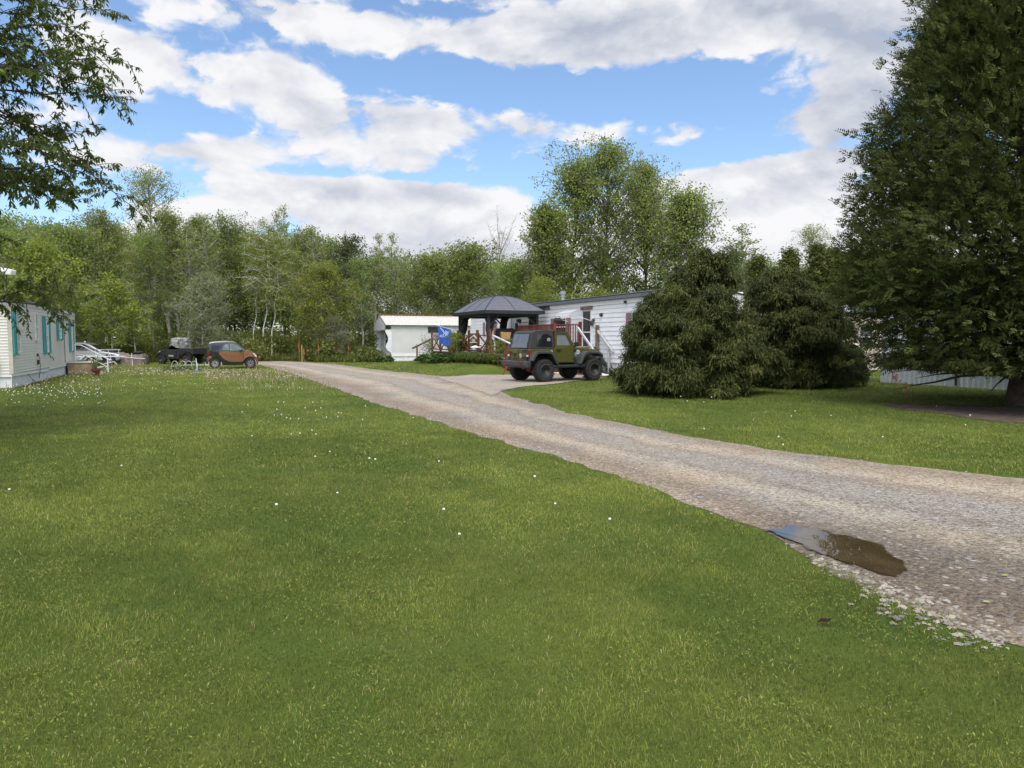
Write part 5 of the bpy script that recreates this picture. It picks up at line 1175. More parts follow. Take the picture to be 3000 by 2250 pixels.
# brush and tall grass at the foot of the wood
VV, FF, TT = [], [], []; off = 0
for i in range(230):
    px_ = r.uniform(-60, 1095) if i < 185 else r.uniform(1990, 2600); D = r.uniform(52.5, 63) if i < 185 else r.uniform(50, 58); h = r.uniform(.7, 2.6) * (1 if D > 55 else .7); X = (px_ - CX) / F * D; n_ = 520
    a = r.normal(size=(n_, 3)) * np.array([.75, .6, .0]); z = h * r.random(n_) ** .7; sc = np.sqrt(np.clip(1.1 - (z / h) ** 2, .1, 1))
    pos = np.stack([X + a[:, 0] * sc * (.5 + h * .35), D + a[:, 1] * sc, z], -1)
    if i < 185 and 740 < px_ < 900 and D < 56: continue
    L = r.uniform(.16, .24) * (.6 + .8 * r.random(n_)); v, f, t_ = leaf_quads(pos, r.normal(size=(n_, 3)) + np.array([0, 0, .5]), L, L * .5, r, np.clip(r.normal(.42, .12) + r.normal(0, .18, n_), 0, 1)); VV.append(v); FF.append(f + off); TT.append(t_); off += len(v)
n_ = 16000; px_ = r.uniform(-60, 1095, n_); D = r.uniform(52, 57, n_) + np.where(np.abs(px_ - 760) < 160, 3, 0); X = (px_ - CX) / F * D
v, f, t_ = leaf_quads(np.stack([X, D, X * 0], -1), r.normal(0, .25, (n_, 3)) + np.array([0, 0, 1]), r.uniform(.25, .8, n_), .05, r, np.clip(r.normal(.55, .25, n_), 0, 1)); VV.append(v); FF.append(f + off); TT.append(t_)
tag(link_mesh('undergrowth', mesh_np('undergrowth', np.concatenate(VV), np.concatenate(FF), leaf_mat('brush_leaf', (.070, .100, .024), (.250, .270, .075), .4), np.concatenate(TT)), None), 'green brush and tall grass along the wood edge', 'undergrowth', kind='stuff')

# ---------------- near tree at the upper left with lance shaped leaves
def near_tree():
    r = np.random.default_rng(4); c0 = np.array([-11.0, 11.6, 0.0]); TV, TF = [], []; to = 0
    K = 10; s = np.linspace(0, 1, K); trunk = np.stack([c0[0] + .5 * s ** 2, c0[1] + .2 * s, 10.5 * s], -1); v, f = tubes_np(trunk[None], (.21 * (1 - .85 * s))[None], 10); TV.append(v); TF.append(f); to += len(v)
    B = 120; zb = np.sort(2.2 + 6.9 * r.random(B)); t = (zb - 2.2) / 6.9
    phi = np.where(r.random(B) < .62, r.uniform(-1.25, .75, B), r.uniform(-3.1, 3.1, B))
    Rb = 4.35 * np.sin(np.clip(.30 + .68 * t, 0, 1) * math.pi) ** .45 * r.uniform(.82, 1.06, B); Rb = Rb * np.interp(t, [0, .12, .25, 1], [.62, .80, .97, 1.0])
    base = np.stack([np.interp(zb, trunk[:, 2], trunk[:, 0]), np.interp(zb, trunk[:, 2], trunk[:, 1]), zb], -1)
    kk = np.linspace(0, 1, 8); hd = np.stack([np.cos(phi), np.sin(phi), phi * 0], -1); rise = r.uniform(.15, .85, B) * (.45 + .6 * t)
    P = base[:, None] + hd[:, None] * (Rb[:, None] * kk)[..., None] + np.array([0, 0, 1.]) * (np.outer(Rb * rise, kk ** .9) - np.outer(Rb * .20, kk ** 3))[..., None] + np.cumsum(r.normal(0, .15, (B, 8, 3)), 1)
    P[:, 0] = base; v, f = tubes_np(P, (.036 - .012 * t)[:, None] * (1.02 - .9 * kk)[None], 6); TV.append(v); TF.append(f + to); to += len(v)
    # side twigs
    S_ = 54; q = .22 + .78 * (np.arange(S_) + r.random((B, S_))) / S_; iq = np.clip(q * 7, 0, 6.999); i0 = iq.astype(int); fr = (iq - i0)[..., None]; bi = np.arange(B)[:, None]
    o = (P[bi, i0] * (1 - fr) + P[bi, i0 + 1] * fr).reshape(-1, 3); dr = (P[bi, i0 + 1] - P[bi, i0]).reshape(-1, 3); dr = nrm(dr)
    side = np.where(np.arange(S_)[None, :, None] % 2 == 0, 1, -1).repeat(B, 0).reshape(-1, 1); lat = nrm(np.cross(dr, np.array([0, 0, 1.]))) * side
    tl = r.uniform(.28, .72, len(o)) * (1.15 - .45 * q.reshape(-1)); td = nrm(dr * .55 + lat * r.uniform(.1, .8, (len(o), 1)) + r.normal(0, .70, o.shape) + np.array([0, 0, .30]))
    kt = np.linspace(0, 1, 4); TWp = o[:, None] + td[:, None] * (tl[:, None] * kt)[..., None] - np.array([0, 0, 1.]) * (tl[:, None] * .12 * kt ** 2)[..., None]
    v, f = tubes_np(TWp, np.broadcast_to(.008 * (1.05 - .8 * kt), (len(o), 4)), 3); TV.append(v); TF.append(f + to); to += len(v)
    nl = 16; u = (np.arange(nl)[None] + r.random((len(o), nl))) / nl; u = .06 + .96 * u ** .55; iu = np.clip(u * 3, 0, 2.999); j0 = iu.astype(int); fu = (iu - j0)[..., None]; bj = np.arange(len(o))[:, None]
    lp = (TWp[bj, j0] * (1 - fu) + TWp[bj, j0 + 1] * fu).reshape(-1, 3); d_ = nrm(TWp[bj, j0 + 1] - TWp[bj, j0]).reshape(-1, 3)
    sg = np.where(np.arange(nl)[None, :, None] % 2 == 0, 1, -1).repeat(len(o), 0).reshape(-1, 1)
    ld = nrm(d_ * .30 + nrm(np.cross(d_, np.array([0, 0, 1.]))) * sg * .50 + np.array([0, 0, -.80]) + r.normal(0, .42, lp.shape))
    L = r.uniform(.08, .14, len(lp)); tb = np.repeat(np.clip(r.normal(.40, .14, len(o)), 0, 1), nl); cv, cf, ct = leaf_quads(lp, ld, L, L * .32, r, np.clip(tb + r.normal(0, .15, len(lp)), 0, 1), .5)
    return np.concatenate(TV), np.concatenate(TF), cv, cf, ct
tv, tf, cv, cf, ct = near_tree()
o = thing('cherry_tree', 'near tree with drooping lance leaves overhanging the upper left', 'tree')
link_mesh('trunk', mesh_np('trunk', tv, tf, brown_bark, smooth=True), None, o)
link_mesh('crown', mesh_np('crown', cv, cf, leaf_mat('lance_leaf', (.040, .075, .015), (.180, .230, .040), .45, rough=.4, spec=.4), ct), None, o)

# ---------------- giant cedar on the right: flat fan sprays on ascending boughs
def fan_sprays(C, Dv, Nn, size, r, tint, K=14):
    """flat ferny spray: leaflets off a short axis; C,Dv,Nn (k,3)"""
    k = len(C); Dv = nrm(Dv); Sd = nrm(np.cross(Dv, Nn)); Nn = np.cross(Sd, Dv)
    size = size[:, None, None]
    j = np.arange(K); a = np.where(j == K - 1, 0, (j // 2 + .3) / (K / 2 + .2)); sgn = np.where(j == K - 1, 0, np.where(j % 2 == 0, 1, -1))
    ang = sgn[None] * (.72 + .22 * r.random((k, K))); L = np.where(j == K - 1, .30, .34 * (1.05 - .65 * a))[None] * (.75 + .5 * r.random((k, K)))
    o = C[:, None] + Dv[:, None] * (a[None, :, None] * size)
    ld = Dv[:, None] * np.cos(ang)[..., None] + Sd[:, None] * np.sin(ang)[..., None] + Nn[:, None] * r.normal(0, .16, (k, K, 1)); ls = np.cross(Nn[:, None] + r.normal(0, .25, (k, K, 3)), ld); ls = nrm(ls)
    L = (L[..., None] * size); W_ = L * .34
    v = np.stack([o, o + ld * L * .55 + ls * W_ * .5, o + ld * L, o + ld * L * .5 - ls * W_ * .5], 2).reshape(-1, 3)
    t_ = np.repeat(np.clip(np.repeat(tint, K) + r.normal(0, .10, k * K) + np.tile(.12 * a, k), 0, 1), 4)
    return v, np.arange(k * K * 4).reshape(-1, 4), t_
def cedar(seed, base, H, R0, B, nsp, zlow):
    r = np.random.default_rng(seed); TV, TF = [], []; to = 0
    K = 12; s = np.linspace(0, 1, K); trunk = np.stack([base[0] + .12 * np.sin(s * 5), base[1] + 0 * s, H * s], -1); rad = .30 * (1 - .93 * s); rad[0] *= 1.5
    v, f = tubes_np(trunk[None], rad[None], 12); TV.append(v); TF.append(f); to += len(v)
    for kx in range(2):                                   # forked low trunks
        tr2 = trunk.copy(); tr2[:, 0] += (kx * 2 - 1) * .9 * s ** .7; tr2[:, 1] -= .6 * s; tr2[:, 2] *= .8; v, f = tubes_np(tr2[None], (rad * .7)[None], 9); TV.append(v); TF.append(f + to); to += len(v)
    t = np.sort(r.random(B)) ** 1.25; zb = .7 + (H * .93 - .7) * t; phi = r.uniform(-math.pi, math.pi, B)
    RZf = lambda z: np.interp(z, [.6, 1.2, 2.5, 4.2, 6.3, 7.5, 10, 12.5, 15.2], [2.9, 3.6, 4.25, 4.2, 3.65, 3.3, 2.3, 1.2, .15])
    up0 = np.interp(t, [0, .08, .3, 1], [.10, .22, .45, .8]); Rb = RZf(zb + up0 * 1.5) * r.uniform(.78, 1.0, B)
    bs = np.stack([np.interp(zb, trunk[:, 2], trunk[:, 0]), np.interp(zb, trunk[:, 2], trunk[:, 1]), zb], -1); hd = np.stack([np.cos(phi), np.sin(phi), phi * 0], -1)
    kk = np.linspace(0, 1, 7); up = up0 * r.uniform(.7, 1.3, B); dr = np.interp(t, [0, .15, .4, 1], [.16, .10, 0, 0])
    P = bs[:, None] + hd[:, None] * (Rb[:, None] * kk)[..., None] + np.array([0, 0, 1.]) * (np.outer(Rb * up, kk ** 1.25) - np.outer(Rb * dr, kk ** 2.5))[..., None] + np.cumsum(r.normal(0, .05, (B, 7, 3)), 1)
    P[:, 0] = bs; v, f = tubes_np(P, (.065 - .04 * t)[:, None] * (1.03 - .92 * kk)[None], 5); TV.append(v); TF.append(f + to); to += len(v)
    # sprays: in plumes along the outer part of each bough
    bi = np.repeat(np.arange(B), nsp); n_ = len(bi); q = np.clip(1.02 - .80 * r.random(n_) ** 1.5, .14, 1.02); iq = np.clip(q * 6, 0, 5.999); i0 = iq.astype(int); fr = (iq - i0)[:, None]
    p = P[bi, i0] * (1 - fr) + P[bi, i0 + 1] * fr; d = nrm(P[bi, i0 + 1] - P[bi, i0])
    offs = r.normal(size=(n_, 3)) * np.array([.30, .30, .26]) * (.5 + .55 * (Rb / R0)[bi])[:, None]; p = p + offs; p[:, 2] = np.maximum(p[:, 2], zlow + .25 * r.random(n_))
    n2 = int(n_ * .9); z2_ = zlow + (H - .4 - zlow) * r.random(n2) ** 1.2; a2 = r.uniform(-math.pi, math.pi, n2); ex = fbm(a2 * 3.2 + 40, z2_ * 1.3, 8, 3); r2 = RZf(z2_) * (.50 + .50 * r.random(n2) ** .6) * (.74 + .46 * ex) + .05
    e2 = np.stack([base[0] + np.cos(a2) * r2, base[1] + np.sin(a2) * r2, z2_], -1); lowcut = ~((z2_ < 1.45) & (r.random(n2) < .85)) & ~((z2_ < 2.7) & (r.random(n2) < .5)); e2 = e2[lowcut]
    p = np.r_[p, e2]; d = np.r_[d, np.tile(np.array([[0, 0, .3]]), (len(e2), 1))]; bi = np.r_[bi, np.clip(np.searchsorted(zb, e2[:, 2]), 0, B - 1)]; q = np.r_[q, np.full(len(e2), .8)]; n_ = len(p)
    out_ = nrm(p - np.stack([np.full(n_, base[0]), np.full(n_, base[1]), p[:, 2]], -1))
    tt = t[bi]; dv = out_ * .75 + d * .5 + r.normal(0, .38, (n_, 3)) + np.array([0, 0, 1.]) * np.interp(tt, [0, .12, .4, 1], [-.45, -.1, .30, .9])[:, None]
    nn = np.cross(dv, nrm(r.normal(size=(n_, 3)) + np.array([0, 0, .6])))
    bt = np.clip(r.normal(.42, .18, B), 0, 1)[bi] + .10 * (q - .7)
    size = r.uniform(.24, .44, n_) * np.interp(tt, [0, 1], [1.0, .85])
    cv, cf, ct = fan_sprays(p, dv, nn, size, r, np.clip(bt + r.normal(0, .08, n_), 0, 1))
    return np.concatenate(TV), np.concatenate(TF), cv, cf, ct
lf_cedar = leaf_mat('cedar_spray', (.026, .043, .013), (.108, .124, .038), .18, rough=.85, spec=.08)
tb_ = gnd(2985, 1188)
tv, tf, cv, cf, ct = cedar(3, (tb_.x + .15, tb_.y, 0), 15.5, 4.6, 560, 62, .95)
o = thing('giant_cedar', 'giant dark green cedar with low sweeping boughs at the right edge', 'tree')
link_mesh('trunk', mesh_np('trunk', tv, tf, brown_bark, smooth=True), None, o); link_mesh('crown', mesh_np('crown', cv, cf, lf_cedar, ct), None, o)
# brown dead sprays hanging low
r = np.random.default_rng(6); n_ = 26
dp = np.array([at(a + r.normal(0, 7), b + r.normal(0, 9), 16.5)[:] for a, b in [(2650, 1128)] * 14 + [(2618, 1100)] * 12])
v, f, t_ = fan_sprays(dp, np.array([[0, 0, -1.]]) + r.normal(0, .3, (n_, 3)), r.normal(size=(n_, 3)), r.uniform(.08, .16, n_), r, r.random(n_)); link_mesh('dead_spray', mesh_np('dead_spray', v, f, leaf_mat('dead_spray_leaf', (.07, .03, .015), (.17, .075, .04), .2), t_), None, o)

# ---------------- thread leaved cypress bushes: tiers of drooping strands
def cypress(seed, base, lob, nc, ns, H):
    """lob: (x, y, z, r) lumps; strands hang from tips on their skin"""
    r = np.random.default_rng(seed); L0 = np.array(lob); subs = []
    for (x, y, z, rr0) in L0:                              # each lump carries tufts that hang like tiers
        for _ in range(26):
            d0 = nrm(r.normal(size=3) + np.array([0, -.1, .15])); q0 = np.array([x, y, z]) + d0 * rr0 * r.uniform(.62, 1.0); subs.append((*q0, rr0 * r.uniform(.26, .46)))
    lob = np.array(subs); lob = lob[lob[:, 2] > .12]
    dep0 = np.min(np.linalg.norm(lob[:, None, :3] - L0[None, :, :3], axis=2) / L0[None, :, 3], axis=1); lob = lob[dep0 > .70]
    w_ = lob[:, 3] ** 2; c = r.choice(len(lob), nc, p=w_ / w_.sum())
    d = nrm(r.normal(size=(nc, 3)) + np.array([0, -.1, .55])); p = lob[c, :3] + d * (lob[c, 3] * (.45 + .6 * r.random(nc)))[:, None] * np.array([1.1, 1.1, .6])
    deep = r.random(nc) < .22; li = r.integers(0, len(L0), nc); pd = L0[li, :3] + nrm(r.normal(size=(nc, 3))) * (L0[li, 3] * (.3 + .5 * r.random(nc)))[:, None]; p = np.where(deep[:, None], pd, p)
    ok = p[:, 2] > .05; p, d, c = p[ok], d[ok], c[ok]; nc = len(p)
    o = np.repeat(p, ns, 0); dd = np.repeat(d, ns, 0); n_ = len(o)
    L = r.uniform(.07, .19, n_); out_ = nrm(dd * np.array([1, 1, .3]) + r.normal(0, .55, (n_, 3))); o = o + r.normal(0, .05, (n_, 3))
    dr_ = r.uniform(.15, 1.0, n_)
    a = o + out_ * (L * .45)[:, None]; b = a + out_ * (L * .32)[:, None] - np.array([0, 0, 1.]) * (L * .26 * dr_)[:, None]; e = b + out_ * (L * .12)[:, None] - np.array([0, 0, 1.]) * (L * .42 * dr_)[:, None]
    W_ = r.uniform(.010, .018, n_)[:, None]; sd_ = nrm(np.cross(out_, np.array([0, 0, 1.])) + r.normal(0, .4, (n_, 3)))
    pts = [o, a, b, e]; v = np.stack([x for k_, q in enumerate(pts) for x in (q - sd_ * W_ * (1 - .2 * k_), q + sd_ * W_ * (1 - .2 * k_))], 1).reshape(-1, 3)
    f = (np.arange(n_)[:, None, None] * 8 + np.array([(0, 1, 3, 2), (2, 3, 5, 4), (4, 5, 7, 6)])[None]).reshape(-1, 4)
    v[:, 2] = np.maximum(v[:, 2], .01)
    lt = np.clip(r.normal(.38, .20, len(lob)), 0, 1)[c]; ct = np.repeat(np.clip(np.repeat(lt + r.normal(0, .12, nc) , ns) + r.normal(0, .12, n_), 0, 1).reshape(-1, 1), 8, 1); ct[:, 6:] += .15
    TV, TF = [], []; to = 0
    for i in range(len(L0)):
        kk = np.linspace(0, 1, 6); e_ = L0[i, :3]; pth = np.stack([base[0] * (1 - kk) + e_[0] * kk, base[1] * (1 - kk) + e_[1] * kk, e_[2] * kk ** .8], -1) + np.cumsum(r.normal(0, .03, (6, 3)), 0); v2, f2 = tubes_np(pth[None], (.05 * (1.1 - .8 * kk))[None], 5); TV.append(v2); TF.append(f2 + to); to += len(v2)
    return np.concatenate(TV), np.concatenate(TF), v, f, np.clip(ct, 0, 1).ravel()
lf_cyp = leaf_mat('cypress_strand', (.027, .041, .012), (.140, .152, .044), .20, rough=.6, spec=.2)
def lumps(seed, specs, Dc):
    """specs: (px, py, depth offset, radius in px) -> lumps in metres"""
    o = []
    for (px_, py_, dy, rp_) in specs:
        D = Dc + dy; q = at(px_, py_, D); o.append((q.x, D, q.z, rp_ * D / F))
    return o
B1 = lumps(1, [(1888, 1092, .3, 72), (1960, 1100, -1.0, 88), (2060, 1105, -1.2, 85), (2160, 1095, -.4, 85), (2220, 1075, .4, 62), (1872, 1020, .6, 50), (1912, 1000, -.2, 74), (1990, 1010, -1.0, 88), (2085, 1005, -.9, 85), (2170, 1015, .1, 70), (1920, 925, .5, 58), (1985, 920, -.3, 76), (2070, 925, -.4, 78), (2130, 945, .4, 60), (2010, 860, .1, 58), (2075, 850, .2, 62), (2040, 800, .3, 50), (2085, 790, .4, 48), (2060, 765, .4, 34), (2110, 830, .5, 45), (1856, 1112, .9, 40), (2010, 1050, 1.5, 130), (2030, 950, 1.3, 90), (2040, 880, 1.0, 60)], 21.6)
B2 = lumps(2, [(2230, 1080, .6, 70), (2310, 1090, -.6, 76), (2400, 1085, -.7, 78), (2470, 1075, .2, 62), (2500, 1075, .5, 40), (2190, 1100, 1.2, 60), (2280, 1110, .4, 60), (2200, 1010, .8, 62), (2270, 1000, -.3, 76), (2360, 1000, -.7, 78), (2435, 1010, .0, 66), (2230, 920, .4, 62), (2300, 915, -.3, 70), (2380, 930, -.1, 66), (2430, 950, .5, 46), (2250, 850, .4, 50), (2300, 845, .3, 50), (2270, 815, .5, 34), (2350, 870, .4, 42), (2330, 1040, 1.3, 130), (2310, 950, 1.1, 90), (2185, 960, 1.0, 40)], 25.0)
for (sd_, lb, bx_, lab, nc) in ((21, B1, (at(2030, 995, 22.3).x, 22.3), 'wide drooping cypress bush with bushy top, nearest the olive car', 12500), (22, B2, (at(2320, 995, 25.8).x, 25.8), 'drooping cypress bush between the first bush and giant cedar', 11000)):
    tv, tf, cv, cf, ct = cypress(sd_, bx_, lb, nc, 15, 4)
    o = thing('cypress_bush', lab, 'bush'); link_mesh('trunk', mesh_np('trunk', tv, tf, brown_bark), None, o); link_mesh('crown', mesh_np('crown', cv, cf, lf_cyp, ct), None, o)
r = np.random.default_rng(31); n_ = 18; q = np.array([at(2397 + r.normal(0, 5), 978 + r.normal(0, 7), 23.9)[:] for _ in range(n_)])
v, f, t_ = leaf_quads(q, r.normal(0, .25, (n_, 3)) - np.array([0, 0, 1]), .28, .03, r, r.random(n_)); link_mesh('dead_tuft', mesh_np('dead_tuft', v, f, leaf_mat('tan_dead_tuft', (.20, .11, .055), (.34, .20, .11), .2), t_), None, o)

# ---------------- plants before the deck
def hosta(seed, n_, L, wd_, z0):
    r = np.random.default_rng(seed); a = r.random(n_) * 6.283; rad = .05 + .35 * np.sqrt(r.random(n_)); h = .12 + .34 * (1 - rad / .42) * r.uniform(.6, 1.1, n_)
    c = np.stack([np.cos(a) * rad, np.sin(a) * rad, h], -1); d = np.stack([np.cos(a), np.sin(a), r.uniform(-.75, .25, n_)], -1) + r.normal(0, .2, (n_, 3))
    return leaf_quads(c, d, L * r.uniform(.7, 1.2, n_), wd_, r, np.clip(r.normal(.4, .2, n_), 0, 1), .5)
def daylily(seed, n_, h):
    r = np.random.default_rng(seed); a = r.random(n_) * 6.283; rb = r.uniform(0, .15, n_); b = np.stack([np.cos(a) * rb, np.sin(a) * rb, a * 0], -1); o = np.stack([np.cos(a), np.sin(a), a * 0], -1); L = h * r.uniform(.6, 1.15, n_)
    m_ = b + o * (L * .22)[:, None] + np.array([0, 0, 1.]) * (L * .75)[:, None]; e = m_ + o * (L * .42)[:, None] - np.array([0, 0, 1.]) * (L * r.uniform(.0, .5, n_))[:, None]; s_ = np.stack([-np.sin(a), np.cos(a), a * 0], -1) * .013
    v = np.stack([b - s_, b + s_, m_ - s_, m_ + s_, e - s_ * .3, e + s_ * .3], 1).reshape(-1, 3); f = (np.arange(n_)[:, None, None] * 6 + np.array([(0, 1, 3, 2), (2, 3, 5, 4)])[None]).reshape(-1, 4)
    return v, f, np.repeat(np.clip(r.normal(.45, .2, n_), 0, 1), 6)
lf_h = leaf_mat('hosta_leaf', (.028, .062, .014), (.105, .165, .040), .25, rough=.4, spec=.5); lf_d = leaf_mat('daylily_leaf', (.050, .090, .018), (.170, .225, .055), .35)
hm = [mesh_np('hosta', *hosta(i, 130, .26, .15, 0)[:2], lf_h, hosta(i, 130, .26, .15, 0)[2]) for i in range(3)]; dm = [mesh_np('daylily', *daylily(i, 150, .62)[:2], lf_d, daylily(i, 150, .62)[2]) for i in range(3)]
def plant(me, px_, py_, D, sc, nm, lab, grp, cat='plant'):
    X = (px_ - CX) / F * D; o = bpy.data.objects.new(nm, me); col.objects.link(o); o.location = (X, D, float(hgt(X, D))); o.scale = (sc,) * 3; o.rotation_euler = (0, 0, px_ * .7); tag(o, lab, cat, grp); return o
for i, (px_, D, sc) in enumerate(((1245, 43.2, 1.1), (1262, 42.4, 1.2), (1280, 41.6, 1.2), (1298, 41.0, 1.25), (1316, 40.6, 1.2), (1332, 39.6, 1.05))): plant(hm[i % 3], px_, 0, D, sc, 'hosta', 'broad dark green hosta in the bed under the flag', 'hostas before the deck')
for i, (px_, D, sc) in enumerate(((1345, 38.9, 1.0), (1360, 38.3, 1.05), (1374, 37.9, 1.1), (1389, 37.4, 1.05), (1404, 36.8, 1.1), (1418, 36.4, 1.05), (1433, 36.0, .95), (1448, 35.6, .8), (1367, 39.0, 1.15), (1397, 38.0, 1.1), (1340, 39.9, 1.1))): plant(dm[i % 3], px_, 0, D, sc, 'daylily', 'strap leaved daylily clump in the bed below the deck', 'daylilies before the deck')
for i, (px_, D, sc) in enumerate(((1108, 52.6, 1.2), (1124, 52.2, 1.3))): plant(hm[i], px_, 0, D, sc, 'hosta', ('dark hosta clump at the tin roofed trailer corner, further left', 'dark hosta clump touching the tin roofed trailer skirting')[i], 'hostas by the tin roofed trailer')
for (px_, D, top, lab, sd_) in ((1340, 40.2, 1005, 'leafy green shrub growing up against the middle deck posts', 71), (1256, 43.6, 1020, 'thin airy shrub at the far end of the deck', 72), (1470, 35.2, 1035, 'yellowish shrub at the foot of the ramp beside olive car', 73)):
    h = zy(top, D); (tv, tf), (cv, cf, ct) = make_tree(seed=sd_, H=h, Rm=.55, cb=.1, shape='oval', nb=26, leaf=.09, per=9 if sd_ != 72 else 3, sub=5, sig=.2, up=.7, trunk_r=.012)
    o = thing('shrub', lab, 'shrub', ((px_ - CX) / F * D, D, float(hgt((px_ - CX) / F * D, D)) - .02)); link_mesh('stem', mesh_np('stem', tv, tf, bark), None, o); link_mesh('foliage', mesh_np('foliage', cv, cf, lf_bright, ct), None, o)
# ================================================================== vehicles and small things
rubber = M('tyre_rubber', (.016, .016, .017), .8, var=.25, scale=20, bump=.6, bscale=40)
black_plastic = M('black_plastic', (.022, .022, .024), .55, var=.15)
under_m = M('underbody', (.010, .010, .010), .9)
lamp_red = M('red_lens', (.16, .008, .008), .2, coat=.5); lamp_clear = M('clear_lens', (.62, .64, .66), .1, coat=1.0)
chrome = M('bright_metal', (.62, .62, .63), .25, .9)
tint_glass = glass_mat('tinted_glass', (.012, .014, .016), .03)
def arc(cx, cz, rad, a0, a1, k=10): return [(cx + rad * math.cos(R(a0 + (a1 - a0) * i / k)), cz + rad * math.sin(R(a0 + (a1 - a0) * i / k))) for i in range(k + 1)]
def make_wheel(parent, x, y, rad, wd, rim_r, sgn, rim_m, spokes, spoke_m, style='alloy'):
    """wheel as a part of its vehicle: tyre, rim, spokes; outer face towards sgn*y"""
    w_ = empty('wheel', (x, y, rad)); w_.parent = parent; h = wd / 2
    mb = MB(); mb.lathe([(rim_r, -h * .9), (rad * .90, -h), (rad * .985, -h * .72), (rad, -h * .3), (rad, h * .3), (rad * .985, h * .72), (rad * .90, h), (rim_r, h * .9)], (0, 0, 0), 'y', 40)
    if style == 'offroad':
        for i in range(30):
            a = i * 2 * math.pi / 30
            for yy in (-h * .55, h * .55):
                q = Matrix.Rotation(-a, 4, 'Y'); mb.box(-.028, .028, yy - h * .34, yy + h * .34, rad - .01, rad + .016, q)
    mb.build('tyre', rubber, w_, smooth=False)
    mb = MB(); f = sgn * h
    mb.lathe([(rim_r * 1.02, f * .95), (rim_r * .95, f * .98), (rim_r * .90, f * .70), (rim_r * .86, -f * .5), (.02, -f * .5)], (0, 0, 0), 'y', 32); mb.build('rim', rim_m, w_, smooth=True)
    mb = MB()
    for i in range(spokes):
        a = i * 2 * math.pi / spokes; ux, uz = math.cos(a), math.sin(a); px_, pz_ = -uz, ux
        if style == 'alloy':
            for dl in (-.16, .16):
                ax, az_ = math.cos(a + dl), math.sin(a + dl); mb.bar((ux * .05, f * .82, uz * .05), (ax * rim_r * .93, f * .86, az_ * rim_r * .93), .03, .03)
        elif style == 'offroad':
            for dl in (-.20, .20):
                ax, az_ = math.cos(a + dl), math.sin(a + dl); mb.bar((ux * .06, f * .66, uz * .06), (ax * rim_r * .92, f * .86, az_ * rim_r * .92), .030, .04)
        else:
            mb.bar((ux * .03, f * .8, uz * .03), (ux * rim_r * .93, f * .84, uz * rim_r * .93), .055, .03)
    mb.lathe([(.01, f * .90), (.055, f * .86), (.06, f * .6), (.01, f * .6)], (0, 0, 0), 'y', 14)
    mb.build('spokes', spoke_m, w_)
    if style == 'offroad':
        mb = MB()
        for i in range(24):
            a = i * 2 * math.pi / 24; mb.sph((math.cos(a) * rim_r * .96, f * .97, math.sin(a) * rim_r * .96), .008, 6, 4)
        mb.build('rim_bolts', chrome, w_)
    return w_

# ---------------- olive green off-road car
phi = R(33); hx, hy = math.cos(phi), math.sin(phi); nx, ny = -hy, hx
cw = Vector((at(1593, 995, 27.6).x, 27.6, .028)); j0 = cw + Vector((nx, ny, 0)) * .80
jeep = thing('offroad_car', 'olive green two door offroad car with black soft top and big tyres', 'car', j0, phi)
olive = M('olive_paint', (.090, .087, .023), .32, .15, var=.04, coat=.7)
blackp = M('satin_black', (.020, .021, .023), .5, var=.15); soft = M('soft_top_fabric', (.026, .026, .027), .85, var=.2, scale=4, bump=.35, bscale=9)
WB = 2.42; HW = .74
# tub with its two arches cut out of the side profile
pr = [(-.60, .80), (-.62, 1.27), (.56, 1.27), (1.56, 1.27), (1.60, .70), (.60, .70), (.36, 1.02), (.22, 1.10), (-.28, 1.10), (-.40, 1.02), (-.52, .78)]
MB().prism(pr, -HW, HW).build('body', olive, jeep, bevel=.025)
MB().prism([(-.50, .58), (-.50, .95), (2.6, .95), (2.75, .62)], -.60, .60).build('underbody', under_m, jeep)
MB().prism([(1.58, .78), (1.58, 1.30), (1.62, 1.335), (2.30, 1.285), (2.74, 1.22), (2.80, 1.12), (2.80, .80), (2.45, .78)], -.63, .63).build('hood', olive, jeep, bevel=.04)
MB().box(2.795, 2.83, -.60, .60, .78, 1.17).build('grille', olive, jeep, bevel=.02)
for y in (-.42, .42): MB().lathe([(.09, 2.82), (.10, 2.85), (.02, 2.87)], (0, y, 1.0), 'x', 18).build('headlight', lamp_clear, jeep)
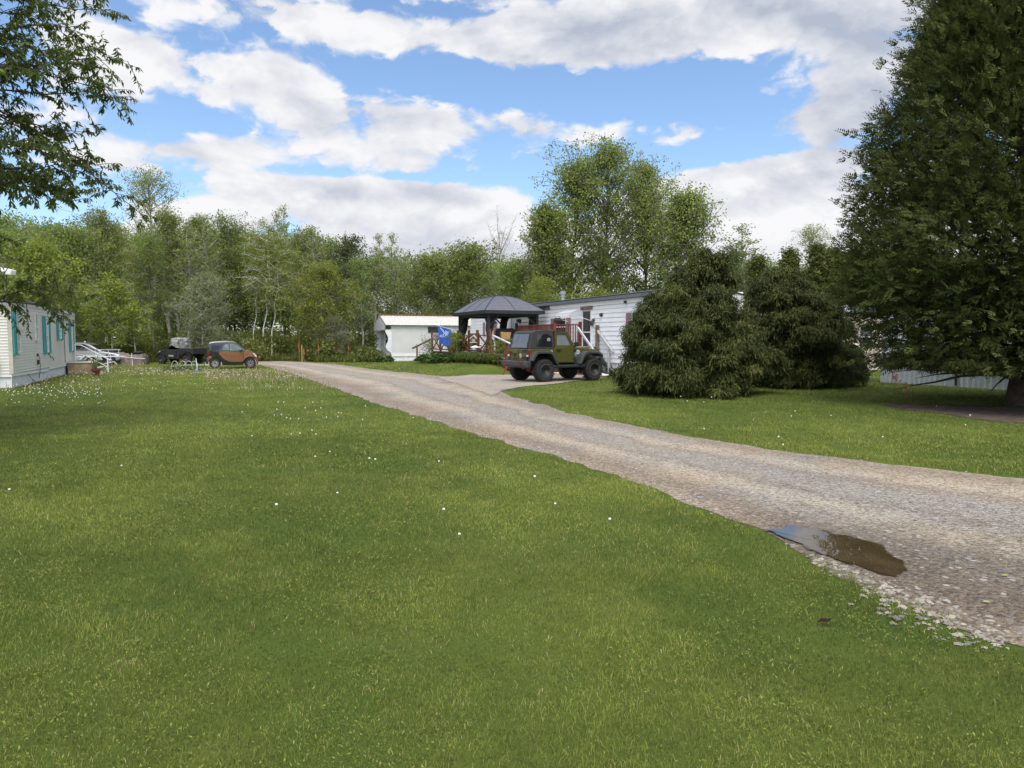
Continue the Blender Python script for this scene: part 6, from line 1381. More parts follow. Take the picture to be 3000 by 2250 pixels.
# doors
for s in (-1, 1):
    y0, y1 = (s * HW, s * (HW + .022))
    dprof = [(.60, .86), (.66, .76), (.76, .735), (1.46, .735), (1.52, .79), (1.53, 1.335), (.57, 1.335), (.57, .95)]
    dr = MB().prism(dprof, min(y0, y1), max(y0, y1)).build('door', olive, jeep, bevel=.015)
    fy0, fy1 = sorted((s * (HW - .06), s * (HW + .012)))
    fr = MB()
    outer = [(.57, 1.335), (.565, 1.93), (1.14, 1.93), (1.50, 1.335)]; inner = [(.66, 1.40), (.66, 1.86), (1.10, 1.86), (1.38, 1.40)]
    for i in range(4):
        a, b_, c_, d_ = outer[i], outer[(i + 1) % 4], inner[(i + 1) % 4], inner[i]; fr.prism([a, b_, c_, d_], fy0, fy1)
    fr.build('window_frame', olive, dr)
    MB().prism(inner, s * (HW - .035) - .004, s * (HW - .035) + .004).build('pane', glass_mat('pale_reflection_glass', (.20, .22, .23), .03) if s < 0 else tint_glass, dr)  # pale base of the near pane stands in for reflected white siding
    MB().box(.64, .86, *sorted((s * (HW + .02), s * (HW + .06))), 1.20, 1.245).build('handle', blackp, dr)
    for zz in (1.17, .88): MB().box(1.47, 1.60, *sorted((s * (HW + .015), s * (HW + .055))), zz - .04, zz + .04).build('hinge', blackp, dr)
    mm = empty('mirror', (1.50, s * (HW + .18), 1.44)); mm.parent = jeep
    MB().box(-.05, .06, -.10, .10, -.09, .10).build('shell', blackp, mm, bevel=.03); MB().bar((0, -s * .05, -.06), (.02, -s * .20, -.12), .05).build('arm', blackp, mm)
    # flares
    for front, xc in ((0, 0), (1, WB)):
        if front: top = [(1.66, .66), (1.88, 1.05), (1.96, 1.13), (2.06, 1.165), (2.62, 1.15), (2.78, 1.10), (2.90, .98)]; bot = [(2.86, .93), (2.74, 1.01), (2.60, 1.06), (2.12, 1.07), (2.02, 1.03), (1.92, .92), (1.78, .66)]
        else: top = [(-.66, .82), (-.50, 1.08), (-.42, 1.15), (-.32, 1.185), (.24, 1.185), (.34, 1.15), (.44, 1.05), (.66, .66)]; bot = [(.56, .66), (.36, .98), (.28, 1.06), (.20, 1.085), (-.28, 1.085), (-.36, 1.05), (-.43, .97), (-.54, .80)]
        yy = sorted((s * (.60 if front else HW - .01), s * .935)); MB().prism(top + bot, *yy).build('fender_flare', M('flare_plastic', (.046, .049, .054), .55), jeep, bevel=.018)
    MB().box(.45, 1.98, *sorted((s * .66, s * .88)), .52, .635).build('rock_rail', blackp, jeep, bevel=.03)
    tl = MB().box(-.665, -.60, *sorted((s * .58, s * .745)), .93, 1.20).build('tail_light', lamp_red, jeep, bevel=.01)
    MB().box(-.672, -.664, *sorted((s * .60, s * .72)), .97, 1.04).build('reverse_lens', lamp_clear, tl)
    make_wheel(jeep, 0, s * .80, .43, .30, .255, s, blackp, 8, M('gloss_black', (.009, .009, .010), .5), 'offroad')
    make_wheel(jeep, WB, s * .80, .43, .30, .255, s, blackp, 8, M('gloss_black', (.009, .009, .010), .5), 'offroad')
# windscreen frame, roof, soft top
MB().prism([(1.60, 1.31), (1.24, 1.95), (1.16, 1.95), (1.52, 1.31)], -.70, .70).build('windscreen_frame', olive, jeep, bevel=.01)
MB().prism([(1.565, 1.40), (1.29, 1.89), (1.285, 1.885), (1.56, 1.395)], -.60, .60).build('windscreen', tint_glass, jeep)
stp_ = MB().prism([(-.60, 1.275), (-.53, 1.55), (-.42, 1.89), (-.30, 1.955), (.10, 1.985), (.62, 1.985), (1.10, 1.965), (1.17, 1.93), (.56, 1.925), (.56, 1.275)], -1, 1, lambda x, z: .745 - .10 * max(0, (z - 1.3) / .68)).build('soft_top', soft, jeep, bevel=.05, seg=3)
for s in (-1, 1):
    yq = lambda z: s * (.749 - .10 * (z - 1.3) / .68)
    w_ = MB(); pts = [(-.30, 1.36), (-.24, 1.82), (.28, 1.84), (.44, 1.74), (.44, 1.36)]; w_.poly([(x, yq(z) + s * .004, z) for x, z in pts]); w_.poly([(x, yq(z) + s * .001, z) for x, z in pts][::-1]); sw = w_.build('side_window', tint_glass, jeep)
    if s < 0:
        b = MB(); cx_, cz_ = .30, 1.62; b.poly([(cx_ + .075 * math.cos(k * .35), yq(cz_) + s * .012, cz_ + .075 * math.sin(k * .35)) for k in range(18)]); st = b.build('round_sticker', M('pale_blue_sticker', (.42, .50, .62)), sw)
        b = MB(); b.poly([(cx_ + .045 * math.cos(k * .35), yq(cz_) + s * .015, cz_ + .045 * math.sin(k * .35)) for k in range(18)]); b.build('sticker_centre', M('navy_sticker', (.03, .05, .14)), st)
        b = MB(); b.poly([(cx_ - .03, yq(cz_) + s * .017, cz_ - .01), (cx_, yq(cz_) + s * .017, cz_ + .02), (cx_ + .03, yq(cz_) + s * .017, cz_ - .01), (cx_, yq(cz_) + s * .017, cz_ - .03)]); b.build('sticker_mark', M('pale_blue_sticker', (.42, .50, .62)), st)
rw = MB(); rp_ = [(-.606, 1.31), (-.55, 1.52), (-.455, 1.84)]; n_ = 9
for i in range(n_):
    for (a, b_) in zip(rp_, rp_[1:]):
        y0, y1 = -.56 + 1.12 * i / n_, -.56 + 1.12 * (i + 1) / n_; o0, o1 = .006 * math.sin(i * 2.1), .006 * math.sin((i + 1) * 2.1)
        rw.poly([(a[0] - .02 + o0, y0, a[1]), (a[0] - .02 + o1, y1, a[1]), (b_[0] - .02 + o1, y1 * .93, b_[1]), (b_[0] - .02 + o0, y0 * .93, b_[1])])
rw.build('rear_window', glass_mat('rear_vinyl', (.10, .11, .13), .08), jeep, smooth=True)
# tailgate, carrier mount, bumper, shackles, hitch
tg = MB().box(-.645, -.615, -.56, .56, .80, 1.265).build('tailgate', olive, jeep, bevel=.012)
MB().box(-.70, -.645, -.02, .30, .90, 1.22).build('carrier_mount', olive, tg, bevel=.015); MB().box(-.712, -.699, .05, .22, .97, 1.10).build('mount_hole', under_m, tg)
for zz in (1.18, .92): MB().box(-.665, -.645, -.66, -.30, zz - .045, zz + .045).build('hinge', blackp, tg)
MB().box(-.665, -.645, .42, .50, 1.02, 1.14).build('handle', blackp, tg)
b = MB(); b.poly([(-.655, -.16 + .085 * math.cos(k * .35), 1.0 + .085 * math.sin(k * .35)) for k in range(18)]); st = b.build('round_sticker', M('white_sticker', (.68, .68, .66)), tg)
mb = MB(); mb.tube([(-.660, -.16 + .045 * math.cos(k * .5236), 1.0 + .045 * math.sin(k * .5236)) for k in range(13)], .008, 5, False); mb.bar((-.66, -.15, .99), (-.66, -.12, .94), .014); mb.build('sticker_mark', M('sticker_black', (.03, .03, .03)), st)
MB().prism([(-.92, .62), (-.92, .80), (-.64, .80), (-.64, .56), (-.80, .54)], -1, 1, lambda x, z: .82 if x < -.7 else .88).build('rear_bumper', M('bumper_grey', (.040, .043, .048), .5, var=.25), jeep, bevel=.03)
for y in (-.52, .52): MB().tube([(-.93, y + .05 * math.cos(k * .449 - 1.57), .72 + .07 * math.sin(k * .449 - 1.57)) for k in range(15)], .022, 6, False).build('shackle', M('red_paint', (.26, .014, .014), .45), jeep)
b = MB(); b.bar((-.90, .42, .58), (-.99, .50, .34), .05, .07); b.bar((-.99, .50, .34), (-1.02, .52, .24), .07, .05); b.build('tow_hook', M('red_paint', (.40, .02, .02)), jeep)
MB().box(-.2, .2, -.15, .15, .36, .62).build('differential', M('red_oxide', (.20, .022, .022), .5), jeep, bevel=.06)
MB().tube([(0, -.7, .43), (0, .7, .43)], .05, 8).build('axle', under_m, jeep); MB().tube([(WB, -.7, .43), (WB, .7, .43)], .05, 8).build('axle', under_m, jeep)
MB().tube([(-.35, -.35, .55), (-.70, -.38, .52)], .04, 10).build('exhaust', M('grey_pipe', (.13, .13, .13), .5, .5), jeep)
MB().prism([(2.86, .60), (2.86, .86), (3.06, .84), (3.10, .66), (3.02, .58)], -.78, .78).build('front_bumper', M('bumper_grey', (.040, .043, .048)), jeep, bevel=.03)
MB().tube([(2.98, -.5, .88), (2.98, -.45, 1.04), (2.98, .45, 1.04), (2.98, .5, .88)], .03, 8).build('bumper_bar', blackp, jeep)
MB().tube([(-.57, .45, 1.3), (-.64, .45, 1.7)], .006, 5).build('antenna', blackp, jeep)
# stickers and lettering of the near side
def badge(x, z, rr_, m1, m2=None, y=-HW - .004):
    b = MB(); b.poly([(x + rr_ * math.cos(k * .35), y, z + rr_ * math.sin(k * .35)) for k in range(18)]); o = b.build('round_sticker', m1, jeep)
    if m2:
        b = MB(); b.poly([(x - rr_ * .5, y - .003, z - rr_ * .3), (x - rr_ * .1, y - .003, z + rr_ * .5), (x + rr_ * .25, y - .003, z + .02), (x + rr_ * .55, y - .003, z + rr_ * .1), (x + rr_ * .2, y - .003, z - rr_ * .5)]); b.build('sticker_mark', m2, o)
badge(.42, 1.16, .055, M('mint_sticker', (.42, .46, .40)), M('sticker_black', (.03, .03, .03)))
badge(1.80, 1.13, .085, M('white_sticker', (.68, .68, .66)), M('teal_sticker', (.10, .18, .20)), -.634)
b = MB(); yy = -.634; b.poly([(1.63, yy, 1.13), (1.66, yy, 1.20), (1.70, yy, 1.10), (1.76, yy, 1.18), (1.74, yy, 1.0), (1.69, yy, .96), (1.65, yy, 1.02)]); b.build('blue_sticker', M('blue_sticker', (.25, .36, .62)), jeep)
text_mesh('side_lettering', 'X', .11, M('silver_letter', (.55, .55, .52)), jeep, (1.70, -.634, .90), (math.pi / 2, 0, 0))

# ---------------- small two-tone city car
phi = R(22); s0 = gnd(630, 1081); D_ = 40.4; fx_ = (630 - CX) / F * D_; nx, ny = -math.sin(phi), math.cos(phi)
sc_ = thing('small_car', 'small copper and black two seater car parked on the grass', 'car', (fx_ + nx * .72, D_ + ny * .72, .0), phi)
copper = M('copper_paint', (.25, .112, .054), .3, .45, var=.05, coat=.9); gblack = M('gloss_black_paint', (.010, .011, .014), .2, .1, coat=1.0)
tumble = lambda x, z: .80 - .17 * max(0, (z - .98) / .57) ** 1.1 - .05 * max(0, (.35 - z) / .2) - .10 * max(0, (x - 1.75) / .5) ** 2 - .06 * max(0, (-.15 - x) / .3) ** 2
def lowpts(): return [(2.24, .20)] + [(1.873 + .345, .26)] + arc(1.873, .30, .345, 0, 180, 12) + [(1.50, .20), (.38, .20)] + arc(0, .30, .355, 0, 180, 12) + [(-.38, .26)]
bodyp = [(-.44, .34), (-.43, .62), (-.36, .88), (-.28, 1.06), (-.27, 1.08), (.1, 1.02), (1.5, 1.03), (1.72, 1.02), (2.02, .93), (2.20, .76), (2.28, .52), (2.30, .34)] + lowpts()
MB().prism(bodyp, -1, 1, tumble).build('body', gblack, sc_, bevel=.05, seg=3)
roofp = [(-.28, 1.05), (-.30, 1.28), (-.33, 1.44), (-.20, 1.50), (.20, 1.545), (.60, 1.56), (.95, 1.54), (1.12, 1.48), (1.40, 1.27), (1.70, 1.02), (1.2, 1.0), (.2, 1.0)]
MB().prism(roofp, -1, 1, lambda x, z: tumble(x, z) - .005).build('cabin', gblack, sc_, bevel=.05, seg=3)
MB().prism([(-.345, 1.45), (-.20, 1.515), (.20, 1.560), (.60, 1.575), (.95, 1.555), (1.10, 1.50), (1.06, 1.49), (.6, 1.54), (-.2, 1.49)], -.56, .56).build('roof_panel', M('silver_roof', (.40, .41, .44), .3, .5), sc_, bevel=.015)
hp = [(1.58, 1.045), (1.74, 1.04), (2.03, .95), (2.21, .775), (2.295, .53), (2.315, .34), (2.27, .22), (2.235, .24), (2.22, .36)] + [(p[0], p[1]) for p in arc(1.873, .31, .37, 25, 100, 8)] + [(1.60, .80)]
MB().prism(hp, -1, 1, lambda x, z: tumble(x, z) + .012).build('front_end', copper, sc_, bevel=.03, seg=3)
for s in (-1, 1):
    T = lambda x, z, e: (x, s * (tumble(x, z) + e), z)
    def panel(name, pts, e0, e1, m, parent):
        mb = MB(); n_ = len(pts); a = [mb.bm.verts.new(T(x, z, e0)) for x, z in pts]; b_ = [mb.bm.verts.new(T(x, z, e1)) for x, z in pts]; mb.bm.faces.new(b_)
        for i in range(n_): mb.bm.faces.new((a[i], a[(i + 1) % n_], b_[(i + 1) % n_], b_[i]))
        return mb.build(name, m, parent, bevel=0)
    rear = [(.19, .93), (.28, .80)]
    dr = panel('door', [(.19, .935), (.45, .995), (.95, .985), (1.50, .985), (1.50, .46), (1.42, .40), (.95, .385), (.72, .42), (.52, .52), (.36, .68), (.24, .82)], .0, .030, copper, sc_)
    panel('door_crease', [(.45, .735), (1.50, .70), (1.50, .725), (.45, .76)], .028, .042, copper, dr); panel('door_crease', [(.75, .50), (1.48, .475), (1.48, .515), (.80, .545)], .028, .045, copper, dr)
    panel('front_fender', [(1.515, .985), (1.62, .99), (1.80, .96), (2.0, .88), (2.14, .75), (2.2, .62), (2.24, .45)] + arc(1.873, .31, .375, 12, 172, 12) + [(1.515, .42)], .0, .028, copper, sc_)
    panel('rear_fender', [(-.40, .40), (-.405, .60), (-.35, .74), (-.15, .70)] + arc(0, .31, .372, 112, 172, 6), .0, .026, copper, sc_)
    win = panel('side_window', [(.36, 1.07), (.46, 1.28), (.58, 1.40), (.95, 1.42), (1.08, 1.38), (1.36, 1.17), (1.47, 1.04), (.9, 1.02)], -.004, .012, glass_mat('pale_glass', (.10, .125, .11), .03), sc_)
    panel('window_post', [(.74, 1.03), (.79, 1.03), (.79, 1.42), (.74, 1.42)], .012, .02, gblack, win)
    panel('quarter_window', [(-.20, 1.08), (.20, 1.06), (.30, 1.26), (.36, 1.38), (-.16, 1.34)], -.002, .008, tint_glass, sc_)
    panel('tail_light', [(-.385, .80), (-.30, .78), (-.27, .90), (-.28, 1.0), (-.33, 1.02)], -.03, .02, lamp_red, sc_)
    panel('headlight', [(2.0, .90), (2.10, .86), (2.21, .74), (2.23, .64), (2.14, .68), (2.05, .80)], .01, .034, lamp_clear, sc_)
    mm = empty('mirror', (1.36, s * .93, 1.04)); mm.parent = sc_; MB().box(-.07, .08, -.09, .09, -.065, .075).build('shell', gblack, mm, bevel=.035); MB().bar((0, -s * .05, -.04), (.02, -s * .16, -.06), .04).build('arm', gblack, mm)
    MB().box(.40, 1.48, *sorted((s * .70, s * .77)), .20, .33).build('sill', black_plastic, sc_, bevel=.02)
    make_wheel(sc_, 0, s * .72, .30, .19, .205, s, M('dark_rim', (.03, .03, .03), .4), 8, chrome); make_wheel(sc_, 1.873, s * .72, .30, .175, .205, s, M('dark_rim', (.03, .03, .03), .4), 8, M('dim_alloy', (.30, .30, .31), .35, .7))
MB().prism([(-.30, 1.10), (-.335, 1.40), (-.345, 1.40), (-.315, 1.10)], -.52, .52).build('rear_glass', M('sky_glass', (.20, .23, .26), .05, spec=.8), sc_)
MB().box(-.475, -.43, -.60, .60, .28, .60).build('rear_bumper', black_plastic, sc_, bevel=.03)
MB().prism([(1.20, 1.44), (1.66, 1.06), (1.67, 1.075), (1.22, 1.455)], -.56, .56).build('windscreen', tint_glass, sc_)

# ---------------- black utility vehicle with a grey covered cab, facing left
phi = R(180 - 14); D_ = 48.6; fx_ = (483 - CX) / F * D_
ut = thing('utility_vehicle', 'black side by side utility vehicle with grey tarp over its cab', 'utility vehicle', (fx_, D_ + .5, 0), phi)     # origin at the front axle; -x is the rear
ub = M('matt_black_body', (.014, .014, .017), .5, var=.2)
MB().prism([(.42, .55), (.40, .72), (.10, .93), (-.32, 1.06), (-.42, 1.06), (-.50, .62), (-.30, .40), (.30, .42)], -.55, .55).build('nose', ub, ut, bevel=.04)
MB().prism([(-.34, .34), (-.42, .98), (-1.42, .98), (-1.42, .34)], -.68, .68).build('cab_tub', ub, ut, bevel=.03)
MB().prism([(-1.40, .62), (-1.40, 1.06), (-2.52, 1.06), (-2.55, .70)] + arc(-1.98, .34, .50, 140, 40, 10)[::1], -.70, .70).build('cargo_bed', ub, ut, bevel=.02)
MB().box(-2.52, -1.42, -.72, .72, 1.062, 1.095).build('bed_rail', M('dull_metal', (.16, .16, .17), .4, .4), ut)
for s in (-1, 1):
    dr = MB().prism([(-.42, .36), (-.46, .92), (-1.28, .94), (-1.10, .36)], *sorted((s * .68, s * .71))).build('door', ub, ut, bevel=.015)
    if s > 0: text_mesh('door_lettering', '4ASAE', .15, M('white_letter', (.6, .6, .6)), dr, (-.80, s * .716, .56), (math.pi / 2, 0, math.pi))
    MB().prism(arc(0, .36, .40, 15, 150, 10) + arc(0, .36, .33, 150, 15, 10), *sorted((s * .45, s * .74))).build('mudguard', ub, ut); MB().prism(arc(-1.98, .36, .44, 20, 160, 10) + arc(-1.98, .36, .37, 160, 20, 10), *sorted((s * .5, s * .76))).build('mudguard', ub, ut)
    for x in (0, -1.98): make_wheel(ut, x, s * .60, .33, .24, .17, s, ub, 5, chrome, 'star')
    MB().tube([(.36, s * .30, .80), (.40, s * .30, .80)], .075, 12).build('headlight', lamp_clear, ut)
    MB().tube([(-.40, s * .60, .98), (-.62, s * .56, 1.62), (-1.30, s * .56, 1.66), (-1.42, s * .60, .98)], .025, 7).build('roll_bar', ub, ut)
MB().box(-1.35, -.75, -.5, .5, .60, .85).build('seat', M('olive_seat', (.05, .052, .035), .8), ut, bevel=.05)
MB().prism([(-.42, 1.0), (-.60, 1.34), (-.605, 1.34), (-.43, 1.0)], -.52, .52).build('windscreen', glass_mat('dusty_glass', (.06, .065, .05), .15), ut)
mb = MB(); r_ = np.random.default_rng(12); nu, nv = 22, 9; grid = []
for j in range(nv):
    f = j / (nv - 1); row = []
    for i in range(nu):
        a = i / nu * 2 * math.pi; ca, sa = math.cos(a), math.sin(a); k = 2 / 3.2
        ex, ey = abs(ca) ** k * (1 if ca > 0 else -1), abs(sa) ** k * (1 if sa > 0 else -1)
        w2 = (1.0 if f < .45 else math.sqrt(max(0.02, 1 - ((f - .45) / .56) ** 2.6))); z = 1.22 + .52 * min(1, f / .8) + (0 if f < .8 else .03 * (f - .8) / .2) + r_.normal(0, .022)
        if f == 0: z -= .22 * max(0, -ex) + .05 * math.sin(i * 2.3)
        row.append(mb.bm.verts.new((-.98 + ex * (.50 - .06 * f) * w2 + r_.normal(0, .018) - (.05 if ex < 0 else 0), ey * (.66 - .08 * f) * w2 + r_.normal(0, .02), z)))
    grid.append(row)
for j in range(nv - 1):
    for i in range(nu): mb.bm.faces.new((grid[j][i], grid[j][(i + 1) % nu], grid[j + 1][(i + 1) % nu], grid[j + 1][i]))
mb.bm.faces.new(grid[-1]); mb.build('tarp', M('grey_tarp', (.19, .195, .19), .5, var=.45, scale=3.5, dirt=(.10, .10, .10), dirt_amt=.6), ut, smooth=False)
MB().box(.38, .52, -.45, .45, .30, .62).build('bumper', ub, ut, bevel=.03)

# ---------------- silver car behind the cream home
phi = R(8); D_ = 47.0; fx_ = (215 - CX) / F * D_
sv = thing('silver_car', 'silver car with dark windows parked behind the cream mobile home', 'car', (fx_, D_, 0), phi); silver = M('silver_paint', (.42, .43, .46), .28, .6, var=.04, coat=.8)
Z = 1.47 / 1.47
bp_ = [(-.95, .35), (-.95, .78), (-.86, .93), (.2, .92), (1.6, .90), (2.15, .88), (2.95, .74), (3.15, .60), (3.18, .36)] + [(2.95, .24)] + arc(2.55, .32, .36, 0, 180, 10) + [(.36, .24)] + arc(0, .32, .36, 0, 180, 10) + [(-.6, .26)]
MB().prism(bp_, -.86, .86).build('body', silver, sv, bevel=.06, seg=3)
MB().prism([(-.86, .9), (-.70, 1.30), (-.45, 1.43), (.3, 1.47), (.95, 1.45), (1.35, 1.30), (2.12, .88)], -1, 1, lambda x, z: .84 - .16 * max(0, (z - .9) / .57)).build('cabin', silver, sv, bevel=.05, seg=3)
for s in (-1, 1):
    yq = lambda z: s * (.846 - .16 * (z - .9) / .57 + .006)
    for pts in ([(.42, .95), (.48, 1.36), (.95, 1.37), (1.25, 1.27), (1.78, .95)], [(-.45, .95), (-.38, 1.36), (.34, 1.37), (.34, .95)]):
        b = MB(); b.poly([(x, yq(z), z) for x, z in pts]); b.build('side_window', tint_glass, sv)
    b = MB(); b.box(.36, 1.75, *sorted((s * .86, s * .875)), .55, .60); b.build('side_strip', black_plastic, sv)
    MB().box(1.66, 1.85, *sorted((s * .86, s * 1.02)), .93, 1.06).build('mirror', black_plastic, sv, bevel=.03)
    MB().box(3.0, 3.17, *sorted((s * .5, s * .82)), .60, .72).build('headlight', lamp_clear, sv, bevel=.03)
    for x in (0, 2.55): make_wheel(sv, x, s * .76, .32, .20, .2, s, M('dark_rim', (.03, .03, .03)), 6, chrome)
MB().prism([(1.40, 1.31), (2.06, .93), (2.075, .945), (1.42, 1.325)], -.64, .64).build('windscreen', tint_glass, sv)
MB().lathe([(.03, 1.45), (.08, 1.50), (.02, 1.56)], (.75, 0, 0)).build('roof_aerial', white_trim, sv)

# ---------------- white boat trailer, tarp heap, spare bits
D_ = 44.5
tr = thing('boat_trailer', 'white tubular trailer standing empty between the silver car and tarp', 'trailer', ((262 - CX) / F * D_, D_, 0), R(6))
wt = M('white_frame_paint', (.48, .48, .49), .5, var=.08)
MB().tube([(-.9, -.6, .58), (1.9, -.55, .60)], .026, 8).build('side_rail', wt, tr); MB().tube([(-.9, .6, .58), (1.9, .55, .60)], .035, 8).build('side_rail', wt, tr)
mb = MB(); [mb.tube([(x, -.6, .58), (x, .6, .58)], .03, 6) for x in (-.9, .2, 1.2)]; mb.build('crossmember', wt, tr)
MB().tube([(1.9, -.55, .60), (2.6, 0, .50), (3.3, 0, .46)], .026, 8).build('drawbar', wt, tr); MB().tube([(.6, -.62, 1.02), (2.1, -.58, 1.03)], .022, 6).build('top_rail', wt, tr)
for x in (.65, 1.4, 2.0): MB().tube([(x, -.6, .58), (x, -.6, 1.02)], .02, 6).build('upright', wt, tr)
MB().prism([(-.15, .42), (.0, .62), (.2, .72), (.75, .72), (.95, .62), (1.1, .42), (1.02, .42), (.72, .66), (.22, .66), (-.06, .42)], -.95, -.68).build('mudguard', wt, tr)
make_wheel(tr, .47, -.80, .30, .18, .17, -1, wt, 5, wt, 'star'); make_wheel(tr, .47, .80, .30, .18, .17, 1, wt, 5, wt, 'star')
MB().tube([(2.55, .02, 0), (2.5, .02, .8)], .03, 6).build('jack_stand', wt, tr)
mb = MB(); mb.tube([(1.35, -.75, .05), (1.5, -.76, .34), (1.62, -.75, .62), (1.5, -.74, .8)], .03, 6); mb.tube([(1.1, -.78, .14), (1.45, -.8, .22), (1.8, -.78, .30), (1.95, -.78, .12)], .03, 6); mb.build('winch_strap', wt, tr)
D_ = 47.5; tp = gnd(372, 1068); X_ = (368 - CX) / F * D_
heap = thing('tarp_heap', 'heap covered with a brown camouflage tarp beside white trailer', 'covered heap', (X_, D_, 0), R(4))
cam_m, nt, out = new_mat('camouflage_cloth'); n = N(nt); tc = n.add('ShaderNodeTexCoord').outputs['Object']
c = n.mix(n.ramp(n.noise(tc, 3.0, 5, .65, 1.2), .44, .56), (.17, .125, .105), (.075, .060, .052)); c = n.mix(n.math('MULTIPLY', n.ramp(n.noise(tc, 6, 5, .7, 2), .56, .62), .8), c, (.27, .235, .20)); c = n.mix(n.ramp(n.noise(tc, 9, 4, .7, 1), .63, .68), c, (.03, .028, .022))
p = n.add('ShaderNodeBsdfPrincipled'); n.set(p.inputs[0], c); p.inputs['Roughness'].default_value = .85; nt.links.new(p.outputs[0], out.inputs[0])
mb = MB(); gw, gh = 26, 10; r_ = np.random.default_rng(3); g_ = []
for j in range(gh + 1):
    row = []
    for i in range(gw + 1):
        u_, v_ = i / gw, j / gh; x = -1.25 + 2.5 * u_; top = np.interp(u_, [0, .2, .45, .62, .85, 1], [.62, .86, .80, .62, .74, .70]); a = v_ * math.pi; y = -math.cos(a) * (.62 - .12 * math.sin(a)); z = max(0, math.sin(a)) ** .35 * top
        row.append(mb.bm.verts.new((x + (.03 * math.sin(9 * v_)) + r_.normal(0, .012), y + .05 * math.sin(i * 1.9) * (1 - math.sin(a)), z + r_.normal(0, .012) + (.03 * math.sin(i * 1.3) * math.sin(a)))))
    g_.append(row)
for j in range(gh):
    for i in range(gw): mb.bm.faces.new((g_[j][i], g_[j][i + 1], g_[j + 1][i + 1], g_[j + 1][i]))
mb.bm.faces.new([row[0] for row in g_]); mb.bm.faces.new([row[-1] for row in g_][::-1])
mb.build('cloth', cam_m, heap, smooth=True)
sb = thing('storage_box', 'black storage box lying on the left end of camouflage tarp', 'box', (X_ - .95, D_ - .05, .82), R(4)); mb = MB(); mb.box(-.36, .36, -.22, .22, 0, .17); mb.box(-.38, .38, -.24, .24, .172, .235); mb.build('case', black_plastic, sb, bevel=.025); MB().box(-.05, .05, -.26, -.24, .12, .2).build('latch', black_plastic, sb)
ty = thing('spare_tyre', 'black spare tyre lying flat on the camouflage tarp right end', 'tyre', (X_ + .85, D_, .70), 0); MB().lathe([(.15, .02), (.27, .0), (.33, .06), (.33, .13), (.27, .18), (.15, .16), (.15, .02)]).build('tread', rubber, ty, smooth=True)

# ---------------- flower pot, wire border fence, solar stake
q = gnd(281, 1101); fp_ = thing('flower_pot', 'red clay flower pot with spiky leaves beside the porch steps', 'pot', q)
MB().lathe([(.10, 0), (.17, .24), (.20, .24), (.20, .30), (.16, .30), (.14, .26), (.02, .26)]).build('pot', M('red_clay', (.17, .040, .028), .8, var=.2), fp_)
MB().tube([(0, .02, -.0), (0, .0, .02)], .12, 8).build('saucer', M('red_clay', (.17, .040, .028)), fp_)
v, f, t_ = daylily(50, 22, .75); link_mesh('leaves', mesh_np('leaves', v + np.array([0, 0, .27]), f, lf_d, t_), None, fp_)
D_ = 37.3; bx0 = (502 - CX) / F * D_; bx1 = (582 - CX) / F * D_
wf = thing('border_fence', 'low white wire hoop fence round a weedy bed on the lawn', 'fence', (bx0, D_, 0)); wire = M('white_wire', (.55, .56, .50), .5)
wl = bx1 - bx0
for i in range(4):
    x0_ = wl * i / 4.0; w_ = wl / 4; yy = .12 * math.sin(i * 1.4)
    MB().tube([(x0_ + .02, yy, 0), (x0_ + .02, yy, .34)] + [(x0_ + w_ / 2 - (w_ / 2 - .02) * math.cos(k * math.pi / 8), yy, .34 + .20 * math.sin(k * math.pi / 8)) for k in range(1, 8)] + [(x0_ + w_ - .02, yy, .34), (x0_ + w_ - .02, yy, 0)], .012, 6).build('hoop', wire, wf)
for x in (.1, .55, 1.0, 1.25): MB().tube([(x, .3, 0), (x, .3, .42)], .010, 5).build('picket', wire, wf)
MB().tube([(-.1, .0, .26), (wl * .3, .02, .27), (wl * .45, .02, .33), (wl + .25, .05, .33)], .012, 5).build('wire_rail', wire, wf)
q = gnd(577, 1096); ss = thing('solar_stake', 'white garden stake with blue glass lamp at the wire fence end', 'garden lamp', q)
MB().tube([(0, 0, 0), (.02, 0, .30), (-.03, 0, .76)], .018, 6).build('stake', white_pipe, ss); MB().lathe([(.01, .05), (.07, .09), (.08, .18), (.05, .26), (.01, .28)]).build('lamp', glass_mat('blue_glass', (.16, .22, .28), .05), ss)
r = np.random.default_rng(14); n_ = 900; pos = np.stack([bx0 + r.uniform(-.3, wl + .2, n_), D_ + r.normal(0, .35, n_), .26 * r.random(n_)], -1); v, f, t_ = leaf_quads(pos, r.normal(0, .5, (n_, 3)) + np.array([0, 0, .7]), .11, .035, r, np.clip(r.normal(.35, .2, n_), 0, 1))
tag(link_mesh('weed_bed', mesh_np('weed_bed', v, f, lf_h, t_), None), 'patch of dark green weeds growing inside the white wire fence', 'weeds', kind='stuff')

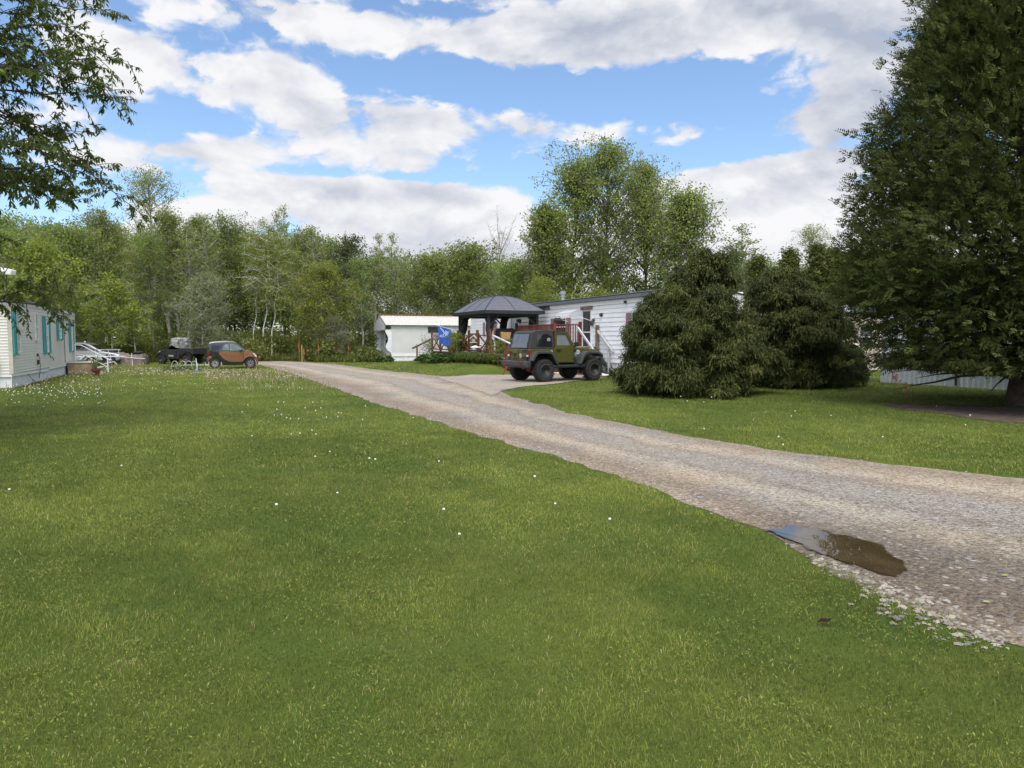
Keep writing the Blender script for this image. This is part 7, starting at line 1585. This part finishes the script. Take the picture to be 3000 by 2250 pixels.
# ---------------- survey stakes with ribbons
om = M('orange_ribbon', (.50, .13, .045), .6); stk = M('stake_wood', (.16, .11, .065), .85); ym = M('pale_stake', (.55, .42, .16), .7)
for (px_, top, ln_, lab, kind) in ((877, 1001, .35, 'survey stake wearing the tallest orange ribbon at the road end', 0), (885, 1008, 0, 'bare pale yellow stake between two orange ribbon stakes', 1), (891, 1020, .1, 'leaning thin stake with faded orange ribbon beside the yellow stake', 2), (934, 1010, .2, 'stake with a small ribbon left of the grey green shrub', 0), (1021, 1013, .6, 'stake whose orange ribbon blows to the right near tin roofed trailer', 3)):
    D_ = 52.2; z = zy(top, D_); o = thing('survey_stake', lab, 'stake', ((px_ - CX) / F * D_, D_, 0), 0, 'ribboned survey stakes at the wood edge')
    MB().bar((0, 0, 0), (-.06 if kind == 2 else 0, 0, z - .05), .035).build('stake', ym if kind == 1 else stk, o)
    if kind != 1:
        mb = MB(); L = .75 if kind == 0 and px_ < 900 else .45; dx = .22 if kind == 3 else .02; k = 6
        for i in range(k):
            a, b_ = i / k, (i + 1) / k; sx_ = lambda u_: dx * u_ ** 2 * 1.4 + .02 * math.sin(u_ * 9)
            mb.poly([(sx_(a) - .022, -.03, z - L * a), (sx_(a) + .022, -.04, z - L * a), (sx_(b_) + .022, -.04, z - L * b_), (sx_(b_) - .022, -.03, z - L * b_)])
        mb.build('ribbon', om, o)

# ---------------- sandbags by the bush
def bag(px_, py_, w_, h_, z, rz, lab):
    q = gnd(px_, py_); o = bpy.data.objects; mb = MB(); mb.sph((0, 0, h_ * .5), 1, 18, 10, (w_, .24, h_ * .5)); r_ = random.Random(int(px_))
    for v_ in mb.bm.verts:
        f_ = v_.co.x / w_; v_.co.x = w_ * math.copysign(abs(f_) ** .75, f_); v_.co.y = .24 * math.copysign(abs(v_.co.y / .24) ** .8, v_.co.y); v_.co.z = max(0, v_.co.z * (1 + .12 * math.sin(f_ * 4 + px_)) + r_.uniform(-.006, .006))
    ob = mb.build('sandbag', M('white_sack', (.66, .65, .63), .7, var=.08, dirt=(.42, .40, .36), dirt_amt=.4), None, smooth=True); ob.location = (q.x, q.y, z); ob.rotation_euler = (0, 0, rz); tag(ob, lab, 'sandbag', 'white sandbags between car and bush')
bag(1728, 1108, .34, .15, .0, .1, 'white sandbag at the bottom left of the small pile'); bag(1762, 1104, .33, .15, .0, -.2, 'white sandbag at the bottom right touching the cypress bush')
bag(1735, 1105, .40, .16, .14, .15, 'white sandbag lying on top at the left of the pile'); bag(1772, 1101, .33, .15, .15, -.1, 'white sandbag lying on top beside the cypress bush')
q = gnd(1630, 1097); ff = thing('flower_sack', 'pale torn bag lying on gravel beneath the olive car', 'bag', q); mb = MB(); mb.sph((0, 0, .05), 1, 12, 8, (.34, .2, .06)); mb.build('sack', M('pale_torn_sack', (.50, .42, .30), .8, var=.4, scale=9), ff); MB().sph((.30, 0, .07), .06, 8, 6, (1.2, 1, .6)).build('red_tie', om, ff)
# leaves fallen in the grass by the road
q = gnd(2415, 1833); lf = MB(); lf.poly([(-.045, 0, .02), (-.01, .016, .040), (.03, .012, .036), (.05, .004, .044), (.012, -.018, .028), (-.02, -.014, .030)]); o = lf.build('dry_leaf', M('brown_leaf', (.022, .013, .008), .95, spec=.1), None); o.location = q; tag(o, 'curled dark brown dry leaf lying in the foreground grass', 'leaf')
for (a, b_, lab) in ((2945, 1698, 'yellow green leaf lying on damp dirt right of the puddle'), (2890, 1777, 'pale yellow leaf lying on dirt near the white rubble')):
    q = gnd(a, b_); lf = MB(); lf.poly([(-.024, 0, .030), (-.007, .014, .036), (.024, .003, .034), (.0, -.013, .032)]); o = lf.build('fallen_leaf', M('yellow_leaf', (.26, .28, .09), .8), None); o.location = q; tag(o, lab, 'leaf')
